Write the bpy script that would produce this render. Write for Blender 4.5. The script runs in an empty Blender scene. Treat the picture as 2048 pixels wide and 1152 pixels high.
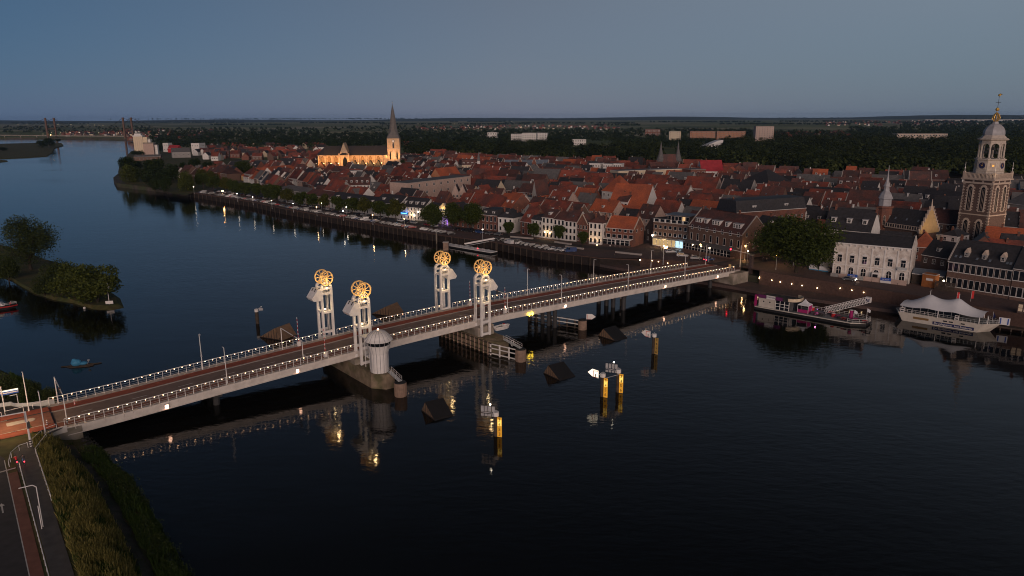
import bpy, bmesh, math, random
import numpy as np
from mathutils import Vector, Matrix

random.seed(11)
RNG = np.random.default_rng(11)
SC = bpy.context.scene
COL = SC.collection
PI = math.pi

# ------------------------------------------------------------------ camera
F = 1440.0                       # focal length in photo pixels (2048 wide)
CAM_H = 60.0                     # drone height above the river
PITCH = math.atan(342.5 / F)
ROLL = 0.0046
_f = Vector((0, math.cos(PITCH), -math.sin(PITCH)))
_r0 = Vector((1, 0, 0))
_u0 = Vector((0, math.sin(PITCH), math.cos(PITCH)))
_r = _r0 * math.cos(ROLL) - _u0 * math.sin(ROLL)
_u = _u0 * math.cos(ROLL) + _r0 * math.sin(ROLL)
cam_data = bpy.data.cameras.new('camera')
cam_data.sensor_width = 36.0
cam_data.lens = 36.0 * F / 2048.0
cam_data.clip_start = 0.5
cam_data.clip_end = 80000
cam = bpy.data.objects.new('camera', cam_data)
COL.objects.link(cam)
cam.matrix_world = Matrix(((_r.x, _u.x, -_f.x, 0), (_r.y, _u.y, -_f.y, 0), (_r.z, _u.z, -_f.z, CAM_H), (0, 0, 0, 1)))
SC.camera = cam

# ------------------------------------------------------------------ sky, sun, exposure
SUN_AZ, SUN_EL = 174.0, 8.0      # the sun has just gone, behind and to the right of the drone
world = bpy.data.worlds.new('World')
SC.world = world
world.use_nodes = True
wn = world.node_tree.nodes
wl = world.node_tree.links
bg = wn['Background']
sky = wn.new('ShaderNodeTexSky')
sky.sky_type = 'NISHITA'
sky.sun_disc = False
sky.sun_elevation = math.radians(SUN_EL)
sky.sun_rotation = math.radians(SUN_AZ)
sky.altitude = 20
sky.air_density = 1.0
sky.dust_density = 0.3
sky.ozone_density = 3.0
SKY_STRENGTH = 0.014
def _new(t): return wn.new(t)
wtc = _new('ShaderNodeTexCoord')
wsep = _new('ShaderNodeSeparateXYZ')
wl.new(wtc.outputs['Generated'], wsep.inputs[0])
def wramp(src, stops, lo=None, hi=None):
    if lo is not None:
        m = _new('ShaderNodeMapRange'); m.inputs['From Min'].default_value = lo; m.inputs['From Max'].default_value = hi
        wl.new(src, m.inputs['Value']); src = m.outputs[0]
    r = _new('ShaderNodeValToRGB'); wl.new(src, r.inputs[0])
    e = r.color_ramp.elements
    e[0].position, e[0].color = stops[0][0], (*stops[0][1], 1)
    e[1].position, e[1].color = stops[-1][0], (*stops[-1][1], 1)
    for q, c in stops[1:-1]:
        k = e.new(q); k.color = (*c, 1)
    return r.outputs[0]
def wmix(fac, a, b, mode='MIX'):
    m = _new('ShaderNodeMix'); m.data_type = 'RGBA'; m.blend_type = mode
    if isinstance(fac, float): m.inputs[0].default_value = fac
    else: wl.new(fac, m.inputs[0])
    for k, v in ((6, a), (7, b)):
        if isinstance(v, tuple): m.inputs[k].default_value = (*v, 1)
        else: wl.new(v, m.inputs[k])
    return m.outputs[2]
# multiply scattered twilight light: bluer away from the sunset (left), greyer and lighter towards it (right)
air_low = wramp(wsep.outputs['X'], [(0.0, (.028, .078, .180)), (.22, (.036, .085, .192)), (.5, (.101, .125, .206)), (.76, (.088, .128, .198)), (1.0, (.12, .13, .18))], -1, 1)
air_mid = wramp(wsep.outputs['X'], [(0.0, (.022, .060, .130)), (.22, (.036, .075, .149)), (.5, (.108, .121, .161)), (.76, (.160, .186, .226)), (1.0, (.19, .19, .20))], -1, 1)
zf1 = wramp(wsep.outputs['Z'], [(0.0, (0, 0, 0)), (1.0, (1, 1, 1))], .01, .16)
zf2 = wramp(wsep.outputs['Z'], [(0.0, (0, 0, 0)), (1.0, (1, 1, 1))], .15, .55)
air = wmix(zf2, wmix(zf1, air_low, air_mid), (.012, .012, .013))
nish = wmix(1.0, sky.outputs[0], (SKY_STRENGTH*10,)*3, 'MULTIPLY')
tot = wmix(1.0, nish, wmix(1.0, air, (10.0, 10.0, 10.0), 'MULTIPLY'), 'ADD')
wl.new(tot, bg.inputs['Color'])
bg.inputs['Strength'].default_value = 0.1

sun_d = bpy.data.lights.new('sunset_glow', 'SUN')
sun_d.energy = 2.15
sun_d.angle = math.radians(50)
sun_d.color = (1.0, 0.74, 0.62)
sun = bpy.data.objects.new('sunset_glow', sun_d)
COL.objects.link(sun)
_az, _el = math.radians(SUN_AZ), math.radians(SUN_EL)
_sd = Vector((math.sin(_az) * math.cos(_el), math.cos(_az) * math.cos(_el), math.sin(_el)))
sun.rotation_euler = _sd.to_track_quat('Z', 'Y').to_euler()

SC.view_settings.view_transform = 'Standard'
SC.view_settings.look = 'None'
SC.view_settings.exposure = 0.0
SC.view_settings.gamma = 1.0
SC.view_settings.use_curve_mapping = False
SC.render.engine = 'CYCLES'
cy = SC.cycles
cy.use_denoising = True
cy.denoiser = 'OPENIMAGEDENOISE'
cy.denoising_prefilter = 'ACCURATE'
cy.max_bounces = 5
cy.diffuse_bounces = 2
cy.glossy_bounces = 3
cy.transmission_bounces = 3
cy.volume_bounces = 0
cy.transparent_max_bounces = 6
cy.caustics_reflective = False
cy.caustics_refractive = False
cy.sample_clamp_indirect = 4.0
cy.use_light_tree = True
cy.pixel_filter_type = 'BLACKMAN_HARRIS'
cy.filter_width = 1.05

# ------------------------------------------------------------------ survey helpers: where a point of the photo lies on the ground
def ray(x, y):
    return _f * F + _r * (x - 1024) - _u * (y - 576)

def at(x, y, z=0.0):
    d = ray(x, y)
    t = (z - CAM_H) / d.z
    return Vector((d.x * t, d.y * t, z))

def height_at(x, y, base):
    d = ray(x, y)
    return CAM_H + d.z * math.hypot(base[0], base[1]) / math.hypot(d.x, d.y)

def project(p):
    v = Vector(p) - Vector((0, 0, CAM_H))
    k = v.dot(_f)
    return 1024 + F * v.dot(_r) / k, 576 - F * v.dot(_u) / k, k

# bridge frame: s along the deck from the near bank, n across it
BA = Vector((-83.51, 125.90)); _b = Vector((81.42, 255.68)) - BA
BD = _b.normalized(); BN = Vector((-BD.y, BD.x))
BANG = math.atan2(BD.y, BD.x)
def W(s, n, z):
    q = BA + BD * s + BN * n
    return Vector((q.x, q.y, z))
def SN(p):
    q = Vector((p[0], p[1])) - BA
    return q.dot(BD), q.dot(BN)
RAIL_S = [-40, -12, 0, 6, 13, 20, 26, 41, 59, 70, 93, 102, 124, 152, 181, 210, 240]
RAIL_Z = [5.2, 5.2, 5.3, 5.42, 5.7, 6.08, 6.4, 7.1, 7.85, 8.5, 9.05, 9.1, 8.75, 8.35, 7.7, 7.0, 6.9]
RAIL_H = 1.60
def deck_z(s):
    return float(np.interp(s, RAIL_S, RAIL_Z)) - RAIL_H
DECK_W = 14.3

def smooth(a, b, x):
    t = max(0.0, min(1.0, (x - a) / (b - a)))
    return t * t * (3 - 2 * t)
_land = W(212, 7, 0)
def ground(x, y):
    d2 = (x - _land.x) ** 2 + (y - _land.y) ** 2
    r = 1.2 * smooth(60, 110, x)
    return 3.5 + r + (5.75 - 3.5 - 0.5) * math.exp(-d2 / 32.0 ** 2)
def at_g(x, y):
    z = 3.5
    for _ in range(12):
        p = at(x, y, z)
        z = 0.5 * z + 0.5 * ground(p.x, p.y)
    return Vector((p.x, p.y, z))

# ------------------------------------------------------------------ materials
def mat(name, col, rough=0.8, var=0.18, scale=1.5, isl=0.0, metal=0.0, spec=0.3, emit=None, strength=0.0, col2=None, scale2=0.12, bump=0.0, alpha=None):
    m = bpy.data.materials.new(name)
    m.use_nodes = True
    nt = m.node_tree; N = nt.nodes; L = nt.links
    p = N['Principled BSDF']
    p.inputs['Roughness'].default_value = rough
    p.inputs['Metallic'].default_value = metal
    p.inputs['Specular IOR Level'].default_value = spec
    if emit is not None:
        p.inputs['Base Color'].default_value = (*col, 1)
        p.inputs['Emission Color'].default_value = (*emit, 1)
        p.inputs['Emission Strength'].default_value = strength
        return m
    g = N.new('ShaderNodeNewGeometry')
    tn = N.new('ShaderNodeTexNoise'); tn.inputs['Scale'].default_value = scale; tn.inputs['Detail'].default_value = 4
    L.new(g.outputs['Position'], tn.inputs['Vector'])
    mr = N.new('ShaderNodeMapRange')
    mr.inputs['From Min'].default_value = 0.3; mr.inputs['From Max'].default_value = 0.7
    mr.inputs['To Min'].default_value = 1 - var; mr.inputs['To Max'].default_value = 1 + var
    L.new(tn.outputs['Fac'], mr.inputs['Value'])
    val = mr.outputs[0]
    if isl:
        m2 = N.new('ShaderNodeMapRange'); m2.inputs['To Min'].default_value = 1 - isl; m2.inputs['To Max'].default_value = 1 + isl
        L.new(g.outputs['Random Per Island'], m2.inputs['Value'])
        mm = N.new('ShaderNodeMath'); mm.operation = 'MULTIPLY'
        L.new(val, mm.inputs[0]); L.new(m2.outputs[0], mm.inputs[1]); val = mm.outputs[0]
    base = N.new('ShaderNodeMix'); base.data_type = 'RGBA'
    base.inputs[6].default_value = (*col, 1)
    base.inputs[7].default_value = (*(col2 or col), 1)
    if col2:
        t2 = N.new('ShaderNodeTexNoise'); t2.inputs['Scale'].default_value = scale2; t2.inputs['Detail'].default_value = 5
        L.new(g.outputs['Position'], t2.inputs['Vector'])
        r2 = N.new('ShaderNodeMapRange'); r2.inputs['From Min'].default_value = 0.42; r2.inputs['From Max'].default_value = 0.62
        L.new(t2.outputs['Fac'], r2.inputs['Value']); L.new(r2.outputs[0], base.inputs[0])
    else:
        base.inputs[0].default_value = 0
    mx = N.new('ShaderNodeMix'); mx.data_type = 'RGBA'; mx.blend_type = 'MULTIPLY'; mx.inputs[0].default_value = 1
    L.new(base.outputs[2], mx.inputs[6]); L.new(val, mx.inputs[7])
    L.new(mx.outputs[2], p.inputs['Base Color'])
    if bump:
        b = N.new('ShaderNodeBump'); b.inputs['Strength'].default_value = bump; b.inputs['Distance'].default_value = 0.05
        L.new(tn.outputs['Fac'], b.inputs['Height']); L.new(b.outputs[0], p.inputs['Normal'])
    return m

def leaf_mat(name, dark, light, patch=0.0):
    m = bpy.data.materials.new(name); m.use_nodes = True
    nt = m.node_tree; N = nt.nodes; L = nt.links
    p = N['Principled BSDF']; p.inputs['Roughness'].default_value = 0.7; p.inputs['Specular IOR Level'].default_value = 0.15
    g = N.new('ShaderNodeNewGeometry')
    r = N.new('ShaderNodeValToRGB'); L.new(g.outputs['Random Per Island'], r.inputs[0])
    r.color_ramp.elements[0].color = (*dark, 1); r.color_ramp.elements[1].color = (*light, 1)
    if patch:      # stands of different species: whole crowns lighter or darker
        tn = N.new('ShaderNodeTexNoise'); tn.inputs['Scale'].default_value = patch; tn.inputs['Detail'].default_value = 4; tn.inputs['Roughness'].default_value = 0.7
        L.new(g.outputs['Position'], tn.inputs['Vector'])
        mr = N.new('ShaderNodeMapRange'); mr.inputs['From Min'].default_value = .35; mr.inputs['From Max'].default_value = .68; mr.inputs['To Min'].default_value = .45; mr.inputs['To Max'].default_value = 1.5
        L.new(tn.outputs['Fac'], mr.inputs['Value'])
        mm = N.new('ShaderNodeMix'); mm.data_type = 'RGBA'; mm.blend_type = 'MULTIPLY'; mm.inputs[0].default_value = 1
        L.new(r.outputs[0], mm.inputs[6]); L.new(mr.outputs[0], mm.inputs[7]); col = mm.outputs[2]
    else: col = r.outputs[0]
    L.new(col, p.inputs['Base Color'])
    tr = N.new('ShaderNodeBsdfTranslucent'); L.new(col, tr.inputs[0])
    ms = N.new('ShaderNodeMixShader'); ms.inputs[0].default_value = 0.35
    out = N['Material Output']
    L.new(p.outputs[0], ms.inputs[1]); L.new(tr.outputs[0], ms.inputs[2]); L.new(ms.outputs[0], out.inputs[0])
    return m

def emis(name, col, strength):
    m = bpy.data.materials.new(name); m.use_nodes = True
    nt = m.node_tree; nt.nodes.clear()
    e = nt.nodes.new('ShaderNodeEmission'); e.inputs[0].default_value = (*col, 1); e.inputs[1].default_value = strength
    o = nt.nodes.new('ShaderNodeOutputMaterial'); nt.links.new(e.outputs[0], o.inputs[0])
    return m

MT = {}
MT['white'] = mat('white_render', (0.68, 0.66, 0.63), 0.75, 0.10, 0.8, isl=0.05)
MT['hotelwhite'] = mat('stained_white_render', (0.72, 0.68, 0.63), 0.75, 0.12, 0.9, col2=(0.55, 0.49, 0.44), scale2=0.5)
MT['cream'] = mat('cream_render', (0.66, 0.55, 0.40), 0.75, 0.10, 0.8, isl=0.08)
MT['yellow'] = mat('yellow_render', (0.50, 0.35, 0.17), 0.75, 0.10, 0.8)
MT['grey'] = mat('grey_render', (0.30, 0.29, 0.28), 0.8, 0.12, 0.8, isl=0.12)
MT['pink'] = mat('pinkish_render', (0.46, 0.34, 0.29), 0.8, 0.12, 0.8, isl=0.1)
MT['brick'] = mat('red_brick', (0.20, 0.085, 0.06), 0.88, 0.22, 2.2, isl=0.14, col2=(0.14, 0.07, 0.055), scale2=0.4)
MT['brown'] = mat('brown_brick', (0.15, 0.095, 0.075), 0.88, 0.2, 2.2, isl=0.14)
MT['darkbrick'] = mat('dark_brick', (0.085, 0.06, 0.055), 0.88, 0.2, 2.2)
MT['orangebrick'] = mat('orange_brick', (0.42, 0.19, 0.10), 0.88, 0.18, 2.2)
MT['towerbrick'] = mat('tower_brick', (0.125, 0.085, 0.072), 0.88, 0.22, 1.6)
MT['sandstone'] = mat('sandstone', (0.50, 0.41, 0.34), 0.8, 0.14, 1.0)
MT['palestone'] = mat('grey_white_stone', (0.50, 0.44, 0.38), 0.75, 0.15, 1.0)
MT['church'] = mat('church_stone', (0.50, 0.37, 0.25), 0.85, 0.16, 0.5)
MT['concrete'] = mat('concrete', (0.34, 0.30, 0.26), 0.85, 0.22, 0.35, col2=(0.20, 0.18, 0.14), scale2=0.25)
MT['oldconcrete'] = mat('mossy_concrete', (0.22, 0.17, 0.12), 0.85, 0.3, 0.5, col2=(0.12, 0.11, 0.06), scale2=0.35)
MT['roofred'] = mat('red_pantiles', (0.25, 0.066, 0.043), 0.75, 0.22, 1.4, isl=0.42, col2=(0.125, 0.053, 0.044), scale2=0.16, bump=0.5)
MT['rooforange'] = mat('orange_pantiles', (0.44, 0.115, 0.052), 0.75, 0.18, 1.4, isl=0.25, col2=(0.3, 0.09, 0.05), scale2=0.12, bump=0.5)
MT['roofbrown'] = mat('brown_pantiles', (0.125, 0.055, 0.046), 0.75, 0.22, 1.4, isl=0.4, col2=(0.075, 0.048, 0.045), scale2=0.2, bump=0.5)
MT['roofslate'] = mat('dark_slate', (0.042, 0.041, 0.045), 0.6, 0.25, 1.2, isl=0.25, bump=0.4)
MT['roofgrey'] = mat('grey_roofing', (0.13, 0.125, 0.125), 0.8, 0.2, 0.6, isl=0.25)
MT['roofblue'] = mat('blue_grey_slate', (0.14, 0.17, 0.21), 0.65, 0.2, 0.8, isl=0.12)
MT['roofpink'] = mat('bright_red_roof', (0.40, 0.045, 0.055), 0.7, 0.2, 0.3)
MT['lead'] = mat('grey_lead', (0.36, 0.36, 0.38), 0.55, 0.15, 0.8, metal=0.0)
MT['gold'] = mat('gilded_metal', (0.75, 0.47, 0.13), 0.35, 0.1, 1.0, metal=0.6)
MT['goldwheel'] = mat('golden_yellow_paint', (0.92, 0.60, 0.24), 0.45, 0.08, 1.0)
MT['trim'] = mat('white_paint', (0.74, 0.72, 0.70), 0.5, 0.06, 1.0)
MT['steel'] = mat('pale_grey_paint', (0.74, 0.72, 0.70), 0.5, 0.10, 0.9)
MT['girder'] = mat('off_white_girder_paint', (0.62, 0.575, 0.53), 0.55, 0.12, 0.6)
MT['railgrey'] = mat('grey_railing_paint', (0.45, 0.47, 0.47), 0.5, 0.08, 1.0)
MT['glass'] = mat('dark_window_glass', (0.012, 0.014, 0.018), 0.08, 0.05, 1.0, spec=0.5)
MT['litglass'] = emis('lit_window_glass', (1.0, 0.62, 0.28), 0.9)
MT['shopglass'] = emis('lit_shop_glass', (1.0, 0.66, 0.30), 0.55)
MT['coolglass'] = emis('cool_lit_shop_glass', (0.55, 0.85, 1.0), 1.3)
MT['deckasphalt'] = mat('lamp_paled_bridge_asphalt', (0.21, 0.15, 0.125), 0.85, 0.12, 0.5)  # worn brown asphalt, paled further so its colour carries the rail lamps' light
MT['asphalt'] = mat('asphalt', (0.055, 0.052, 0.052), 0.85, 0.15, 0.8, bump=0.1)
MT['redlane'] = mat('red_cycle_asphalt', (0.29, 0.078, 0.046), 0.85, 0.15, 0.8)
MT['brownlane'] = mat('worn_red_asphalt', (0.22, 0.095, 0.066), 0.85, 0.15, 0.8)
MT['mark'] = mat('road_marking_paint', (0.55, 0.53, 0.50), 0.7, 0.15, 2.0)
MT['kerb'] = mat('pale_kerb_stone', (0.40, 0.36, 0.33), 0.8, 0.12, 1.0)
MT['paving'] = mat('brick_paving', (0.130, 0.085, 0.075), 0.85, 0.16, 1.2, col2=(0.10, 0.075, 0.07), scale2=0.12)
MT['greypaving'] = mat('grey_paving', (0.10, 0.093, 0.088), 0.85, 0.16, 0.8)
MT['quaywall'] = mat('dark_quay_wall', (0.030, 0.023, 0.020), 0.85, 0.3, 0.7)
MT['retain'] = mat('brown_retaining_wall', (0.10, 0.060, 0.048), 0.85, 0.2, 1.5)
MT['townsoil'] = mat('town_courtyards', (0.085, 0.070, 0.062), 0.9, 0.3, 0.2, col2=(0.05, 0.062, 0.03), scale2=0.06)
MT['timber'] = mat('weathered_timber', (0.075, 0.058, 0.045), 0.85, 0.3, 1.5)
MT['fender'] = mat('brown_fender_drum', (0.27, 0.19, 0.145), 0.8, 0.18, 1.2)
MT['black'] = mat('black_steel', (0.018, 0.018, 0.019), 0.6, 0.1, 1.0)
MT['dark'] = mat('dark_grey', (0.05, 0.05, 0.052), 0.6, 0.1, 1.0)
MT['rubber'] = mat('tyre_rubber', (0.02, 0.02, 0.02), 0.85, 0.1, 1.0)
MT['red'] = mat('red_paint', (0.50, 0.03, 0.03), 0.5, 0.06, 1.0)
MT['magenta'] = mat('magenta_cloth', (0.36, 0.02, 0.14), 0.7, 0.1, 1.0)
MT['purple'] = mat('purple_cloth', (0.12, 0.02, 0.10), 0.7, 0.15, 1.0)
MT['blue'] = mat('blue_paint', (0.035, 0.10, 0.42), 0.5, 0.06, 1.0)
MT['navy'] = mat('navy_banner', (0.018, 0.024, 0.10), 0.6, 0.06, 1.0)
MT['skyblue'] = mat('blue_tarpaulin', (0.06, 0.27, 0.48), 0.6, 0.15, 2.0)
MT['orangewood'] = mat('orange_wood', (0.36, 0.13, 0.04), 0.8, 0.15, 1.0)
MT['skin'] = mat('skin', (0.45, 0.27, 0.20), 0.6, 0.05, 3.0)
MT['jean'] = mat('dark_trousers', (0.03, 0.035, 0.05), 0.85, 0.1, 3.0)
MT['hair'] = mat('brown_hair', (0.04, 0.025, 0.018), 0.7, 0.1, 3.0)
MT['bark'] = mat('bark', (0.05, 0.04, 0.03), 0.9, 0.25, 2.0)
MT['grassbase'] = mat('bank_turf', (0.060, 0.070, 0.024), 0.95, 0.3, 0.5, col2=(0.100, 0.082, 0.030), scale2=0.15)
MT['dirt'] = mat('bare_track', (0.060, 0.048, 0.036), 0.95, 0.3, 0.8, col2=(0.040, 0.042, 0.022), scale2=0.5)
MT['stonedark'] = mat('rip_rap_stone', (0.06, 0.055, 0.05), 0.85, 0.3, 1.0, isl=0.4)
MT['tent'] = mat('white_tent_fabric', (0.72, 0.73, 0.76), 0.7, 0.05, 0.5)
MT['hull'] = mat('off_white_hull', (0.56, 0.52, 0.46), 0.45, 0.10, 0.7)
MT['boatdeck'] = mat('grey_boat_deck', (0.20, 0.21, 0.21), 0.75, 0.12, 1.0)
MT['brass'] = mat('wooden_name_board', (0.22, 0.13, 0.05), 0.6, 0.2, 2.0)
MT['ply'] = mat('brown_plywood', (0.21, 0.135, 0.085), 0.8, 0.2, 1.0)
MT['copper'] = mat('green_copper', (0.16, 0.24, 0.22), 0.6, 0.15, 1.0)
MT['bulb'] = emis('warm_bulb', (1.0, 0.70, 0.38), 11.0)
MT['railbulb'] = emis('warm_rail_bulb', (1.0, 0.58, 0.30), 24.0)
MT['farbulb'] = emis('distant_bulb', (1.0, 0.74, 0.45), 3.0)
MT['amberbulb'] = emis('amber_street_bulb', (1.0, 0.55, 0.20), 20.0)
MT['whitebulb'] = emis('white_street_bulb', (1.0, 0.86, 0.66), 15.0)
MT['redbulb'] = emis('red_signal_lamp', (1.0, 0.03, 0.05), 9.0)
MT['yellowbulb'] = emis('yellow_navigation_lamp', (1.0, 0.66, 0.05), 12.0)
MT['bridgelamp'] = emis('pinkish_bulkhead_lamp', (1.0, 0.55, 0.36), 9.0)
MT['bluesign'] = emis('lit_blue_sign', (0.02, 0.20, 0.75), 0.8)
MT['cyansign'] = emis('lit_cyan_lettering', (0.25, 0.80, 1.0), 3.0)
MT['gauge_lamplight'] = emis('yellow_gauge_with_lamplight', (1.0, 0.42, 0.04), 0.62)  # emission stands in for lamplight falling on the yellow board
MT['gauge_lamp_pool'] = emis('yellow_gauge_with_lamp_pool', (1.0, 0.60, 0.12), 1.35)  # stronger emission for the brightest part of that lamplight
MT['signlit'] = emis('lit_white_sign', (1.0, 0.86, 0.66), 1.5)
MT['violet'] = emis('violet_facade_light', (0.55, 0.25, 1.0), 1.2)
MT['leafquay'] = leaf_mat('lime_leaves', (0.036, 0.056, 0.014), (0.098, 0.128, 0.03))
MT['leafdark'] = leaf_mat('dark_leaves', (0.022, 0.04, 0.014), (0.058, 0.086, 0.026))
MT['leafwillow'] = leaf_mat('willow_leaves', (0.055, 0.075, 0.018), (0.13, 0.155, 0.036))
MT['leafbush'] = leaf_mat('bush_leaves', (0.034, 0.052, 0.018), (0.088, 0.112, 0.034))
MT['leafgold'] = leaf_mat('olive_leaves', (0.052, 0.062, 0.015), (0.135, 0.14, 0.032))
MT['leaffar'] = leaf_mat('far_wood_leaves', (0.020, 0.034, 0.014), (0.055, 0.076, 0.028), 0.016)
MT['leafpark'] = leaf_mat('park_wood_leaves', (0.022, 0.036, 0.013), (0.075, 0.092, 0.026), 0.02)
MT['strawblade'] = leaf_mat('dry_grass_blades', (0.12, 0.12, 0.032), (0.32, 0.27, 0.085))
MT['greenblade'] = leaf_mat('green_grass_blades', (0.036, 0.07, 0.015), (0.1, 0.15, 0.034))

# ------------------------------------------------------------------ mesh builder
class MB:
    def __init__(s):
        s.v = []; s.f = []; s.m = []; s.mats = []
    def mi(s, m):
        m = MT[m] if isinstance(m, str) else m
        if m not in s.mats: s.mats.append(m)
        return s.mats.index(m)
    def add(s, vs, fs, m):
        o = len(s.v); k = s.mi(m)
        s.v.extend([tuple(p) for p in vs])
        for f in fs:
            s.f.append(tuple(i + o for i in f)); s.m.append(k)
        return s
    def poly(s, pts, m):
        return s.add(pts, [tuple(range(len(pts)))], m)
    def box(s, x0, x1, y0, y1, z0, z1, m):
        return s.add([(x0,y0,z0),(x1,y0,z0),(x1,y1,z0),(x0,y1,z0),(x0,y0,z1),(x1,y0,z1),(x1,y1,z1),(x0,y1,z1)],
                     [(3,2,1,0),(4,5,6,7),(0,1,5,4),(1,2,6,5),(2,3,7,6),(3,0,4,7)], m)
    def bar(s, p, q, w, h, m):
        p = Vector(p); q = Vector(q); d = (q - p).normalized()
        a = d.cross(Vector((0,0,1)))
        if a.length < 1e-4: a = Vector((1,0,0))
        a.normalize(); b = a.cross(d)
        a = a * w / 2; b = b * h / 2
        vs = [p-a-b, p+a-b, p+a+b, p-a+b, q-a-b, q+a-b, q+a+b, q-a+b]
        return s.add(vs, [(0,1,2,3),(7,6,5,4),(0,4,5,1),(1,5,6,2),(2,6,7,3),(3,7,4,0)], m)
    def cyl(s, p, q, r0, r1, m, n=8):
        p = Vector(p); q = Vector(q); d = (q - p).normalized()
        a = d.cross(Vector((0,0,1)))
        if a.length < 1e-4: a = Vector((1,0,0))
        a.normalize(); b = d.cross(a)
        vs = []
        for i in range(n):
            t = 2*PI*i/n; e = a*math.cos(t) + b*math.sin(t)
            vs.append(p + e*r0)
        for i in range(n):
            t = 2*PI*i/n; e = a*math.cos(t) + b*math.sin(t)
            vs.append(q + e*r1)
        fs = [(i, (i+1) % n, n+(i+1) % n, n+i) for i in range(n)]
        fs += [tuple(reversed(range(n))), tuple(range(n, 2*n))]
        return s.add(vs, fs, m)
    def tube(s, pts, r, m, n=6):
        for a, b in zip(pts, pts[1:]): s.cyl(a, b, r, r, m, n)
        return s
    def lathe(s, prof, c, m, n=8, rot=0.0):
        vs = []; fs = []
        for r, z in prof:
            for i in range(n):
                t = 2*PI*(i+0.5)/n + rot
                vs.append((c[0]+r*math.cos(t), c[1]+r*math.sin(t), c[2]+z))
        for j in range(len(prof)-1):
            for i in range(n):
                fs.append((j*n+i, j*n+(i+1) % n, (j+1)*n+(i+1) % n, (j+1)*n+i))
        fs += [tuple(reversed(range(n))), tuple((len(prof)-1)*n+i for i in range(n))]
        return s.add(vs, fs, m)
    def ball(s, c, r, m, n=8, k=5, sx=1, sy=1, sz=1):
        vs = [(c[0], c[1], c[2]-r*sz)]; fs = []
        for j in range(1, k):
            ph = -PI/2 + PI*j/k
            for i in range(n):
                t = 2*PI*i/n
                vs.append((c[0]+r*sx*math.cos(ph)*math.cos(t), c[1]+r*sy*math.cos(ph)*math.sin(t), c[2]+r*sz*math.sin(ph)))
        vs.append((c[0], c[1], c[2]+r*sz)); e = len(vs)-1
        for i in range(n):
            fs.append((0, 1+(i+1) % n, 1+i)); fs.append((e, 1+(k-2)*n+i, 1+(k-2)*n+(i+1) % n))
        for j in range(k-2):
            for i in range(n):
                fs.append((1+j*n+i, 1+j*n+(i+1) % n, 1+(j+1)*n+(i+1) % n, 1+(j+1)*n+i))
        return s.add(vs, fs, m)
    def prism(s, poly, f0, f1, m):
        """poly: list of 2-D points; f0/f1 map a 2-D point to the two end faces."""
        n = len(poly)
        vs = [f0(*p) for p in poly] + [f1(*p) for p in poly]
        fs = [tuple(reversed(range(n))), tuple(range(n, 2*n))] + [(i, (i+1) % n, n+(i+1) % n, n+i) for i in range(n)]
        return s.add(vs, fs, m)
    def merge(s, me, M, mats=None):
        """append a mesh datablock transformed by M"""
        vs = [M @ v.co for v in me.vertices]; o = len(s.v)
        s.v.extend([tuple(v) for v in vs])
        ks = [s.mi(x) for x in me.materials]
        for p in me.polygons:
            s.f.append(tuple(i+o for i in p.vertices)); s.m.append(ks[p.material_index])
    def mesh(s, name, fix=True):
        me = bpy.data.meshes.new(name)
        me.from_pydata(s.v, [], s.f)
        for m in s.mats: me.materials.append(m)
        if s.m: me.polygons.foreach_set('material_index', s.m)
        if fix and len(s.f) < 4000:
            bm = bmesh.new(); bm.from_mesh(me); bmesh.ops.recalc_face_normals(bm, faces=bm.faces); bm.to_mesh(me); bm.free()
        me.update()
        return me
    def build(s, name, parent=None, loc=(0,0,0), rz=0.0, fix=True):
        return obj(name, s.mesh(name, fix), parent, loc, rz)

def obj(name, me, parent=None, loc=(0,0,0), rz=0.0, scale=None):
    o = bpy.data.objects.new(name, me)
    COL.objects.link(o)
    o.location = loc
    if rz: o.rotation_euler = (0, 0, rz)
    if scale: o.scale = scale
    if parent: o.parent = parent
    return o
LABELS = {}
def tag(o, label, cat, group=None, kind=None):
    o['label'] = label; o['category'] = cat
    if group: o['group'] = group
    if kind: o['kind'] = kind
    return o
def thing(name, label, cat, loc=(0,0,0), rz=0.0, group=None):
    o = bpy.data.objects.new(name, None); COL.objects.link(o)
    o.empty_display_size = 0.5
    o.location = loc; o.rotation_euler = (0, 0, rz)
    return tag(o, label, cat, group)
def structure(o):
    o['kind'] = 'structure'; return o
def stuff(o):
    o['kind'] = 'stuff'; return o
def copy_tree(o, parent=None):
    c = o.copy(); COL.objects.link(c)
    if parent is not None: c.parent = parent
    for ch in list(o.children): copy_tree(ch, c)
    return c
_text_cache = {}
def text_mesh(txt, size, m, depth=0.02):
    key = (txt, size, m)
    if key not in _text_cache:
        cu = bpy.data.curves.new('lettering', 'FONT'); cu.body = txt; cu.size = size; cu.extrude = depth; cu.align_x = 'CENTER'; cu.align_y = 'CENTER'
        cu.resolution_u = 2
        to = bpy.data.objects.new('lettering_source', cu); COL.objects.link(to)
        dg = bpy.context.evaluated_depsgraph_get()
        me = bpy.data.meshes.new_from_object(to.evaluated_get(dg)); me.name = 'lettering'
        bpy.data.objects.remove(to)
        me.materials.clear(); me.materials.append(MT[m])
        _text_cache[key] = me
    return _text_cache[key]
def lettering(txt, size, m, parent, loc, rot):
    o = bpy.data.objects.new('lettering', text_mesh(txt, size, m)); COL.objects.link(o)
    o.location = loc; o.rotation_euler = rot
    if parent: o.parent = parent
    return o
ORD = ['first','second','third','fourth','fifth','sixth','seventh','eighth','ninth','tenth','eleventh','twelfth','thirteenth','fourteenth','fifteenth','sixteenth','seventeenth','eighteenth','nineteenth','twentieth']
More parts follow.
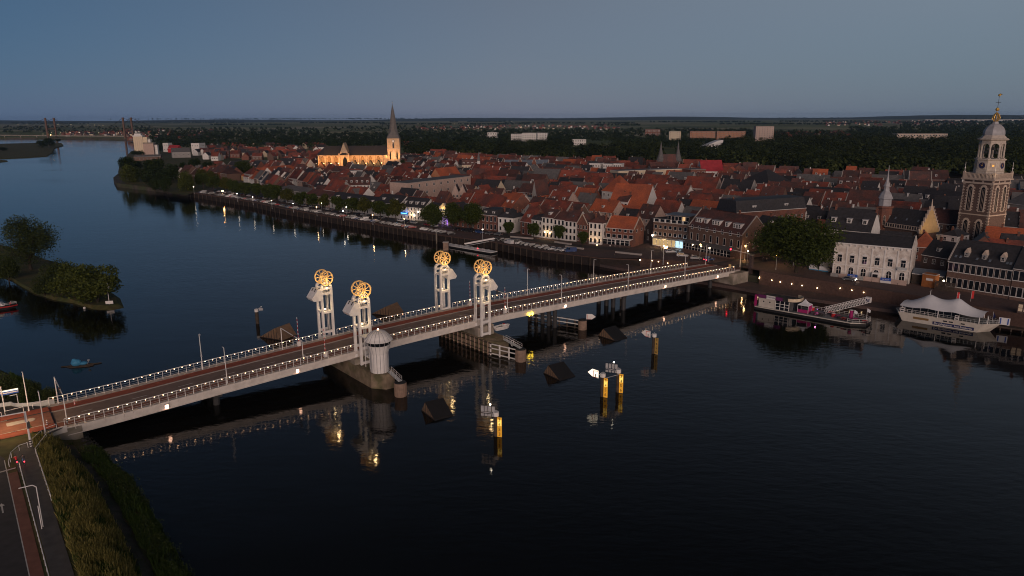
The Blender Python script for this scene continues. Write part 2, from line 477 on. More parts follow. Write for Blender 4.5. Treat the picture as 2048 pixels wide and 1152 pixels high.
def ordinal(i):
    if i < 20: return ORD[i]
    t = {2:'twenty',3:'thirty',4:'forty',5:'fifty',6:'sixty',7:'seventy',8:'eighty',9:'ninety'}
    n = i+1
    if n < 100:
        return t[n//10] + ('-' + ORD[n % 10 - 1] if n % 10 else 'th') if n % 10 else t[n//10][:-1] + 'ieth'
    return str(n) + 'th'
def point_light(name, loc, power, col, parent=None, r=0.15):
    d = bpy.data.lights.new(name, 'POINT'); d.energy = power; d.color = col; d.shadow_soft_size = r
    o = bpy.data.objects.new(name, d); COL.objects.link(o); o.location = loc
    if parent: o.parent = parent
    return o
def spot_light(name, loc, target, power, col, angle=80, parent=None, r=0.3):
    d = bpy.data.lights.new(name, 'SPOT'); d.energy = power; d.color = col; d.spot_size = math.radians(angle); d.spot_blend = 0.6; d.shadow_soft_size = r
    o = bpy.data.objects.new(name, d); COL.objects.link(o); o.location = loc
    o.rotation_euler = (Vector(loc) - Vector(target)).to_track_quat('Z', 'Y').to_euler()
    if parent: o.parent = parent
    return o
WARM = (1.0, 0.62, 0.30)

# ------------------------------------------------------------------ foliage
def leaf_arrays(centers, sizes, rng, flat=0.0, out=None):
    n = len(centers)
    nrm = rng.normal(size=(n, 3)) if out is None else out*1.6 + rng.normal(size=(n, 3))*.45; nrm[:, 2] = np.abs(nrm[:, 2]) + flat
    nrm /= np.linalg.norm(nrm, axis=1)[:, None]
    a = np.cross(nrm, rng.normal(size=(n, 3))); a /= np.linalg.norm(a, axis=1)[:, None] + 1e-9
    b = np.cross(nrm, a)
    s = sizes[:, None]
    asp = rng.uniform(0.55, 0.9, size=(n, 1))
    q = np.stack([centers - a*s, centers - b*s*asp, centers + a*s, centers + b*s*asp], axis=1)
    return q.reshape(-1, 3)
def quads_mesh(name, verts, m):
    n = len(verts)//4
    me = bpy.data.meshes.new(name)
    me.vertices.add(n*4); me.vertices.foreach_set('co', np.ascontiguousarray(verts, dtype=np.float32).ravel())
    me.loops.add(n*4); me.loops.foreach_set('vertex_index', np.arange(n*4, dtype=np.int32))
    me.polygons.add(n); me.polygons.foreach_set('loop_start', np.arange(0, n*4, 4, dtype=np.int32))
    try: me.polygons.foreach_set('loop_total', np.full(n, 4, dtype=np.int32))
    except Exception: pass
    me.materials.append(MT[m] if isinstance(m, str) else m)
    me.update(calc_edges=True)
    return me
def crown_points(rng, rx, rz, cz, nl, n, droop=0.0):
    lob = rng.normal(size=(nl, 3)); lob /= np.linalg.norm(lob, axis=1)[:, None]
    rad = rng.uniform(0.35, 0.72, size=(nl, 1))
    lc = lob*rad*np.array([rx, rx, rz])
    lr = rng.uniform(0.30, 0.50, size=nl)
    pick = rng.integers(0, nl, n)
    d = rng.normal(size=(n, 3)); d /= np.linalg.norm(d, axis=1)[:, None]
    rr = lr[pick]*rng.uniform(0.55, 1.08, n)
    p = lc[pick] + d*rr[:, None]*np.array([rx, rx, rz])
    if droop:
        p[:, 2] -= droop*rng.uniform(0, 1, n)**2*rz
    p[:, 2] += cz
    return p[p[:, 2] > cz - rz*(1.0 + droop)]
TREE = {}
def tree_kind(name, height, width, leafm, n, leaf, nl=14, seed=1, trunk=0.3, droop=0.0, tr=None, n_limbs=5):
    rng = np.random.default_rng(seed)
    rz = height*(1-trunk)/2*1.02; cz = height - rz; rx = width/2
    pts = crown_points(rng, rx, rz, cz, nl, n, droop)
    pts = pts[pts[:, 2] > 0.4]
    me = quads_mesh(name + '_crown', leaf_arrays(pts, rng.uniform(0.6, 1.15, len(pts))*leaf, rng, 0.4), leafm)
    b = MB(); r = tr or height*0.026
    b.cyl((0,0,-0.5), (0,0,height*trunk*1.25), r*1.25, r*0.8, 'bark', 7)
    for i in range(n_limbs):
        t = 2*PI*i/n_limbs + seed
        b.cyl((0,0,height*trunk*1.1), (math.cos(t)*rx*0.5, math.sin(t)*rx*0.5, cz + rz*0.25), r*0.5, r*0.15, 'bark', 5)
    TREE[name] = (me, b.mesh(name + '_trunk'), height, width)
def plant(kind, loc, label, cat='tree', height=None, width=None, rz=0.0, group=None, name='leafy_tree'):
    cm, tm, h, w = TREE[kind]
    sz = (height or h)/h; sx = (width or w*sz)/w
    r = thing(name, label, cat, loc, rz, group)
    obj('crown', cm, r, scale=(sx, sx, sz)); obj('trunk', tm, r, scale=(sx, sx, sz))
    return r
# ------------------------------------------------------------------ water
def water_mat():
    m = bpy.data.materials.new('river_water'); m.use_nodes = True
    nt = m.node_tree; N = nt.nodes; L = nt.links
    p = N['Principled BSDF']
    p.inputs['Base Color'].default_value = (0.0070, 0.0065, 0.0050, 1)
    p.inputs['Roughness'].default_value = 0.045
    p.inputs['IOR'].default_value = 1.333
    p.inputs['Specular IOR Level'].default_value = 0.5
    tc = N.new('ShaderNodeTexCoord')
    mp = N.new('ShaderNodeMapping'); mp.inputs['Rotation'].default_value = (0, 0, math.radians(20)); mp.inputs['Scale'].default_value = (0.75, 1.3, 1)
    L.new(tc.outputs['Object'], mp.inputs[0])
    n1 = N.new('ShaderNodeTexNoise'); n1.inputs['Scale'].default_value = 0.55; n1.inputs['Detail'].default_value = 3; n1.inputs['Roughness'].default_value = 0.55
    n2 = N.new('ShaderNodeTexNoise'); n2.inputs['Scale'].default_value = 0.09; n2.inputs['Detail'].default_value = 2
    n3 = N.new('ShaderNodeTexNoise'); n3.inputs['Scale'].default_value = 0.009; n3.inputs['Detail'].default_value = 2
    for n in (n1, n2): L.new(mp.outputs[0], n.inputs['Vector'])
    L.new(tc.outputs['Object'], n3.inputs['Vector'])
    mr = N.new('ShaderNodeMapRange'); mr.inputs['From Min'].default_value = 0.35; mr.inputs['From Max'].default_value = 0.65
    mr.inputs['To Min'].default_value = 0.045; mr.inputs['To Max'].default_value = 0.30
    L.new(n3.outputs['Fac'], mr.inputs['Value'])
    b1 = N.new('ShaderNodeBump'); b1.inputs['Distance'].default_value = 0.22
    L.new(mr.outputs[0], b1.inputs['Strength']); L.new(n1.outputs['Fac'], b1.inputs['Height'])
    b2 = N.new('ShaderNodeBump'); b2.inputs['Distance'].default_value = 0.5; b2.inputs['Strength'].default_value = 0.12
    L.new(n2.outputs['Fac'], b2.inputs['Height']); L.new(b1.outputs[0], b2.inputs['Normal'])
    L.new(b2.outputs[0], p.inputs['Normal'])
    return m
MT['water'] = water_mat()
b = MB(); b.poly([(-6000, -400, 0), (2500, -400, 0), (2500, 4200, 0), (-6000, 4200, 0)], 'water')
structure(b.build('river_water'))

# ------------------------------------------------------------------ land
def land_mat():
    m = bpy.data.materials.new('polder_landscape'); m.use_nodes = True
    nt = m.node_tree; N = nt.nodes; L = nt.links
    p = N['Principled BSDF']; p.inputs['Roughness'].default_value = 0.95; p.inputs['Specular IOR Level'].default_value = 0.1
    g = N.new('ShaderNodeNewGeometry')
    mp = N.new('ShaderNodeMapping'); mp.inputs['Scale'].default_value = (0.0016, 0.0030, 0.001); mp.inputs['Rotation'].default_value = (0, 0, 0.35)
    L.new(g.outputs['Position'], mp.inputs[0])
    v = N.new('ShaderNodeTexVoronoi'); v.feature = 'F1'; v.inputs['Scale'].default_value = 1.0
    L.new(mp.outputs[0], v.inputs['Vector'])
    sp = N.new('ShaderNodeSeparateColor'); L.new(v.outputs['Color'], sp.inputs[0])
    r = N.new('ShaderNodeValToRGB'); L.new(sp.outputs[0], r.inputs[0])
    r.color_ramp.interpolation = 'CONSTANT'
    cols = [(0.0, (0.15, 0.18, 0.075)), (0.2, (0.23, 0.23, 0.115)), (0.38, (0.12, 0.15, 0.065)), (0.55, (0.27, 0.26, 0.15)), (0.75, (0.18, 0.20, 0.09)), (0.9, (0.31, 0.29, 0.19))]
    r.color_ramp.elements[0].position = 0; r.color_ramp.elements[0].color = (*cols[0][1], 1)
    r.color_ramp.elements[1].position = cols[1][0]; r.color_ramp.elements[1].color = (*cols[1][1], 1)
    for q, c in cols[2:]:
        e = r.color_ramp.elements.new(q); e.color = (*c, 1)
    t = N.new('ShaderNodeTexNoise'); t.inputs['Scale'].default_value = 0.004; t.inputs['Detail'].default_value = 6
    L.new(g.outputs['Position'], t.inputs['Vector'])
    mr = N.new('ShaderNodeMapRange'); mr.inputs['From Min'].default_value = 0.3; mr.inputs['From Max'].default_value = 0.7; mr.inputs['To Min'].default_value = 0.6; mr.inputs['To Max'].default_value = 1.3
    L.new(t.outputs['Fac'], mr.inputs['Value'])
    mx = N.new('ShaderNodeMix'); mx.data_type = 'RGBA'; mx.blend_type = 'MULTIPLY'; mx.inputs[0].default_value = 1
    L.new(r.outputs[0], mx.inputs[6]); L.new(mr.outputs[0], mx.inputs[7]); L.new(mx.outputs[2], p.inputs['Base Color'])
    return m
MT['polder'] = land_mat()
LAND_Z = 3.5
SHORE = [(36, 290), (12.6, 306.5), (-9, 331), (-33, 349), (-65, 380), (-101.6, 415.5), (-146, 460), (-179, 498), (-226, 542), (-254, 568)]
BANK = [(-290, 602), (-355, 652), (-392, 715), (-425, 790), (-438, 880), (-505, 1040), (-560, 1110), (-690, 1400), (-900, 1800), (-1085, 2100)]
FARB = [(-1450, 2260), (-2300, 2420), (-5900, 3300)]
WALL_R = [(52, 286), (66, 276), (80.0, 264)]                      # retaining wall, town side of the low quay, up to the bridge
WALL_R2 = [(90.5, 252), (104, 240.5), (122, 224.5), (145, 197), (176, 163), (230, 110)]
outline = [(230, 110, 0)] + [(x, y, 0) for x, y in reversed(WALL_R2[:-1])] + [(x, y, 0) for x, y in reversed(WALL_R)] + [(x, y, 0) for x, y in SHORE + BANK + FARB] + \
          [(-5900, 4100, 0), (2400, 4100, 0), (2400, -300, 0), (420, -300, 0)]
from mathutils.geometry import tessellate_polygon
def flat_poly(name, pts, z, m, skirt=0.0):
    tri = tessellate_polygon([[Vector((p[0], p[1], 0)) for p in pts]])
    vs = [(p[0], p[1], z if len(p) < 3 or not p[2] else p[2]) for p in pts]
    fs = [tuple(t) for t in tri]
    mb = MB(); mb.add(vs, fs, m)
    if skirt:
        n = len(pts); o = [(p[0], p[1], z) for p in pts] + [(p[0], p[1], z - skirt) for p in pts]
        mb.add(o, [(i, (i+1) % n, n+(i+1) % n, n+i) for i in range(n)], m)
    me = mb.mesh(name, fix=False)
    for p in me.polygons:
        if abs(p.normal.z) > 0.5 and p.normal.z < 0: p.flip()
    me.update()
    return obj(name, me)
structure(flat_poly('town_ground', outline, LAND_Z - 0.02, 'townsoil', 4.5))
far_out = [(-5900, 3300), (-2300, 2420), (-1450, 2260), (-1085, 2100), (-560, 1300), (-300, 900), (100, 920), (420, 860), (560, 700), (640, 450), (900, 100), (2400, -300), (12800, -300), (12800, 13600), (-12800, 13600), (-12800, 4200)]
structure(flat_poly('polder_land', far_out, LAND_Z + 0.15, 'polder'))
# low green spits on the far left of the river
def px_poly(pts, z): return [(at(x, y, z).x, at(x, y, z).y) for x, y in pts]
def mound(name, px, z, m, inset=0.93, base=-0.3):
    pts = px_poly(px, 0.0)
    cx = sum(p[0] for p in pts)/len(pts); cy = sum(p[1] for p in pts)/len(pts)
    n = len(pts); mb = MB()
    inn = [(cx+(p[0]-cx)*inset, cy+(p[1]-cy)*inset) for p in pts]
    vs = [(p[0], p[1], base) for p in pts] + [(p[0], p[1], z) for p in inn]
    fs = [(i, (i+1) % n, n+(i+1) % n, n+i) for i in range(n)]
    tri = tessellate_polygon([[Vector((p[0], p[1], 0)) for p in inn]])
    fs += [tuple(n+i for i in t) for t in tri]
    mb.add(vs, fs, m)
    return structure(mb.build(name))
mound('meadow_spit', [(-150, 292), (60, 286.6), (100, 284.6), (124, 286.5), (128, 292), (110, 297), (106, 306), (96, 313), (55, 316), (0, 318.5), (-150, 319)], 1.2, 'grassbase', 0.97)
mound('reed_bank', [(-120, 321), (0, 319.8), (16, 321), (18, 323.5), (0, 325.5), (-120, 327)], 0.6, 'grassbase', 0.9)
mound('river_island', [(252, 617), (228, 622), (190, 620), (150, 608), (108, 601), (70, 588), (40, 572), (22, 560), (0, 552), (-80, 548), (-160, 520), (-160, 490), (-40, 480), (40, 500), (90, 520), (140, 532), (200, 568), (244, 598)], 0.9, 'grassbase', 0.93)

# ------------------------------------------------------------------ near bank (road embankment, turf slope)
SH_N = [-100, -56, -22, -13, 0, 14, 28, 44, 59, 90, 140]
SH_S = [6.3, 6.1, 5.6, 4.2, 3.2, 2.2, 0.4, -2.7, -7.5, -20, -45]
def shore_s(n): return float(np.interp(n, SH_N, SH_S))
def bank_z(s, n):
    t = shore_s(n) - s
    if t < 0: return -0.8*min(1, -t/2)
    h = 0.9*smooth(0, 1.3, t) + 0.35*smooth(1.3, 4.2, t)
    top = 3.95
    if n > 19: top = 3.95 - 2.3*smooth(19, 34, n)
    h += max(0, top - h)*smooth(3.6, 8.6 if n < 19 else 12, t)
    return h
ns_ = np.arange(-100, 141, 1.5); ss_ = np.concatenate([np.arange(-120, -14, 4), np.arange(-14, 9.1, 0.6)])
mb = MB(); vs = []; fs = []
for n in ns_:
    for s in ss_:
        z = bank_z(s, n); q = W(s, n, 0)
        if shore_s(n) - s > 0.8 and s > -6.0: z += random.uniform(-0.12, 0.12)
        vs.append((q.x, q.y, z))
k = len(ss_)
for i in range(len(ns_)-1):
    for j in range(k-1):
        fs.append((i*k+j, i*k+j+1, (i+1)*k+j+1, (i+1)*k+j))
mb.add(vs, fs, 'grassbase')
structure(mb.build('near_river_bank', fix=False))
for p in bpy.data.objects['near_river_bank'].data.polygons:
    if p.normal.z < 0: p.flip()
def sn_poly(name, pts, dz, m, parent=None, zf=None, thick=0.0):
    """flat sheet in bridge coordinates"""
    vs = [W(s, n, (zf(s) if zf else 4.02) + dz) for s, n in pts]
    mb = MB(); mb.poly(vs, m)
    if thick:
        lo = [v - Vector((0, 0, thick)) for v in vs]; nn = len(vs)
        mb.add(vs + lo, [(i, (i+1) % nn, nn+(i+1) % nn, nn+i) for i in range(nn)], m)
    o = mb.build(name, parent)
    return o
R0 = 4.02
structure(sn_poly('crossing_asphalt', [(-120, -1.2), (-2, 0.3), (-2, 12.6), (-6, 17), (-14, 20), (-120, 22)], 0, 'asphalt'))
structure(sn_poly('crossing_brown_asphalt', [(-60, 3.0), (-2, 3.0), (-2, 9.5), (-60, 9.5)], 0.006, 'brownlane'))
structure(sn_poly('far_cycle_lane', [(-60, 10.0), (-2, 10.0), (-2, 12.6), (-60, 12.6)], 0.007, 'redlane'))
structure(sn_poly('near_cycle_lane', [(-60, 0.2), (-2, 0.2), (-2, 2.7), (-60, 2.7)], 0.007, 'redlane'))
structure(sn_poly('riverside_road', [(-30, -100), (-10.75, -100), (-10.6, -9), (-12.6, -3), (-12.6, -1.2), (-30, -1.2)], 0.003, 'asphalt'))
structure(sn_poly('riverside_cycle_lane', [(-10.75, -100), (-9.15, -100), (-9.3, -16), (-10.6, -16)], 0.008, 'brownlane'))
structure(sn_poly('riverside_footpath', [(-8.6, -100), (-6.3, -100), (-6.2, -10), (-4, -3.0), (-1, -0.8), (-3, -0.2), (-6.5, -3.4), (-9.2, -7), (-9.2, -16), (-8.6, -18)], 0.012, 'greypaving', thick=0.1))
for nm, pts in [('lane_line', [(-10.85, -100), (-10.72, -100), (-10.6, -10), (-10.73, -10)]),
                ('stop_line', [(-14.5, -15.1), (-9.4, -14.6), (-9.4, -14.2), (-14.5, -14.7)]),
                ('edge_line', [(-60, 2.74), (-3, 2.74), (-3, 2.90), (-60, 2.90)]),
                ('edge_line', [(-60, 9.6), (-9, 9.6), (-9, 9.76), (-60, 9.76)])]:
    structure(sn_poly(nm, pts, 0.014, 'mark'))
for i in range(7):
    n0 = -10.2 + 0.0*i
    s0 = -10.9 - i*0.75
    structure(sn_poly('give_way_marking', [(s0, -1.9), (s0-0.5, -1.9), (s0-0.25, -2.6)], 0.016, 'mark'))
for i in range(3):
    s0 = -13 - 5*i
    structure(sn_poly('lane_dash', [(s0, 6.1), (s0-2.5, 6.1), (s0-2.5, 6.25), (s0, 6.25)], 0.016, 'mark'))
structure(sn_poly('traffic_island', [(-9.2, 6.2), (-4.9, 6.2), (-4.6, 7.0), (-4.9, 7.8), (-9.2, 7.8)], 0.1, 'kerb', thick=0.1))
mb = MB(); vs = []; fs = []
for i, n in enumerate(np.arange(-100, -2.9, 1.5)):
    for t in (5.2, 3.7):
        s = shore_s(n)-t+.2*math.sin(n*.7); q = W(s, n, 0); vs.append((q.x, q.y, bank_z(s, n)+.14))
    if i: fs.append((2*i-2, 2*i-1, 2*i+1, 2*i))
mb.add(vs, fs, 'dirt'); o = structure(mb.build('bank_track', fix=False))
for p in o.data.polygons:
    if p.normal.z < 0: p.flip()
# straight-on and turn arrow painted on the riverside road
structure(sn_poly('painted_arrow', [(-12.25, -30), (-12.05, -30), (-12.05, -27.6), (-11.75, -27.6), (-12.15, -26.6), (-12.55, -27.6), (-12.25, -27.6)], 0.014, 'mark'))

from mathutils import noise as mnoise
# rip-rap, bank grass and bushes
mb = MB()
for i in range(520):
    n = random.uniform(-30, 12); s = shore_s(n) + random.uniform(-1.9, 0.5)
    z = bank_z(s, n); q = W(s, n, z)
    r = random.uniform(0.16, 0.42)
    mb.ball((q.x, q.y, z+r*0.1), r, 'stonedark', 5, 3, random.uniform(.7, 1.3), random.uniform(.7, 1.3), .7)
stuff(mb.build('rip_rap_stones', fix=False))
def blades(name, count, n0, n1, t0, t1, h0, h1, m, seed, dens=None):
    rng = np.random.default_rng(seed); cs = []
    while len(cs) < count:
        n = rng.uniform(n0, n1); t = rng.uniform(t0, t1); s = shore_s(n) - t
        if s < -6.0 or (n > -1.5 and s > -3 and n < 16): continue
        c = 2.2*mnoise.noise((n*.28, s*.45, 3.1)) + .9*mnoise.noise((n*1.1, s*1.2, 7.7))
        if dens is not None and rng.uniform() > dens(c): continue
        z = bank_z(s, n); q = W(s, n, z); cs.append((q.x, q.y, z-0.05))
    c = np.array(cs); N_ = len(c)
    h = rng.uniform(h0, h1, N_); a = rng.uniform(0, 2*PI, N_); lean = rng.uniform(0.1, 0.6, N_)*h; w = rng.uniform(0.04, 0.10, N_)
    la = rng.uniform(0, 2*PI, N_)
    d = np.stack([np.cos(a), np.sin(a), 0*a], 1)*w[:, None]
    tip = c + np.stack([np.cos(la)*lean, np.sin(la)*lean, h], 1)
    mid = c + np.stack([np.cos(la)*lean*0.35, np.sin(la)*lean*0.35, h*0.6], 1)
    v = np.stack([c-d, c+d, tip+d*0.3, tip-d*0.3], 1).reshape(-1, 3)
    return stuff(obj(name, quads_mesh(name, v, m)))
blades('dry_grass', 30000, -70, -3, 5.5, 11.8, 0.4, 1.3, 'strawblade', 3, lambda c: max(0.04, 0.40+0.6*c))
blades('green_grass', 16000, -70, -2, 5.3, 11.8, 0.3, 0.75, 'greenblade', 4, lambda c: max(0.05, 0.5-0.7*c))
blades('path_weeds', 3200, -70, -2, 3.2, 5.6, 0.08, 0.35, 'greenblade', 7, lambda c: max(0.0, 0.05+0.7*c))
blades('waterside_grass', 15000, -70, -6, -0.3, 3.5, 0.3, 1.0, 'greenblade', 8, lambda c: max(0.05, 0.5+0.7*c))
blades('far_side_grass', 9000, 16, 75, 0.6, 14, 0.3, 0.9, 'greenblade', 5)
rng = np.random.default_rng(6); P_ = []; S_ = []
for i in range(430):
    n = rng.uniform(-72, -8)
    if math.sin(n*.55)+math.sin(n*.23+1) < -.7: continue
    s = shore_s(n) - rng.uniform(-0.3, 3.2)
    q = W(s, n, bank_z(s, n)); r = rng.uniform(0.25, 0.75)*(1.0 if rng.uniform() < .75 else 1.9)
    k = int(60*r)
    d = rng.normal(size=(k, 3)); d /= np.linalg.norm(d, axis=1)[:, None]
    P_.append(np.array([q.x, q.y, q.z+r*0.6]) + d*r*np.array([1, 1, .95])*rng.uniform(.4, 1.15, (k, 1))); S_.append(rng.uniform(.06, .15, k))
stuff(obj('waterside_undergrowth', quads_mesh('waterside_undergrowth', leaf_arrays(np.concatenate(P_), np.concatenate(S_), rng), 'leafbush')))

# ------------------------------------------------------------------ the bridge
bridge = thing('river_bridge', 'long off-white road bridge with lamp-lined railings crossing the whole river', 'bridge', (0, 0, 0))
def ribbon(name, n0, n1, top, bot, m, s0, s1, parent=bridge, ds=3.0, skip=None):
    k = max(1, int(round((s1-s0)/ds))); mb = MB(); vs = []; fs = []
    for i in range(k+1):
        s = s0 + (s1-s0)*i/k; z = deck_z(s)
        for n, dz in ((n0, top), (n1, top), (n1, bot), (n0, bot)): vs.append(W(s, n, z+dz))
    for i in range(k):
        a = 4*i; c = a+4
        for j in range(4): fs.append((a+j, a+(j+1) % 4, c+(j+1) % 4, c+j))
    fs += [(3, 2, 1, 0), (4*k, 4*k+1, 4*k+2, 4*k+3)]
    mb.add(vs, fs, m)
    return mb.build(name, parent)
S0, S1 = -2.0, 212.0
ribbon('deck_slab', -0.2, DECK_W+0.2, -0.06, -0.5, 'concrete', S0, S1)
ribbon('kerb', -0.25, 0.75, 0.02, -0.3, 'kerb', S0, S1)
ribbon('near_cycle_path', 0.76, 3.05, 0.0, -0.2, 'brownlane', S0, S1)
ribbon('kerb', 3.06, 3.30, 0.05, -0.2, 'kerb', S0, S1)
ribbon('carriageway', 3.31, 9.65, -0.01, -0.2, 'deckasphalt', S0, S1)
ribbon('kerb', 9.66, 10.15, 0.05, -0.2, 'kerb', S0, S1)
ribbon('far_cycle_path', 10.16, 13.0, 0.0, -0.2, 'redlane', S0, S1)
ribbon('kerb', 13.01, DECK_W+0.25, 0.02, -0.3, 'kerb', S0, S1)
for s in np.arange(3, 210, 9.0):
    if 56 < s < 64: continue
    ribbon('centre_dash', 6.35, 6.5, -0.004, -0.1, 'mark', s, s+3.0)
for s in (48.5, 104.5):
    ribbon('stop_line', 3.4, 6.3, -0.003, -0.1, 'mark', s, s+0.4)
for n, nm in ((-0.30, 'near_girder'), (DECK_W+0.05, 'far_girder')):
    g = ribbon(nm, n-0.28 if n < 0 else n+0.2, n if n < 0 else n+0.48, 0.06, -0.62, 'girder', S0+1.6, S1-4)
    ribbon('girder_flange', n-0.12 if n < 0 else n+0.2, n+0.25 if n < 0 else n+0.3, -0.62, -1.42, 'girder', S0+1.6, S1-4, g)
    ribbon('bottom_flange', n-0.34 if n < 0 else n+0.15, n+0.3 if n < 0 else n+0.55, -1.42, -1.55, 'girder', S0+1.6, S1-4, g)
ribbon('box_beam', 2.2, 5.2, -0.5, -1.86, 'dark', S0+2, S1-6)
ribbon('box_beam', 9.0, 12.2, -0.5, -1.86, 'dark', S0+2, S1-6)
# hatched stiffeners on the fascia
mb = MB()
for s in np.arange(1.0, 205, 1.65):
    mb.bar(W(s, -0.62, deck_z(s)-0.02), W(s, -0.62, deck_z(s)-0.62), 0.09, 0.07, 'girder')
stuff(mb.build('girder_stiffeners', bridge))
# railings
POST = MB(); POST.cyl((0,0,-0.05), (0,0,RAIL_H-0.05), 0.06, 0.055, 'trim', 6); POST.cyl((0,0,-0.05), (0,0,0.22), 0.12, 0.08, 'trim', 6); POST.ball((0,0,0.95), 0.10, 'railgrey', 6, 4)
POST_M = POST.mesh('railing_post')
LMP = MB(); LMP.ball((0,0,0), 0.065, 'railbulb', 6, 4); LMP_M = LMP.mesh('rail_lamp')
BRK = MB()
def rail_gap(side, s):
    return (side == 'near' and (58.9 < s < 62.0 or 93.4 < s < 96.8)) or (side == 'far' and (57.8 < s < 60.9 or 92.6 < s < 96))
for side, n, spans in (('near', 0.12, ((-0.6, 58.8), (62.1, 93.3), (96.9, 209.0))), ('far', DECK_W-0.12, ((-1.6, 57.7), (61.0, 92.5), (96.1, 200.0)))):
    for s0, s1 in spans:
        k_ = int(round((s1-s0)/1.65)); ss = [s0+(s1-s0)*i/k_ for i in range(k_+1)]
        R = MB(); vs = []; fs = []
        for a in ss:
            for t_ in range(6):
                vs.append(W(a, n+0.075*math.cos(t_*PI/3), deck_z(a)+RAIL_H+0.075*math.sin(t_*PI/3)))
        for i in range(k_):
            for t_ in range(6): fs.append((6*i+t_, 6*i+(t_+1) % 6, 6*i+6+(t_+1) % 6, 6*i+6+t_))
        R.add(vs, fs, 'trim')
        rail = R.build('railing', bridge, fix=False)
        for f_ in (.62, .32):
            R = MB(); R.tube([W(a, n, deck_z(a)+RAIL_H*f_) for a in ss], .024, 'railgrey', 4); R.build('mid_rail', rail, fix=False)
        for i, a in enumerate(ss):
            obj('post', POST_M, rail, W(a, n, deck_z(a)))
            if i < k_: obj('rail_lamp', LMP_M, rail, W(a+.82, n, deck_z(a+.82)+RAIL_H-0.17))
# bulkhead lamps on the fascia
for s in (16.9, 44.3, 125.2, 169.5, 197.5):
    L_ = MB(); L_.box(-0.38, 0.38, -0.3, 0.1, -0.42, 0.42, 'trim'); L_.box(-0.3, 0.3, -0.36, -0.31, -0.3, 0.3, 'bridgelamp'); L_.box(-0.3, 0.3, -0.28, 0.0, -0.48, -0.43, 'bridgelamp')
    L_.build('fascia_lamp', bridge, W(s, -0.75, deck_z(s)-0.72), BANG)
L_ = MB(); L_.lathe([(0.02, -0.55), (0.5, 0), (0.02, 0.55)], (0,0,0), 'yellowbulb', 4, PI/4)
YD = L_.mesh('yellow_passage_light')
for ds in (-0.55, 0.55):
    o = obj('passage_light', YD, bridge, W(112.3+ds, -0.85, deck_z(112.3)-1.2), BANG, (1.0, 0.3, 1.0))
# piers
P = MB()
pf = [(57.4, 16), (57.9, -9.6), (60.2, -12.4), (62.4, -12.4), (63.4, -9.0), (63.4, 16), (60, 19)]
P.prism(pf, lambda s, n: W(s, n, -3), lambda s, n: W(s, n, 3.55), 'oldconcrete')
p1 = P.build('pier', bridge)
P = MB(); P.prism([(57.7, 14), (57.7, -2.2), (62.9, -2.2), (62.9, 14)], lambda s, n: W(s, n, 3.55), lambda s, n: W(s, n, deck_z(s)-1.45), 'concrete'); P.build('pier_wall', p1)
P = MB()
pf = [(92.4, 16), (93.1, -6), (94.6, -9.5), (97.6, -9.5), (99, -6), (99, 16), (95.5, 19)]
P.prism(pf, lambda s, n: W(s, n, -3), lambda s, n: W(s, n, 3.5), 'oldconcrete')
p2 = P.build('pier', bridge)
P = MB(); P.prism([(93.2, 14), (93.2, -2.2), (98.4, -2.2), (98.4, 14)], lambda s, n: W(s, n, 3.5), lambda s, n: W(s, n, deck_z(s)-1.45), 'concrete'); P.build('pier_wall', p2)
for k in range(12):                                              # upright timbers along the second pier
    n = 14 - 1.9*k; s = 92.35 + 0.032*(16-n) - 0.25
    P = MB(); P.bar(W(s, n, -1), W(s, n, 3.4), 0.35, 0.35, 'fender'); P.build('fender_post', p2)
for z in (0.7, 2.0, 3.2):
    P = MB(); P.bar(W(92.1, 15, z), W(92.9, -8.2, z), 0.3, 0.22, 'timber'); P.build('fender_beam', p2)
# column piers under the deck
for s, cols in ((27.5, (3, 8, 12)), (152.5, (1.5, 6, 9, 12.5)), (173, (4, 10)), (188, (4, 10)), (199, (3, 11))):
    P = MB()
    for n in cols: P.cyl(W(s, n, -3), W(s, n, deck_z(s)-2.2), 0.72, 0.72, 'dark', 10)
    P.bar(W(s, 0.8, deck_z(s)-2.2), W(s, 13.5, deck_z(s)-2.2), 1.5, 0.7, 'dark')
    P.build('column_pier', bridge)
P = MB()
for n in (0.5, 3.2, 6.0, 9.0, 12): P.cyl(W(122.5, n, -3), W(122.5, n, deck_z(122)-2.0), 0.6, 0.6, 'dark', 8)
P.build('column_pier', bridge)
# abutments
P = MB(); P.prism([(-4, -0.6), (2.0, -0.6), (2.0, 14.6), (-4, 14.6)], lambda s, n: W(s, n, -1.2), lambda s, n: W(s, n, 3.55), 'concrete'); P.build('abutment', bridge)
P = MB(); P.prism([(205, -2.4), (214, -2.4), (214, 15), (205, 15)], lambda s, n: W(s, n, -2), lambda s, n: W(s, n, deck_z(s)-0.55), 'concrete'); P.build('abutment', bridge)
# flared steel parapet where the near railing swings round to the riverside path
def flare(name, pts, h, m, parent):
    mb = MB()
    for (a, b2) in zip(pts, pts[1:]):
        za, zb = 4.0, 4.0
        p, q = W(a[0], a[1], za+h[1]), W(b2[0], b2[1], zb+h[1]); p2, q2 = W(a[0], a[1], za+h[0]), W(b2[0], b2[1], zb+h[0])
        off = Vector((0, 0, 0.0)); d = (q-p).normalized().cross(Vector((0, 0, 1)))*0.06
        mb.add([p-d, q-d, q2-d, p2-d, p+d, q+d, q2+d, p2+d], [(0,1,2,3),(7,6,5,4),(0,4,5,1),(3,2,6,7),(0,3,7,4),(1,5,6,2)], m)
    return mb.build(name, parent)
arc = [(-0.4, -0.62)] + [(-0.4-3.9*math.sin(t*PI/2*0.92), -0.62-3.3*(1-math.cos(t*PI/2*0.92))) for t in np.linspace(0.15, 1, 7)]
flare('parapet_panel', arc, (-1.1, 0.25), 'girder', bridge)
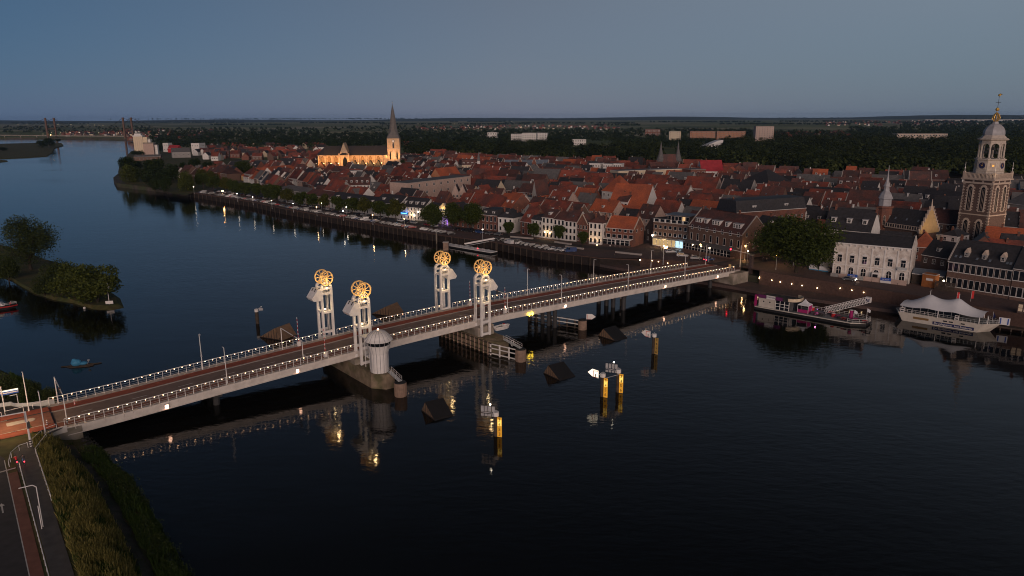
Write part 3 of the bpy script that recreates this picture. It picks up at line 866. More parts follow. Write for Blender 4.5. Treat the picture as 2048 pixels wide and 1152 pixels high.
flare('parapet_panel', [(-0.6, 14.7)] + [(-0.6-7*math.sin(t*PI/2), 14.7+3.6*(1-math.cos(t*PI/2))) for t in np.linspace(0.15, 1, 7)] + [(-12, 19.0)], (-0.4, 0.75), 'railgrey', bridge)

# ------------------------------------------------------------------ lift towers
def lift_tower(label, sbase, nfront, out_n, side, zw, z0):
    """two open steel frames across the deck edge, a golden wheel on each, and a sheave housing hung on one side (side = -1 or +1 along the bridge)"""
    base = W(sbase, nfront, 0)
    t = thing('lift_tower', label, 'bridge tower', base, BANG, 'lift towers with golden wheels')
    for k in (0, 1):
        y = 2.7*k
        zf = 19.7
        fb = MB()
        for x in (-1.28, 1.28):
            fb.box(x-0.29, x+0.29, y-0.26, y+0.26, z0, zf-0.9, 'steel')
        for z in (z0+0.5, 7.6, 12.6, 17.4):
            if z > z0: fb.box(-0.98, 0.98, y-0.25, y+0.25, z-0.3, z+0.3, 'steel')
        # arched head
        pts = [(-1.57, zf-0.9)] + [(-1.57*math.cos(a), zf-0.9+1.5*math.sin(a)) for a in np.linspace(0.2, PI-0.2, 9)] + [(1.57, zf-0.9)]
        inn = [(-0.85, zf-0.55)] + [(-0.85*math.cos(a), zf-0.55+0.55*math.sin(a)) for a in np.linspace(0.25, PI-0.25, 7)] + [(0.85, zf-0.55)]
        for yy0, yy1 in ((y-0.25, y+0.25),):
            n_ = len(pts)
            for i in range(n_-1):
                j0 = min(len(inn)-1, int(round(i*(len(inn)-1)/(n_-1)))); j1 = min(len(inn)-1, int(round((i+1)*(len(inn)-1)/(n_-1))))
                A0, A1 = pts[i], pts[i+1]; B0, B1 = inn[j0], inn[j1]
                vs = [(A0[0], yy0, A0[1]), (A1[0], yy0, A1[1]), (B1[0], yy0, B1[1]), (B0[0], yy0, B0[1]), (A0[0], yy1, A0[1]), (A1[0], yy1, A1[1]), (B1[0], yy1, B1[1]), (B0[0], yy1, B0[1])]
                fb.add(vs, [(0,1,2,3), (7,6,5,4), (0,4,5,1), (3,2,6,7)], 'steel')
            fb.box(-1.57, 1.57, yy0, yy1, zf-1.25, zf-0.75, 'steel')
        for x in (-0.5, 0.5):
            fb.bar((x*1.3, y, zf+0.25), (x*0.25, y, zw), 0.2, 0.2, 'steel')
        fb.build('frame', t)
        # wheel, as thin as it is: rim, hub, eight spokes
        wy = y - 0.45
        rb = MB(); R_ = 1.86; nn = 28
        for i in range(nn):
            a0, a1 = 2*PI*i/nn, 2*PI*(i+1)/nn
            c = []
            for a in (a0, a1):
                for r_, dy in ((R_, -0.14), (R_, 0.14), (R_-0.27, 0.14), (R_-0.27, -0.14)):
                    c.append((r_*math.cos(a), dy, r_*math.sin(a)))
            rb.add(c, [(0,1,5,4), (1,2,6,5), (2,3,7,6), (3,0,4,7)], 'goldwheel')
        w = rb.build('wheel', t, (0, wy, zw))
        hb = MB(); hb.cyl((0,-0.24,0), (0,0.24,0), 0.30, 0.30, 'goldwheel', 10); hb.build('hub', w)
        sp = MB(); sp.bar((0.25,0,0), (R_-0.2,0,0), 0.11, 0.2, 'goldwheel'); spm = sp.mesh('spoke')
        for i in range(9):
            o = obj('spoke', spm, w); o.rotation_euler = (0, 2*PI*i/9+0.2, 0)
    br = MB()
    for z in (z0+0.5, 7.6, 12.6, 17.4):
        for x in (-1.28, 1.28):
            if z > z0 and not (z < 9): br.box(x-0.12, x+0.12, 0.27, 2.43, z-0.16, z+0.16, 'steel')
    br.box(-0.3, 0.3, 0.26, 2.44, 18.5, 18.8, 'steel')
    br.bar((0, -0.4, zw), (0, 3.1, zw), 0.22, 0.22, 'steel')
    br.build('cross_bracing', t)
    ca = MB()
    for x in (-0.2, 0.2):
        for y in (0.3, 2.4): ca.bar((x+1.2*(-side), y, 17.3), (x+1.2*(-side), y, 7.0), 0.07, 0.07, 'dark')
    ca.build('lifting_cable', t)
    # sheave housing
    hs = MB(); x0 = side*1.6
    prof = [(x0, 18.7), (x0+side*0.75, 18.75), (x0+side*2.35, 16.5), (x0+side*1.9, 15.85), (x0, 15.75)]
    hs.prism(prof, lambda x, z: (x, -0.35, z), lambda x, z: (x, 3.1, z), 'steel')
    h = hs.build('sheave_housing', t)
    sl = MB()
    for y in (0.6, 2.1): sl.bar((x0+side*0.8, y, 18.80), (x0+side*1.25, y, 18.15), 0.22, 0.1, 'black')
    sl.build('cable_slot', h)
    # light fittings: one aimed up at the wheels, one on the middle bar
    lf = MB(); lf.ball((0, -0.5, 18.9), 0.16, 'bulb', 6, 4); lf.build('floodlight', t)
    lf = MB(); lf.ball((0, 1.35, 13.1), 0.17, 'bulb', 6, 4); lf.build('floodlight', t)
    point_light('wheel_light', (0, -2.3, zw-1.3), 230, (1.0, 0.66, 0.30), t, 0.3); point_light('wheel_light', (0, 0.9, zw-0.4), 80, (1.0, 0.66, 0.30), t, 0.3)
    point_light('frame_light', (0, -0.75, 13.9), 60, (1.0, 0.72, 0.36), t); point_light('frame_light', (0, 1.35, 13.2), 90, (1.0, 0.72, 0.40), t)
    return t
TS1 = lambda n: 60.3 - 0.066*(n+3)
TS2 = lambda n: 95.0 - 0.05*(n+3)
lift_tower('white lift tower with golden wheels standing on the far deck edge, nearest the left bank', TS1(14.9), 14.9, 1, -1, 21.35, 5.0)
lift_tower('white lift tower with golden wheels rising right behind the round control house', TS1(-3.0), -3.0, -1, -1, 21.45, 3.5)
lift_tower('white lift tower with golden wheels standing on the far deck edge, towards the town', TS2(14.9), 14.9, 1, 1, 21.95, 5.0)
dt = lift_tower('white lift tower with golden wheels above the hanging lifeboat on the right pier', TS2(-3.0), -3.0, -1, 1, 22.1, 3.8)

# control house
ch = thing('control_house', 'white round bridge control house flaring to a window band under a ribbed dome', 'control house', W(60.4, -9.3, 3.55), BANG)
b = MB(); b.lathe([(2.02, 0), (1.98, 2.2), (2.02, 4.4), (2.55, 6.4), (2.62, 6.5)], (0,0,0), 'trim', 16); b.build('wall', ch)
b = MB(); b.lathe([(2.56, 6.5), (2.82, 7.45)], (0,0,0), 'glass', 16); b.build('window_band', ch)
for i in range(16):
    b = MB(); t_ = 2*PI*i/16
    b.tube([(2.08*math.cos(t_), 2.08*math.sin(t_), 0), (2.06*math.cos(t_), 2.06*math.sin(t_), 4.4), (2.66*math.cos(t_), 2.66*math.sin(t_), 6.5), (2.92*math.cos(t_), 2.92*math.sin(t_), 7.5)], 0.05, 'lead', 4)
    b.build('rib', ch, fix=False)
b = MB(); b.lathe([(3.15, 7.42), (3.2, 7.55), (2.7, 8.0), (2.35, 8.6), (1.7, 9.2), (0.9, 9.55), (0.1, 9.7)], (0,0,0), 'trim', 16); d_ = b.build('dome', ch)
for i in range(16):
    t_ = 2*PI*i/16
    b = MB(); b.tube([(r_*math.cos(t_), r_*math.sin(t_), z_) for r_, z_ in ((3.22, 7.55), (2.74, 8.02), (2.39, 8.63), (1.73, 9.24), (0.9, 9.6), (0.1, 9.75))], 0.06, 'lead', 4); b.build('dome_rib', d_, fix=False)
b = MB(); b.ball((0, 0, 9.9), 0.2, 'bulb', 6, 4); b.build('roof_lamp', ch)
b = MB()
for x in (-1.2, 1.2):
    for y in (2.4, 4.6): b.cyl((x, y, 0), (x, y, 6.6), 0.09, 0.09, 'steel', 6)
for z in (2.6, 6.3): b.box(-1.3, 1.3, 2.2, 4.8, z, z+0.15, 'steel')
b.box(-2.0, 2.0, 2.0, 5.6, 7.4, 7.6, 'trim')
b.build('access_stair', ch)
def fender(label, s, n, r, h, ps, pn, grp='round fenders at the pier ends'):
    q = W(s, n, 0)
    t = thing('pier_fender', label, 'fender', q, BANG, grp)
    b = MB(); b.cyl((0,0,-2), (0,0,h), r, r, 'fender', 20); b.build('drum', t)
    b = MB(); b.cyl((0,0,h), (0,0,h+0.12), r*0.96, r*0.96, 'black', 20); b.build('drum_cap', t)
    for i in range(20):
        a = 2*PI*i/20; b = MB(); b.bar((r*1.02*math.cos(a), r*1.02*math.sin(a), 0.1), (r*1.02*math.cos(a), r*1.02*math.sin(a), h-0.1), 0.06, 0.06, 'fender')
        b.build('rib', t)
    v = Vector((ps-s, pn-n)); 
    b = MB(); b.bar((0, 0, h+0.3), (v.x, v.y, h+1.0), 0.9, 0.12, 'railgrey'); w = b.build('walkway', t)
    b = MB(); dd = v.normalized(); pr_ = Vector((-dd.y, dd.x))*0.45
    for sg in (-1, 1):
        for i in range(5):
            f = i/4; p0 = Vector((v.x*f+pr_.x*sg, v.y*f+pr_.y*sg, h+0.35+0.7*f)); b.cyl(p0, p0+Vector((0,0,1.0)), 0.035, 0.035, 'steel', 4)
        for dz in (0.5, 1.0): b.cyl((pr_.x*sg, pr_.y*sg, h+0.35+dz), (v.x+pr_.x*sg, v.y+pr_.y*sg, h+1.05+dz), 0.035, 0.035, 'steel', 4)
    b.build('handrail', w)
    return t
f1 = fender('brown ribbed round fender in front of the control house pier', 60.9, -17.6, 1.32, 3.1, 61.2, -12.4)
f2 = fender('brown ribbed round fender at the end of the right pier', 96.2, -16.2, 1.32, 3.1, 96.2, -9.6)
for (fa, s, n, s1_, n1_) in ((f2, 96.2, -16.2, 93.0, -7.2),):
    for z in (0.5, 1.9, 3.0):
        b = MB(); b.bar((-1.0, 0.8, z), (s1_-s, n1_-n, z), 0.3, 0.22, 'steel'); b.build('fender_beam', fa)
    for f in (0.25, 0.6, 0.95):
        b = MB(); b.bar((-1+(s1_-s+1)*f, .8+(n1_-n-.8)*f, -1), (-1+(s1_-s+1)*f, .8+(n1_-n-.8)*f, 3.2), 0.3, 0.3, 'steel'); b.build('fender_post', fa)
# timber guide jetty with its own drum
j = thing('guide_jetty', 'open timber guide jetty with a round drum end beyond the right pier', 'jetty', W(127.6, -5.8, 0), BANG)
b = MB(); b.cyl((0,0,-2), (0,0,2.7), 1.25, 1.25, 'fender', 20); b.build('drum', j)
b = MB(); b.cyl((0,0,2.7), (0,0,2.82), 1.2, 1.2, 'black', 20); b.build('drum_cap', j)
v = Vector((121.0-127.6, 11.0+5.8))
for z in (0.4, 1.5, 2.6):
    b = MB(); b.bar((-0.9, 0.8, z), (v.x, v.y, z), 0.32, 0.24, 'steel' if z > 1 else 'timber'); b.build('rail_beam', j)
for i in range(7):
    f = 0.12+0.85*i/6
    b = MB(); b.bar((v.x*f-0.3, v.y*f, -2), (v.x*f-0.3, v.y*f, 2.8), 0.34, 0.34, 'timber'); b.build('jetty_post', j)
# lifeboat hanging off the right pier tower + life ring
lb = thing('lifeboat', 'small grey rescue boat hanging beside the lift tower on the right pier', 'boat', W(99.3, -4.4, 5.0), BANG)
b = MB()
hull = [(-2.3, 0.5), (-2.2, 0.75), (0, 0.95), (1.6, 0.8), (2.6, 0.0)]
out = [(x, y) for x, y in hull] + [(x, -y) for x, y in reversed(hull[:-1])]
n_ = len(out)
b.add([(x, y, 0.9) for x, y in out] + [(x*0.88, y*0.6, 0.0) for x, y in out], [(i, (i+1) % n_, n_+(i+1) % n_, n_+i) for i in range(n_)] + [tuple(range(n_, 2*n_))], 'steel')
b.build('hull', lb)
b = MB(); b.poly([(x*0.94, y*0.9, 0.72) for x, y in out], 'boatdeck'); b.build('inner_deck', lb)
b = MB(); b.tube([(x, y, 0.92) for x, y in out] + [(out[0][0], out[0][1], 0.92)], 0.13, 'steel', 6); b.build('gunwale_tube', lb, fix=False)
b = MB(); b.box(0.4, 1.3, -0.4, 0.4, 0.72, 1.35, 'trim'); b.box(0.5, 0.9, -0.3, 0.3, 1.36, 1.5, 'red'); b.build('console', lb)
lr = thing('life_ring', 'white oval rope ring hanging on the right pier below the rescue boat', 'life ring', W(98.6, -9.75, 2.6), BANG)
b = MB(); pts = [(0.42*math.cos(a), 0, 0.8*math.sin(a)) for a in np.linspace(0, 2*PI, 17)]; b.tube(pts, 0.10, 'trim', 6); b.build('ring', lr, fix=False)
# ------------------------------------------------------------------ windows, dormers, chimneys (shared meshes)
def win_mesh(name, glass, frame='trim', bars=1, bx=0.065, bz=0.04):
    b = MB()
    b.poly([(-0.5+bx*.5, -0.015, bz*.5), (0.5-bx*.5, -0.015, bz*.5), (0.5-bx*.5, -0.015, 1-bz*.5), (-0.5+bx*.5, -0.015, 1-bz*.5)], glass)
    for x0, x1, z0, z1 in ((-.5, -.5+bx, 0, 1), (.5-bx, .5, 0, 1), (-.5+bx, .5-bx, 0, bz), (-.5+bx, .5-bx, 1-bz, 1)):
        b.box(x0, x1, -0.07, 0.0, z0, z1, frame)
    if bars:
        b.box(-.5+bx, .5-bx, -0.055, -0.005, 0.60, 0.60+bz, frame)
        b.box(-bx*.4, bx*.4, -0.055, -0.005, bz, 0.60, frame)
    b.box(-.56, .56, -0.13, 0.0, -0.05, -0.001, frame)
    return b.mesh(name)
WIN = {'sash': win_mesh('sash_window', 'glass'), 'plain': win_mesh('plain_window', 'glass', bars=0), 'lit': win_mesh('lit_window', 'litglass'),
       'shop': win_mesh('shop_window', 'shopglass', bars=0, bx=0.05), 'cool': win_mesh('cool_shop_window', 'coolglass', bars=0, bx=0.05),
       'dark': win_mesh('dark_window', 'glass', 'darkbrick', 0), 'wide': win_mesh('wide_window', 'glass', bars=0, bx=0.05, bz=0.05)}
b = MB(); b.poly([(-.5, -0.02, 0), (.5, -0.02, 0), (.5, -0.02, 1), (-.5, -0.02, 1)], 'trim'); b.poly([(-.36, -0.04, .1), (.36, -0.04, .1), (.36, -0.04, .9), (-.36, -0.04, .9)], 'glass')
WIN['far'] = b.mesh('far_window')
b = MB(); b.box(-.5, .5, -0.08, 0.0, 0, 1, 'trim'); b.box(-.36, .36, -0.11, -0.081, 0.04, .9, 'darkbrick'); DOOR_M = b.mesh('front_door')
def arch_win(name, glass, frame):
    b = MB(); n = 8
    o = [(-.5, 0), (.5, 0)] + [(.5*math.cos(t), 0.72+0.28*math.sin(t)) for t in np.linspace(0, PI, n)]
    i_ = [(x*.80, 0.03+z*.93) for x, z in o]
    k = len(o)
    b.add([(x, -0.08, z) for x, z in o] + [(x, -0.08, z) for x, z in i_] + [(x, 0.0, z) for x, z in o], [(q, (q+1) % k, k+(q+1) % k, k+q) for q in range(k)] + [(q, 2*k+q, 2*k+(q+1) % k, (q+1) % k) for q in range(k)], frame)
    b.poly([(x, -0.02, z) for x, z in i_], glass)
    b.box(-.03, .03, -0.07, -0.03, 0.05, 0.93, frame); b.box(-.4, .4, -0.07, -0.03, 0.50, 0.53, frame)
    return b.mesh(name, fix=False)
WIN['arch'] = arch_win('arched_window', 'glass', 'trim')
WIN['archstone'] = arch_win('stone_arched_window', 'glass', 'sandstone')
WIN['tall'] = win_mesh('tall_window', 'glass', bars=0, bx=0.05, bz=0.025)
WIN['archgrey'] = arch_win('blind_arched_window', 'lead', 'trim')
def dormer_mesh(name, roofm, cheek, pitched):
    b = MB()
    b.box(-.62, .62, 0.0, 2.2, 0, 1.35, cheek)
    if pitched:
        b.prism([(-.80, 1.30), (0, 1.95), (.80, 1.30)], lambda x, z: (x, -0.12, z), lambda x, z: (x, 2.6, z), roofm)
    else:
        b.box(-.76, .76, -0.14, 2.3, 1.351, 1.48, 'trim' if cheek != 'trim' else 'lead')
    return b.mesh(name)
DORM = {(r, p): dormer_mesh('dormer', r, 'trim', p) for r in ('roofred', 'roofslate', 'roofbrown', 'rooforange', 'roofgrey') for p in (0, 1)}
b = MB(); b.box(-.38, .38, -.3, .3, -1.2, 1.1, 'brick'); b.box(-.44, .44, -.36, .36, 1.1, 1.25, 'darkbrick'); b.cyl((-.16, 0, 1.25), (-.16, 0, 1.6), .1, .1, 'orangebrick', 6); b.cyl((.16, 0, 1.25), (.16, 0, 1.6), .1, .1, 'orangebrick', 6)
CHIM = b.mesh('chimney')
b = MB(); b.box(-.38, .38, -.3, .3, -1.2, 1.1, 'white'); b.box(-.44, .44, -.36, .36, 1.1, 1.22, 'trim'); CHIMW = b.mesh('pale_chimney')
b = MB(); b.box(-.4, .4, -.55, .55, 0, .12, 'dark'); b.box(-.33, .33, -.48, .48, .121, .15, 'roofblue'); SKYL = b.mesh('roof_light')

class House:
    """collects parts in local coordinates; x along the front, y away from it; then links them as objects or merges them"""
    def __init__(s): s.parts = []
    def add(s, name, me, loc=(0,0,0), rz=0.0, scale=(1,1,1), parent=-1, rx=0.0):
        s.parts.append((name, me, Vector(loc), rz, Vector(scale), parent, rx)); return len(s.parts)-1
    def link(s, root):
        os_ = []
        for name, me, loc, rz, sc, par, rx in s.parts:
            o = bpy.data.objects.new(name, me); COL.objects.link(o)
            o.location = loc; o.rotation_euler = (rx, 0, rz); o.scale = sc
            o.parent = os_[par] if par >= 0 else root
            os_.append(o)
        return os_
    def merge(s, mb, M):
        ms = []
        for name, me, loc, rz, sc, par, rx in s.parts:
            m = Matrix.Translation(loc) @ Matrix.Rotation(rz, 4, 'Z') @ Matrix.Rotation(rx, 4, 'X') @ Matrix.Diagonal((*sc, 1))
            m = (ms[par] if par >= 0 else M) @ m
            ms.append(m); mb.merge(me, m)

def house(L, Dp, he, hr, roof, wall, roofm, rows=(), side_rows=(), left_rows=(), dormers=(), chim=(), coping=False, win='sash', chim_m=None, fwin=None, ov=0.3, rlights=0, dorm_pitched=0):
    H = House()
    b = MB(); y2 = Dp/2
    if roof == 'par':
        b.prism([(0, -1.2), (Dp, -1.2), (Dp, he), (y2, hr-0.2), (0, he)], lambda y, z: (0, y, z), lambda y, z: (L, y, z), wall)
    elif roof == 'perp':
        b.prism([(0, -1.2), (L, -1.2), (L, he), (L/2, hr-0.2), (0, he)], lambda x, z: (x, 0, z), lambda x, z: (x, Dp, z), wall)
    else:
        b.box(0, L, 0, Dp, -1.2, he, wall)
    H.add('wall', b.mesh('wall'))
    b = MB(); o = ov
    if roof in ('par', 'perp'):
        e = 0.0 if coping else 0.15
        D_ = Dp if roof == 'par' else L; LL = L if roof == 'par' else Dp
        sl = (hr-he)/(D_/2)
        pf = [(-o, he-o*sl), (D_/2, hr), (D_+o, he-o*sl), (D_+o, he-o*sl-0.16), (D_/2, hr-0.19), (-o, he-o*sl-0.16)]
        if roof == 'par':
            b.prism(pf, lambda y, z: (-e, y, z), lambda y, z: (L+e, y, z), roofm)
            b.cyl((-e, y2, hr+0.02), (L+e, y2, hr+0.02), 0.11, 0.11, roofm, 6)
        else:
            b.prism(pf, lambda x, z: (x, -e, z), lambda x, z: (x, Dp+e, z), roofm)
            b.cyl((L/2, -e, hr+0.02), (L/2, Dp+e, hr+0.02), 0.11, 0.11, roofm, 6)
    elif roof == 'hip':
        k = min(L, Dp)/2*0.92
        base = [(-o, -o), (L+o, -o), (L+o, Dp+o), (-o, Dp+o)]
        tp = [(k, Dp/2), (L-k, Dp/2)] if L >= Dp else [(L/2, k), (L/2, Dp-k)]
        vs = [(x, y, he-0.12) for x, y in base] + [(x, y, he+0.05) for x, y in base] + [(x, y, hr) for x, y in tp]
        fs = [(3,2,1,0)] + [(i, (i+1) % 4, 4+(i+1) % 4, 4+i) for i in range(4)]
        fs += [(4,5,9,8), (5,6,9), (6,7,8,9), (7,4,8)] if L >= Dp else [(4,5,8), (5,6,9,8), (6,7,9), (7,4,8,9)]
        b.add(vs, fs, roofm)
    elif roof == 'mansard':
        k = 1.25
        vs = [(-o, -o, he-.1), (L+o, -o, he-.1), (L+o, Dp+o, he-.1), (-o, Dp+o, he-.1), (-.1, -.1, he+.15), (L+.1, -.1, he+.15), (L+.1, Dp+.1, he+.15), (-.1, Dp+.1, he+.15),
              (k*.4, k, hr-.25), (L-k*.4, k, hr-.25), (L-k*.4, Dp-k, hr-.25), (k*.4, Dp-k, hr-.25), (k*.8, Dp/2, hr), (L-k*.8, Dp/2, hr)]
        fs = [(3,2,1,0)] + [(i, (i+1) % 4, 4+(i+1) % 4, 4+i) for i in range(4)] + [(4+i, 4+(i+1) % 4, 8+(i+1) % 4, 8+i) for i in range(4)] + [(8,9,13,12), (9,10,13), (10,11,12,13), (11,8,12)]
        b.add(vs, fs, roofm)
    elif roof == 'flat':
        b.box(-0.08, L+0.08, -0.08, Dp+0.08, he+0.001, he+0.25, 'trim' if wall in ('white', 'cream', 'yellow') else 'kerb')
        b.box(0.2, L-0.2, 0.2, Dp-0.2, he+0.251, he+0.29, roofm)
    H.add('roof', b.mesh('roof'))
    if roof in ('par', 'hip', 'mansard') and he > 3:
        b = MB(); b.box(-0.1, L+0.1, -o-0.14, -o+0.04, he-o*((hr-he)/y2 if roof == 'par' else 0.0)-0.20, he-o*((hr-he)/y2 if roof == 'par' else 0.0)-0.02, 'trim'); H.add('gutter', b.mesh('gutter'))
    if coping and roof in ('par', 'perp'):
        D_ = Dp if roof == 'par' else L
        for q in (0, 1):
            b = MB(); a0 = (-0.15, he-0.05); a1 = (D_/2, hr+0.22); a2 = (D_+0.15, he-0.05)
            for p, r in ((a0, a1), (a1, a2)):
                if roof == 'par':
                    x = -0.05 if q == 0 else L+0.05; b.bar((x, p[0], p[1]), (x, r[0], r[1]), 0.42, 0.26, 'kerb' if wall != 'brick' else 'sandstone')
                else:
                    y = -0.05 if q == 0 else Dp+0.05; b.bar((p[0], y, p[1]), (r[0], y, r[1]), 0.42, 0.26, 'kerb' if wall != 'brick' else 'sandstone')
            H.add('gable_coping', b.mesh('gable_coping'))
    for (z, h, w, n, *kind) in rows:
        kd = kind[0] if kind else win
        for i in range(n):
            x = L*(i+0.5)/n
            H.add('window', WIN[kd], (x, 0, z), 0, (w, 1, h))
    for (z, h, w, n, *kind) in side_rows:
        kd = kind[0] if kind else win
        for i in range(n): H.add('window', WIN[kd], (L, Dp*(i+0.5)/n, z), PI/2, (w, 1, h))
    for (z, h, w, n, *kind) in left_rows:
        kd = kind[0] if kind else win
        for i in range(n): H.add('window', WIN[kd], (0, Dp*(i+0.5)/n, z), -PI/2, (w, 1, h))
    dm = roofm if (roofm, 0) in DORM else 'roofslate'
    for (x, fy, sc) in dormers:
        if roof in ('par', 'hip'):
            y = fy*y2; z = he+(hr-he)*fy
        elif roof == 'mansard':
            y = 0.35; z = he+0.3
        else:
            y = 0.4; z = he
        i = H.add('dormer', DORM[(dm, dorm_pitched)], (x, y, z-0.1), 0, (sc, 1, sc))
        H.add('window', WIN['sash'], (0, 0, 0.2), 0, (0.95, 1, 1.0), i)
    for (x, y) in chim:
        if roof == 'par': z = he+(hr-he)*(1-abs(y-y2)/y2)
        elif roof == 'perp': z = he+(hr-he)*(1-abs(x-L/2)/(L/2))
        elif roof == 'flat': z = he+0.2
        else: z = hr-0.6
        H.add('chimney', chim_m or CHIM, (x, y, z), 0)
    for i in range(rlights):
        if roof == 'par':
            x = L*(i+0.5)/rlights; fy = 0.45; sl = math.atan2(hr-he, y2)
            H.add('roof_light', SKYL, (x, fy*y2, he+(hr-he)*fy+0.02), 0, (1, 1, 1), -1, sl)
    return H
OCC = []
LANDMARKS = []        # (pixel x, pixel y, phrase) used to word the labels of the town houses
def occupy(P, ang, L, Dp, pad=1.5):
    """remember a footprint as a row of discs"""
    u = Vector((math.cos(ang), math.sin(ang))); v = Vector((-u.y, u.x))
    r = min(L, Dp)/2 + pad
    nx = max(1, int(math.ceil(L/(1.4*r)))); ny = max(1, int(math.ceil(Dp/(1.4*r))))
    for i in range(nx):
        for j in range(ny):
            c = Vector((P[0], P[1])) + u*(L*(i+0.5)/nx) + v*(Dp*(j+0.5)/ny)
            OCC.append((c.x, c.y, r))
def free(x, y, r):
    return all((x-a)**2+(y-c)**2 > (r+q)**2 for a, c, q in OCC)
def place(H, P, ang, label, cat='house', name='town_house', group=None, L=10, Dp=10, lm=None, pad=0.5):
    t = thing(name, label, cat, P, ang, group)
    H.link(t)
    occupy(P, ang, L, Dp, pad)
    return t
def frontage(x0, y0, x1, y1, z=None):
    P0 = at_g(x0, y0) if z is None else at(x0, y0, z); P1 = at_g(x1, y1) if z is None else at(x1, y1, z)
    P0.z = P1.z = min(P0.z, P1.z)
    d = P1-P0
    return P0, d.length, math.atan2(d.y, d.x)
def eave(P0, x, y): return height_at(x, y, P0) - P0.z

# ------------------------------------------------------------------ the front row on the quay, left to right
FR = 'houses facing the river on the quay'
def front(label, q, ev, rise, depth, roof, wall, roofm, nf, nc, wsz=(1.15, 1.9), name='town_house', cat='house', **k):
    P0, L, ang = frontage(*q)
    he = eave(P0, *ev); hr = he+rise
    rows = []
    fh = he/nf
    for i in range(nf):
        hh = min(wsz[1], fh*0.66)
        rows.append((i*fh+(fh-hh)*0.55, hh, wsz[0], nc))
    rows = k.pop('rows', rows); extra = k.pop('extra', [])
    side = k.pop('side', True)
    sr = [(r[0], r[1]*.9, wsz[0]*.9, max(1, int(depth/4))) for r in rows[1:]] if side else ()
    k.setdefault('win', 'tall')
    dn = k.pop('nd', 0); dsc = k.pop('dsc', 1.0)
    dr = [(L*(i+0.5)/dn, 0.28, dsc) for i in range(dn)] if dn else ()
    chim = k.pop('chim', [(0.6, depth/2), (L-0.6, depth/2)] if roof in ('par', 'hip', 'mansard') else [(L/2, depth*0.7)])
    H = house(L, depth, he, hr, roof, wall, roofm, rows=rows+list(extra), side_rows=sr, dormers=dr, chim=chim, **k)
    t = place(H, P0, ang, label, cat, name, FR, L, depth)
    return t, L, he, hr, ang, P0
front('grey stepped block of houses half hidden by quay trees, leftmost on the quay', (556, 399, 612, 408), (556, 377), 2.5, 13, 'hip', 'grey', 'roofgrey', 2, 5)
front('brown house with a broad flat eave behind the sixth quay tree', (612, 408, 660, 416), (612, 388), 3.0, 12, 'par', 'pink', 'roofbrown', 2, 5)
front('long white house with a dark roof and three white dormers, left of the bar', (660, 416, 752, 431.5), (660, 397), 4.0, 12, 'par', 'white', 'roofslate', 2, 9, nd=4)
front('white house with a dark roof directly left of the bar with the blue sign', (752, 431.5, 800, 437.5), (752, 403), 4.2, 12, 'par', 'white', 'roofslate', 2, 5, nd=2)
bar_t, L, he, hr, ang, P0 = front('white bar with a lit blue sign and three white dormers on its black roof', (800, 437.5, 848, 442), (803, 411.5), 4.5, 13, 'par', 'white', 'roofslate', 3, 7, (0.8, 1.9), nd=4, dsc=1.15, cat='bar', name='riverside_bar')
b = MB(); b.box(-2.6, 2.6, -0.35, -0.1, -0.6, 0.6, 'bluesign'); sg = b.build('sign', bar_t, (L*0.2, 0, he*0.46)); lettering('brasserie', 1.05, 'cyansign', sg, (0, -0.38, 0), (PI/2, 0, 0))
b = MB(); b.ball((0, -0.5, 0), 0.36, 'whitebulb', 6, 4); b.build('wall_lamp', bar_t, (L*0.62, 0, he*0.40)); b.build('wall_lamp', bar_t, (L*0.80, 0, he*0.66))
point_light('bar_light', (L*0.5, -1.6, 3.0), 260, WARM, bar_t); point_light('bar_blue_light', (L*0.28, -1.5, he*0.55), 90, (0.2, 0.4, 1.0), bar_t)
front('low white house with one white dormer between the bar and the temple front', (849, 442, 880, 447), (850, 418.5), 3.6, 11, 'par', 'white', 'roofslate', 2, 3, nd=1)
# little temple front
tp, L, he, hr, ang, P0 = front('narrow white temple front with a floodlit pediment between two big trees', (880, 447.5, 899, 450.5), (878, 416), 2.6, 14, 'perp', 'white', 'roofslate', 2, 1, cat='theatre', name='temple_front', chim=[], rows=[(0.2, 3.2, 1.6, 1)])
for i in range(4):
    b = MB(); b.cyl((0.5+(L-1.0)*i/3, -0.5, 0), (0.5+(L-1.0)*i/3, -0.5, he-0.5), 0.3, 0.26, 'trim', 8); b.build('column', tp)
b = MB(); b.box(-0.3, L+0.3, -0.95, -0.02, he-0.5, he-0.05, 'trim'); b.prism([(-0.5, he-0.04), (L+0.5, he-0.04), (L/2, hr+0.5)], lambda x, z: (x, -0.95, z), lambda x, z: (x, -0.02, z), 'cream'); b.build('pediment', tp)
point_light('pediment_light', (L/2, -2.4, he+0.2), 240, (1.0, 0.70, 0.25), tp); point_light('violet_light', (L*0.6, -2.2, 2.2), 140, (0.45, 0.25, 1.0), tp)
b = MB(); b.box(L-0.9, L-0.2, -1.2, -0.96, 0.5, 4.5, 'violet'); b.build('glow_panel', tp)
front('long brick house with a dark roof and white dormers behind the two broad trees', (901, 451.5, 962, 459.5), (962, 429), 3.4, 12, 'par', 'brick', 'roofslate', 2, 6, nd=3)
front('brick house with tall white windows and two round dormers right of the broad trees', (963, 459.8, 994.5, 463.2), (969, 428.5), 3.0, 13, 'mansard', 'brick', 'roofslate', 2, 4, (1.3, 2.6), nd=2, dsc=1.2)
front('white corner house with a dark hipped roof, left of the small red-roofed house', (996, 463.8, 1026, 466.3), (996, 434), 3.8, 12, 'hip', 'white', 'roofslate', 2, 3, nd=1)
front('narrow brick house with a steep bright red roof and one dormer', (1041, 468.3, 1062.5, 472), (1041, 441), 6.5, 12, 'par', 'brick', 'roofred', 2, 2, (1.4, 2.2), nd=1)
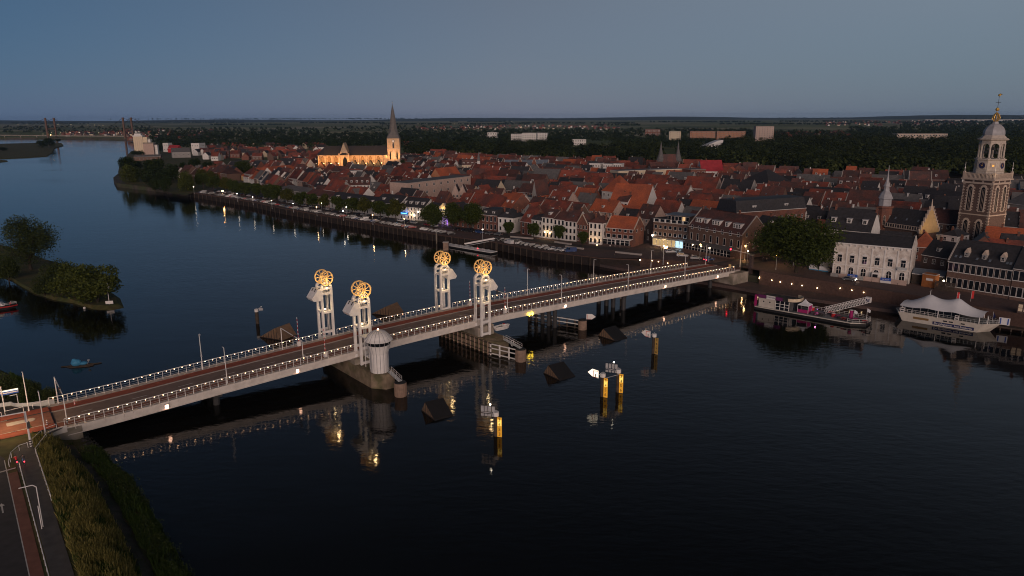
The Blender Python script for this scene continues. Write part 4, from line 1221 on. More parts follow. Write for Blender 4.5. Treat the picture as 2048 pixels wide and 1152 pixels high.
front('low white house with a black top storey beside the steep red-roofed house', (1063, 472.2, 1084, 475.5), (1063, 438.5), 2.2, 12, 'mansard', 'white', 'roofslate', 3, 3, (1.0, 1.5))
cafe, L, he, hr, ang, P0 = front('tall white house with a lit porch and a white dormer, behind the middle quay tree', (1084, 475.7, 1106.5, 478.3), (1084, 433.5), 3.2, 12, 'par', 'white', 'roofbrown', 3, 3, (1.2, 2.2), nd=1)
for x in (L*0.3, L*0.75):
    b = MB(); b.ball((x, -0.6, 3.0), 0.28, 'bulb', 6, 4); b.build('porch_lamp', cafe)
point_light('porch_light', (L*0.5, -1.4, 2.6), 200, WARM, cafe)
front('cream-white house with three tall window bays right of the lit porch house', (1107, 478.4, 1129, 480.8), (1107, 437.5), 3.0, 12, 'par', 'white', 'roofbrown', 3, 3, (1.15, 2.2))
front('wide white house with dark ground-floor doors left of the brick gable house', (1129.3, 480.9, 1152.5, 483.2), (1129.5, 441), 4.4, 12, 'par', 'white', 'roofbrown', 3, 3, (1.15, 2.3), rlights=1)
front('narrow brick house with a pale-edged pointed gable towards the river', (1153.5, 483.3, 1175, 486.5), (1154, 447), 4.6, 12, 'perp', 'brick', 'roofbrown', 3, 4, (0.9, 1.7), coping=True)
lit, L, he, hr, ang, P0 = front('cream house lit from below, left of the red-roofed corner café', (1177.5, 487.2, 1202.5, 489.8), (1176, 444.5), 2.6, 11, 'hip', 'white', 'roofbrown', 3, 3, (1.1, 2.3))
for x in (L*0.25, L*0.8): spot_light('facade_uplight', (x, -2.4, 0.2), (x, 0.5, 6), 520, WARM, 100, lit)
b = MB(); b.ball((L*0.85, -2.3, 0.25), 0.22, 'bulb', 6, 4); b.build('ground_lamp', lit)
pc, L, he, hr, ang, P0 = front('brick corner café with an orange-red roof and a white glazed front', (1211, 488.8, 1267, 494), (1216, 453.8), 4.6, 11.5, 'par', 'brick', 'rooforange', 3, 5, (1.5, 1.5), coping=True, name='corner_cafe', cat='café', rows=[(3.4, 1.7, 2.0, 5, 'wide'), (6.3, 1.4, 1.4, 5)], chim=[(0.6, 5.75), (13, 5.75)])
b = MB(); b.box(-0.3, L-1.2, -2.0, -0.001, 0, 0.7, 'darkbrick'); b.box(-0.4, L-1.1, -2.15, 0.05, 2.9, 3.15, 'trim'); b.build('glazed_front', pc)
for i in range(6):
    x = -0.3+(L-0.9)*i/6
    b = MB(); b.box(x+0.02, x+(L-0.9)/6-0.22, -1.98, -1.9, 0.701, 2.899, 'glass'); b.box(x+(L-0.9)/6-0.21, x+(L-0.9)/6, -2.04, -1.88, 0.701, 2.899, 'trim'); b.box(x+0.02, x+(L-0.9)/6-0.22, -2.02, -1.981, 1.9, 2.0, 'trim'); b.build('window', pc)
for x in (6.2, 8.6):
    b = MB(); b.cyl((x, -3.4, 0), (x, -3.4, 2.6), 0.05, 0.05, 'trim', 5); b.lathe([(0.1, 1.0), (0.28, 1.9), (0.12, 3.1)], (x, -3.4, 0), 'trim', 8)
    tag(b.build('folded_parasol', None, P0, ang), 'white folded parasol, %s one in front of the glazed café front' % ('left' if x < 7 else 'right'), 'parasol', 'folded parasols at the café')
# four-storey flat-roofed block
fb, L, he, hr, ang, P0 = front('four-storey brown brick block with a penthouse and lit shop front', (1305, 491.5, 1374, 498), (1305, 443), 0.3, 15, 'flat', 'brown', 'roofgrey', 4, 7, (1.5, 1.5), name='apartment_block', cat='apartment block', rows=[(5.0, 1.5, 1.5, 7), (8.1, 1.5, 1.5, 7)], extra=[], chim=[(1, 12)])
for i in range(9):
    w_ = obj('window', WIN['shop'] if i < 6 else WIN['cool'], fb, (L*(i+0.5)/9, -0.12, 0.5), 0, (L/9-0.15, 1, 3.0))
for i in range(6):
    obj('window', WIN['wide'], fb, (L*(i+0.5)/6, 0, 10.9), 0, (2.6, 1, 1.5))
    b = MB(); b.box(-.25, .25, -.1, -0.001, 0, 1.5, 'trim'); b.build('pier_strip', fb, (L*(i+0.02)/6+.3, 0, 10.9))
b = MB(); b.box(-0.1, L+0.1, -0.7, -0.13, 3.6, 4.3, 'roofgrey'); b.build('canopy', fb)
b = MB(); b.box(0, L*0.62, 0, 7, 0, 2.9, 'brown'); b.box(-0.9, L*0.62+0.9, -0.9, 8, 2.9, 3.15, 'roofblue'); ph = b.build('penthouse', fb, (L*0.30, 3.5, he+0.3))
for i in range(6): obj('window', WIN['lit' if i == 4 else 'wide'], ph, (L*0.62*(i+0.5)/6, 0, 0.3), 0, (1.5, 1, 2.2))
b = MB(); b.ball((0.3, -0.9, 4.9), 0.42, 'whitebulb', 6, 4); b.build('wall_lamp', fb); point_light('shop_light', (L*0.35, -2.5, 2.4), 420, WARM, fb); point_light('cool_light', (L*0.85, -2.5, 2.2), 260, (0.6, 0.85, 1.0), fb)
# big hotel with dormers, gable end and conservatory
gh, L, he, hr, ang, P0 = front('large brown brick hotel with a steep roof, white dormers and a glazed veranda', (1375, 503, 1482, 518.5), (1386, 450.5), 6.4, 14, 'par', 'brown', 'roofbrown', 3, 8, (1.2, 2.2), name='riverside_hotel', cat='hotel', coping=True,
    rows=[(5.6, 2.9, 1.15, 8), (10.0, 1.7, 1.2, 7)], chim=[(0.7, 7), (20.5, 7)])
for i, (fx, w_) in enumerate(((0.13, 3.4), (0.27, 1.8), (0.46, 4.2), (0.66, 1.8), (0.84, 4.0))):
    b = MB(); b.box(-w_/2, w_/2, 0, 2.2, 0, 1.9, 'trim'); b.box(-w_/2-.15, w_/2+.15, -.15, 2.4, 1.901, 2.05, 'lead'); d_ = b.build('dormer', gh, (L*fx, 1.7, he+1.45))
    for j in range(max(1, int(w_/1.1))):
        obj('window', WIN['sash'], d_, (-w_/2+w_*(j+0.5)/max(1, int(w_/1.1)), 0, 0.25), 0, (0.95, 1, 1.4))
b = MB(); b.box(0.3, L*0.90, -3.2, -0.001, 0, 1.9, 'brown'); b.prism([(-3.5, 4.5), (0.0, 5.3), (0.0, 5.1), (-3.5, 4.3)], lambda y, z: (0.0, y, z), lambda y, z: (L*0.92, y, z), 'roofgrey'); cv = b.build('veranda', gh)
k = 15
for i in range(k):
    x = 0.3+(L*0.9-0.3)*i/k; w_ = (L*0.9-0.3)/k
    b = MB(); b.box(x+0.1, x+w_, -3.1, -3.02, 1.901, 4.29, 'glass'); b.box(x, x+0.1, -3.2, -2.98, 1.901, 4.29, 'trim'); b.box(x+0.1, x+w_, -3.16, -3.101, 2.9, 2.98, 'trim'); b.build('window', cv)
for x in (L*0.22, L*0.38):
    b = MB(); b.ball((x, -3.6, 4.2), 0.26, 'bulb', 6, 4); b.build('wall_lamp', gh)
point_light('hotel_light', (L+2.5, -1.5, 3.4), 260, (1.0, 0.55, 0.18), gh)
for i in range(3):
    obj('window', WIN['sash'], gh, (L, 3+3.6*i, 5.2), PI/2, (1.0, 1, 2.2))
    b = MB(); b.ball((L+0.35, 4.0+2.2*i, 7.6), 0.10, 'bulb', 6, 4); b.build('gable_lamp', gh)
b = MB(); b.box(L+0.001, L+3.2, 2, 12, 3.6, 3.85, 'dark'); b.build('awning', gh)

# white hotel on the square
P0, L, ang = frontage(1664, 549.5, 1815, 568.5)
he = eave(P0, 1671.5, 484); hr = he+3.0
H = house(L, 12.5, he, hr, 'par', 'hotelwhite', 'roofslate', rows=[(5.3, 2.7, 1.6, 6, 'sash'), (0.9, 3.0, 1.9, 6, 'arch')], side_rows=[(6.0, 1.8, 0.9, 2), (1.8, 1.8, 0.9, 3)], coping=False, chim=[])
wh = place(H, P0, ang, 'stained white hotel with six pedimented windows and arched ground floor beside the square', 'hotel', 'white_hotel', FR, L, 12.5)
for i in range(6):
    x = L*(i+0.5)/6
    b = MB(); b.prism([(-1.0, 0), (1.0, 0), (0, 0.62)], lambda q, z: (q, -0.28, z), lambda q, z: (q, -0.001, z), 'trim'); b.box(-1.0, 1.0, -0.3, -0.001, -0.16, -0.001, 'trim'); b.build('window_pediment', wh, (x, 0, 8.3))
    b = MB(); b.box(-0.05, 0.35, -0.14, -0.001, 0, he-1.2, 'trim'); b.build('pilaster', wh, (L*i/6, 0, 0))
    for j in (-0.9, 0.9):
        b = MB(); b.box(-0.22, 0.22, -0.35, -0.001, -0.7, 0, 'trim'); b.build('cornice_bracket', wh, (x+j, 0, he-0.25))
for nm, z0, z1, d in (('cornice', he-0.24, he+0.02, 0.45), ('belt_course', 4.3, 4.6, 0.16)):
    b = MB(); b.box(-0.1, L+0.1, -d, -0.002, z0, z1, 'trim'); b.build(nm, wh)
b = MB(); b.prism([(-0.2, 0), (12.7, 0), (12.7, he-0.2), (6.25, hr+0.5), (-0.2, he+0.1)], lambda y, z: (L+0.01, y, z), lambda y, z: (L+0.36, y, z), 'hotelwhite'); b.build('gable_wall', wh)
b = MB(); b.box(-1.1, 1.1, -1.5, -0.001, 0, 3.0, 'trim'); b.box(-0.8, 0.8, -1.56, -1.501, 0.1, 2.5, 'glass'); b.build('porch', wh, (L*0.585, 0, 0))
b = MB(); b.box(-1.4, 1.4, -1.3, -0.001, 0, 0.25, 'trim'); b.box(-1.4, 1.4, -1.35, -1.25, 0.25, 1.1, 'railgrey'); b.build('balcony', wh, (L*0.915, 0, 4.62))
for fx, txt in ((0.30, 'hotel'), (0.735, 'te huur')):
    t = thing('canvas_banner', 'blue and white %s banner on the fence before the white hotel' % ('left' if fx < .5 else 'right'), 'banner', Vector((P0.x, P0.y, P0.z)) + Vector((math.cos(ang), math.sin(ang), 0))*L*fx, ang, 'banners on the hotel fence')
    b = MB(); b.box(-1.6, 1.6, -3.3, -3.2, 1.0, 2.0, 'blue'); b.box(-1.6, 1.6, -3.3, -3.2, 0.2, 0.999, 'trim'); b.build('cloth', t)
    lettering(txt, 0.7, 'trim', t, (0, -3.33, 1.5), (PI/2, 0, 0))
t = thing('site_fence', 'pale hoarding along the foot of the white hotel', 'fence', P0, ang)
for i in range(9):
    b = MB(); b.box(i*L/9+0.05, (i+1)*L/9-0.05, -3.0, -2.92, 0, 1.7, 'pink' if i % 3 else 'grey'); b.build('panel', t)

# buildings right of the hotel
def simple(label, q, ev, rise, depth, roof, wall, roofm, nf, nc, cat='house', name='town_house', z=None, group=None, lmk=None, **k):
    P0, L, ang = frontage(*q, z=z)
    if isinstance(ev, tuple): he = eave(P0, *ev)
    else: he = ev
    hr = he+rise
    wsz = k.pop('wsz', (1.1, 1.6))
    fh = he/max(nf, 1)
    rows = k.pop('rows', [(i*fh+(fh-min(wsz[1], fh*.66))*0.55, min(wsz[1], fh*.66), wsz[0], nc) for i in range(nf)])
    sr = k.pop('side_rows', [(r[0], r[1], wsz[0], max(1, int(depth/4))) for r in rows])
    dn = k.pop('nd', 0); dsc = k.pop('dsc', 1.0)
    dr = k.pop('dormers', [(L*(i+0.5)/dn, 0.3, dsc) for i in range(dn)] if dn else ())
    chim = k.pop('chim', [(L*0.3, depth/2)] if roof != 'flat' else [])
    H = house(L, depth, he, hr, roof, wall, roofm, rows=rows, side_rows=sr, dormers=dr, chim=chim, **k)
    t = place(H, P0, ang, label, cat, name, group, L, depth)
    if lmk:
        LANDMARKS.append((lmk[0], lmk[1], lmk[2]))
        if P0.y > 380 or True:
            v = Vector((math.sin(ang), -math.cos(ang), 0))*9.0
            occupy(P0+v, ang, L, 9.0, 0.0)
    return t, L, he, hr, ang, P0
simple('dark house with a black roof set back between the white hotel and the brick row', (1838, 556, 1888, 566), (1840, 507), 4.5, 11, 'par', 'darkbrick', 'roofslate', 2, 3, nd=1, dorm_pitched=1)
t, L, he, hr, ang, P0 = simple('low shed with a blue-grey sheet roof between white hotel and brick row', (1822, 566.5, 1886, 574), 3.6, 0.9, 9, 'par', 'timber', 'roofblue', 0, 0, cat='shed', name='garden_shed', chim=[])
kz, Lk, hk, _, angk, Pk = simple('orange wooden kiosk at the fence left of the brick row', (1842, 572.5, 1868, 577), 4.2, 0.25, 3.0, 'flat', 'orangewood', 'orangewood', 0, 0, cat='kiosk', name='wooden_kiosk', chim=[])
b = MB(); b.box(Lk*0.32, Lk*0.85, -0.1, -0.001, 2.3, 3.1, 'trim'); b.build('sign_board', kz)
t = thing('timber_fence', 'brown slatted timber fence right of the orange kiosk', 'fence', at_g(1868, 578.5), angk)
for i in range(7):
    b = MB(); b.box(0, 6.0, -0.03, 0.03, 0.1+0.42*i, 0.45+0.42*i, 'timber'); b.build('plank', t)
rb, L, he, hr, ang, P0 = simple('long dark brick house with three gabled dormers, far right on the waterfront', (1889.5, 577, 2017, 598.5), (1893, 520), 6.2, 13, 'par', 'brown', 'roofslate', 2, 11, name='brick_row_house', group=FR, wsz=(1.25, 2.8), coping=True, chim=[(0.6, 6.5), (24, 6.5)], dormers=[], rows=[(1.1, 2.9, 1.35, 11, 'tall'), (6.0, 2.8, 1.35, 11, 'tall')])
for fx in (0.24, 0.52, 0.80):
    b = MB(); b.box(-.7, .7, 0, 1.8, 0, 1.6, 'grey'); b.prism([(-.75, 1.6), (.75, 1.6), (0, 3.0)], lambda x, z: (x, -0.1, z), lambda x, z: (x, 2.4, z), 'sandstone'); d_ = b.build('dormer', rb, (L*fx, 1.6, he+1.35))
    obj('window', WIN['sash'], d_, (0, 0, 0.25), 0, (0.8, 1, 1.2))
for fx in (0.08, 0.16, 0.42, 0.62, 0.88, 0.93):
    o = obj('roof_light', SKYL, rb, (L*fx, 1.35, he+1.32)); o.rotation_euler = (math.atan2(6.2, 6.5), 0, 0)
b = MB(); b.ball((-0.4, -0.6, 2.6), 0.28, 'whitebulb', 6, 4); b.build('wall_lamp', rb)
simple('dark brick house with white framed doors, cut by the right edge of the photo', (2018, 599, 2080, 609), (2025, 534.5), 5.5, 12, 'par', 'brown', 'roofslate', 2, 5, wsz=(1.5, 3.0), win='tall', group=FR, name='brick_row_house')
# behind the big tree
simple('white house with a long black roof and three dormers behind the big square tree', (1640, 532, 1732, 545), (1647, 455), 7.0, 13, 'par', 'white', 'roofslate', 3, 5, nd=3, dsc=1.3, chim=[(2, 6), (16, 6)], lmk=(1690, 440, 'the black-roofed house behind the square tree'))
simple('dark brick house right of the river hotel gable', (1500, 508, 1560, 517), (1508, 452), 3.8, 13, 'par', 'brown', 'roofslate', 3, 4, nd=1)
simple('long house with a black mansard roof and a white ribbon dormer behind the river hotel', (1468, 494, 1606, 481), (1500, 426), 5.0, 13, 'mansard', 'brick', 'roofslate', 2, 10, chim=[(3, 6)], dormers=[(10, .3, 1.6), (28, .3, 1.6)], lmk=(1540, 425, 'the black mansard with the ribbon dormer'))
simple('dark gabled house with one white window left of the four-storey block', (1290, 482, 1312, 487), (1290, 455), 5.0, 10, 'perp', 'darkbrick', 'roofslate', 2, 2)
# ------------------------------------------------------------------ the carillon tower on the right
def gothic_window(b, x, z0, w, h, face, m_frame, m_glass, y=0.0):
    """narrow round-headed opening with a stone surround, on the face y = const"""
    n = 8
    o = [(-w/2, 0), (w/2, 0)] + [(w/2*math.cos(t), h-w/2+w/2*math.sin(t)) for t in np.linspace(0, PI, n)]
    i_ = [(px*.62, 0.25+pz*.90) for px, pz in o]
    k = len(o)
    b.add([face(x+px, -0.22, z0+pz) for px, pz in o] + [face(x+px, -0.22, z0+pz) for px, pz in i_] + [face(x+px, 0.02, z0+pz) for px, pz in o], [(q, (q+1) % k, k+(q+1) % k, k+q) for q in range(k)] + [(q, 2*k+q, 2*k+(q+1) % k, (q+1) % k) for q in range(k)], m_frame)
    b.poly([face(x+px, -0.06, z0+pz) for px, pz in i_], m_glass)
    for dx in (-w*.10, w*.10):
        b.add([face(x+dx-.06, -0.16, z0+.3), face(x+dx+.06, -0.16, z0+.3), face(x+dx+.06, -0.16, z0+h*.85), face(x+dx-.06, -0.16, z0+h*.85)], [(0,1,2,3)], m_frame)
    for zz in np.arange(z0+0.4, z0+h*0.86, 1.15):          # quoins beside the opening
        for sg in (-1, 1):
            x0, x1 = sorted((x+sg*w*.5, x+sg*w*.68))
            vs = [face(x0, -0.16, zz), face(x1, -0.16, zz), face(x1, -0.16, zz+.5), face(x0, -0.16, zz+.5), face(x0, .02, zz), face(x1, .02, zz), face(x1, .02, zz+.5), face(x0, .02, zz+.5)]
            b.add(vs, [(0,1,2,3), (0,4,5,1), (2,6,7,3), (1,5,6,2), (0,3,7,4)], m_frame)
TB = at(1955.5, 487, 5.0)
TW = 12.6
tang = math.atan2(-0.888, 0.46)
nt_ = thing('carillon_tower', 'tall brick and stone carillon tower with clock faces and a lead dome', 'tower', (TB.x, TB.y, 4.0), tang)
# local x runs along the left (river) face, y along the right face; corner nearest the camera at (TW/2, -TW/2)
zT = 29.3
b = MB()
b.add([(-TW/2*1.03, -TW/2*1.03, -1), (TW/2*1.03, -TW/2*1.03, -1), (TW/2*1.03, TW/2*1.03, -1), (-TW/2*1.03, TW/2*1.03, -1), (-TW/2*.97, -TW/2*.97, zT), (TW/2*.97, -TW/2*.97, zT), (TW/2*.97, TW/2*.97, zT), (-TW/2*.97, TW/2*.97, zT)],
      [(0,1,5,4), (1,2,6,5), (2,3,7,6), (3,0,4,7), (4,5,6,7)], 'towerbrick')
b.build('tower_shaft', nt_)
fl = lambda z: TW/2*(1.03-0.06*(z+1)/(zT+1))
faceF = lambda x, y, z: (x, -fl(z)+y, z)
faceR = lambda x, y, z: (fl(z)-y, x, z)
for nm, fc in (('river', faceF), ('town', faceR)):
    for zz, hh in ((1.0, 11.5), (15.6, 11.4)):
        for x in (-2.7, 2.7):
            if nm == 'town' and zz < 2: continue
            b = MB(); gothic_window(b, x, zz, 2.7, hh, fc, 'sandstone', 'glass'); b.build('arched_window', nt_)
b = MB()
for fc, rng_ in ((faceF, 1), (faceR, 1)):
    for i, zz in enumerate(np.arange(0, zT-0.6, 0.62)):
        for sg in (-1, 1):
            wd = 0.95 if i % 2 else 0.55
            xo = fl(zz)
            x0, x1 = sorted((sg*xo, sg*(xo-wd)))
            b.add([fc(x0, -0.06, zz), fc(x1, -0.06, zz), fc(x1, -0.06, zz+.40), fc(x0, -0.06, zz+.40)], [(0,1,2,3)], 'sandstone')
stuff(b.build('corner_quoins', nt_))
b = MB(); b.box(-fl(14)-.18, fl(14)+.18, -fl(14)-.18, fl(14)+.18, 14.0, 14.45, 'sandstone'); b.build('belt_course', nt_)
w1 = TW/2*.97
b = MB(); b.box(-w1-.35, w1+.35, -w1-.35, w1+.35, zT-2.0, zT-1.5, 'sandstone'); b.build('cornice', nt_)
b = MB(); b.box(-w1-.12, w1+.12, -w1-.12, w1+.12, zT-1.49, zT-.31, 'sandstone'); b.box(-w1-.9, w1+.9, -w1-.9, w1+.9, zT-.3, zT+.15, 'sandstone'); b.build('cornice', nt_)
for k in range(4):
    for i in range(3):
        a = k*PI/2; x = -4 + 4*i
        b = MB(); b.box(x-1.6, x+1.6, -w1-.16, -w1-.121, zT-1.25, zT-.55, 'darkbrick'); o = b.build('frieze_panel', nt_); o.rotation_euler = (0, 0, a)
# balustrade
b = MB(); w2 = w1+.45
for k in range(4):
    M_ = Matrix.Rotation(k*PI/2, 3, 'Z')
    for z0, z1 in ((zT+.16, zT+.4), (zT+2.2, zT+2.5)):
        c = [M_ @ Vector(q) for q in ((-w2, -w2, z0), (w2, -w2, z0), (w2, -w2+.3, z0), (-w2, -w2+.3, z0), (-w2, -w2, z1), (w2, -w2, z1), (w2, -w2+.3, z1), (-w2, -w2+.3, z1))]
        b.add(c, [(0,1,5,4), (1,2,6,5), (2,3,7,6), (3,0,4,7), (4,5,6,7), (3,2,1,0)], 'sandstone')
    for i in range(24):
        x = -w2+.3+(2*w2-.6)*i/23
        p = M_ @ Vector((x, -w2+.15, zT+.4)); q = M_ @ Vector((x, -w2+.15, zT+2.2)); b.cyl(p, q, .13, .13, 'sandstone', 5)
b.build('balustrade', nt_)
for sx in (-1, 1):
    for sy in (-1, 1):
        b = MB(); b.box(-.4, .4, -.4, .4, 0, 2.9, 'sandstone'); b.cyl((0,0,2.9), (0,0,6.8), .12, .06, 'trim', 6); b.ball((0,0,4.2), .3, 'trim', 6, 4); b.build('corner_pinnacle', nt_, (sx*(w2-.3), sy*(w2-.3), zT+.2))
R8 = PI/8
b = MB(); b.lathe([(5.7, zT+.2), (5.7, zT+3.3), (5.9, zT+3.4), (5.6, zT+3.6), (5.45, zT+7.8), (5.9, zT+8.0), (5.9, zT+8.4), (5.2, zT+8.5)], (0,0,0), 'palestone', 8, R8*0); oc = b.build('clock_stage', nt_)
for k in range(8):
    a = k*PI/4
    if k % 2 == 0:
        b = MB(); b.box(-1.5, 1.5, -.14, 0, -1.5, 1.5, 'palestone'); b.cyl((0, -.145, 0), (0, -.2, 0), 1.3, 1.3, 'navy', 16); b.cyl((0, -.2, 0), (0, -.24, 0), .35, .35, 'gold', 8)
        b.bar((0, -.26, 0), (0.2, -.26, 1.0), .12, .05, 'gold'); b.bar((0, -.26, 0), (-.6, -.26, .35), .12, .05, 'gold')
        for q in range(12): b.bar((1.0*math.cos(q*PI/6), -.215, 1.0*math.sin(q*PI/6)), (1.2*math.cos(q*PI/6), -.215, 1.2*math.sin(q*PI/6)), .1, .03, 'gold')
        o = b.build('clock_face', oc, (5.14*math.sin(a), -5.14*math.cos(a), zT+5.7), a)
    else:
        b = MB(); b.box(-1.0, 1.0, -.1, 0, -1.0, 1.0, 'sandstone'); b.box(-.4, .4, -.14, -.101, -.4, .4, 'gold'); b.build('stone_panel', oc, (5.14*math.sin(a), -5.14*math.cos(a), zT+5.7), a)
    b = MB(); b.box(-.45, .45, -.05, 0, 0, 1.1, 'darkbrick'); b.build('window', oc, (5.27*math.sin(a), -5.27*math.cos(a), zT+1.3), a)
z8 = zT+8.4
for k in range(8):
    t = 2*PI*(k+0.5)/8
    b = MB(); b.cyl((0,0,0), (0,0,6.0), .42, .36, 'palestone', 8); b.box(-.55, .55, -.55, .55, 0, .5, 'palestone'); b.build('column', nt_, (4.55*math.cos(t), 4.55*math.sin(t), z8))
    t2 = 2*PI*(k+1)/8; b = MB()
    for i in range(9):
        f0, f1 = PI*i/9, PI*(i+1)/9
        r0 = 1.45
        vs = []
        for f in (f0, f1):
            for rr in (r0, 3.0):
                x = max(-1.75, min(1.75, -rr*math.cos(f))); zz = min(1.75, rr*math.sin(f))
                vs += [(x, -.3, zz), (x, .3, zz)]
        b.add(vs, [(0,4,6,2), (1,3,7,5), (0,1,5,4), (2,6,7,3)], 'palestone')
    b.build('lantern_arch', nt_, (4.25*math.cos(t2), 4.25*math.sin(t2), z8+5.0), t2+PI/2)
b = MB(); b.cyl((0, 0, z8), (0, 0, z8+6), .25, .25, 'dark', 6)
b.build('bell_frame', nt_)
for i in range(10):
    t = 2*PI*i/10; b = MB(); b.lathe([(.75, 0), (.6, .35), (.4, .9), (.1, 1.05)], (0, 0, 0), 'dark', 8); b.build('bell', nt_, (2.0*math.cos(t), 2.0*math.sin(t), z8+2.2+1.5*(i % 2)))
b = MB(); b.lathe([(4.6, z8+6.75), (4.75, z8+6.8), (4.75, z8+7.6), (5.6, z8+7.8), (5.9, z8+8.2), (4.9, z8+8.8), (4.0, z8+9.8)], (0,0,0), 'palestone', 8); b.build('lantern_cornice', nt_)
b = MB(); b.lathe([(4.0, z8+9.75), (4.1, z8+10.6), (3.9, z8+11.8), (3.2, z8+13.1), (2.1, z8+14.1), (1.2, z8+14.6), (1.0, z8+15.4)], (0,0,0), 'lead', 8); b.build('dome', nt_)
b = MB()
zc = z8+15.2
for k in range(8):
    t = 2*PI*k/8; b.tube([(.4*math.cos(t), .4*math.sin(t), zc), (1.5*math.cos(t), 1.5*math.sin(t), zc+1.6), (1.0*math.cos(t), 1.0*math.sin(t), zc+3.0), (.15*math.cos(t), .15*math.sin(t), zc+3.9)], .16, 'gold', 5)
b.build('gilded_crown', nt_, fix=False)
b = MB(); b.cyl((0,0,zc-.2), (0,0,zc+4.4), .35, .2, 'lead', 8); b.ball((0,0,zc+5.2), .75, 'gold', 10, 6); b.cyl((0,0,zc+5.9), (0,0,zc+10.5), .10, .07, 'dark', 5); b.bar((-1.0,0,zc+8.0), (1.0,0,zc+8.0), .14, .14, 'dark'); b.build('finial', nt_)
b = MB(); b.ball((0,0,zc+11.0), .55, 'gold', 8, 5, 1, 1, 1); b.add([(0,0,zc+10.7), (1.3,.03,zc+11.3), (.2,0,zc+11.7), (.2,.05,zc+11.2)], [(0,1,2), (0,3,1), (3,2,1), (0,2,3)], 'gold'); b.build('weather_vane', nt_)
occupy((TB.x-8, TB.y-8, 0), 0, 16, 16)
for y_ in (-4, 5): spot_light('tower_floodlight', (fl(0)+13, y_, 9), (fl(0), y_*.5, 17), 1700, (1.0, 0.62, 0.36), 100, nt_)
spot_light('tower_floodlight', (-2, -fl(0)-14, 10), (0, -fl(0), 20), 500, (1.0, 0.66, 0.42), 100, nt_)
spot_light('tower_floodlight', (9, -9, zT+2), (0, 0, zT+9), 200, (1.0, 0.72, 0.45), 100, nt_)
LANDMARKS.append((1960, 470, 'the carillon tower'))

# ------------------------------------------------------------------ the floodlit church
CB = at(790, 341, 4.0)
cang = math.radians(3.0)
cu = Vector((math.cos(cang), math.sin(cang), 0)); cv_ = Vector((-cu.y, cu.x, 0))
pk = project((CB.x, CB.y, 4))[2]/F          # metres per photo pixel at the church
chr_ = thing('gothic_church', 'floodlit gothic church with a slender spire and a long dark roof', 'church', (CB.x, CB.y, 4.0), cang)
zpx = lambda y: height_at(790, y, CB)-4.0
tw = 13.0; zt = zpx(276.5)
b = MB(); b.box(-tw/2, tw/2, -tw/2, tw/2, -1, zt, 'church'); b.build('tower_shaft', chr_)
for z in (zpx(320), zpx(297)):
    b = MB(); b.box(-tw/2-.3, tw/2+.3, -tw/2-.3, tw/2+.3, z-.35, z+.35, 'sandstone'); b.build('belt_course', chr_)
for x, z, w, h, m in ((0, zpx(296), 1.8, 6.5, 'glass'), (-3.6, zpx(318), 1.5, 9, 'glass'), (3.6, zpx(318), 1.5, 9, 'glass'), (0, zpx(317), 3.0, 9.5, 'sandstone'), (2.0, 0.3, 4.2, 11.5, 'roofslate')):
    b = MB(); n = 7
    o = [(-w/2, 0), (w/2, 0), (w/2, h*.62), (w*.30, h*.86), (0, h), (-w*.30, h*.86), (-w/2, h*.62)]
    b.prism(o, lambda px, pz: (x+px, -tw/2-.22, z+pz), lambda px, pz: (x+px, -tw/2-.001, z+pz), m); b.build('pointed_opening', chr_)
b = MB(); b.cyl((0, -tw/2-.3, zpx(282)), (0, -tw/2-.02, zpx(282)), 1.5, 1.5, 'dark', 14); b.cyl((0, -tw/2-.34, zpx(282)), (0, -tw/2-.31, zpx(282)), 1.2, 1.2, 'trim', 14); b.build('clock_face', chr_)
zs0, zs1, zs2 = zt, zpx(262), zpx(207)
b = MB()
r8 = lambda r, z, t0=PI/8: [(r*math.cos(t0+k*PI/4), r*math.sin(t0+k*PI/4), z) for k in range(8)]
sq = [(tw/2+.3, tw/2+.3), (-tw/2-.3, tw/2+.3), (-tw/2-.3, -tw/2-.3), (tw/2+.3, -tw/2-.3)]
o8 = r8(4.6, zs1)
vs = [(x, y, zs0) for x, y in sq] + o8 + r8(3.3, zs1+(zs2-zs1)*.35) + r8(1.7, zs1+(zs2-zs1)*.7) + [(0, 0, zs2)]
fs = []
for k in range(4):
    fs.append((k, 4+2*k, 4+2*k+1)) if False else None
fs = [(0, 5, 4), (1, 7, 6), (2, 9, 8), (3, 11, 10), (0, 1, 6, 5), (1, 2, 8, 7), (2, 3, 10, 9), (3, 0, 4, 11)]
for k in range(8):
    fs += [(4+k, 4+(k+1) % 8, 12+(k+1) % 8, 12+k), (12+k, 12+(k+1) % 8, 20+(k+1) % 8, 20+k), (20+k, 20+(k+1) % 8, 28)]
b.add(vs, fs, 'roofgrey'); b.mats[-1] = MT['roofslate'] if False else b.mats[-1]
b.build('spire', chr_)
b = MB(); b.cyl((0,0,zs2-.3), (0,0,zs2+3.2), .12, .08, 'dark', 5); b.ball((0,0,zs2+.6), .4, 'gold', 6, 4); b.bar((-.7,0,zs2+2.2), (.7,0,zs2+2.2), .12, .12, 'dark'); b.build('weather_vane', chr_)
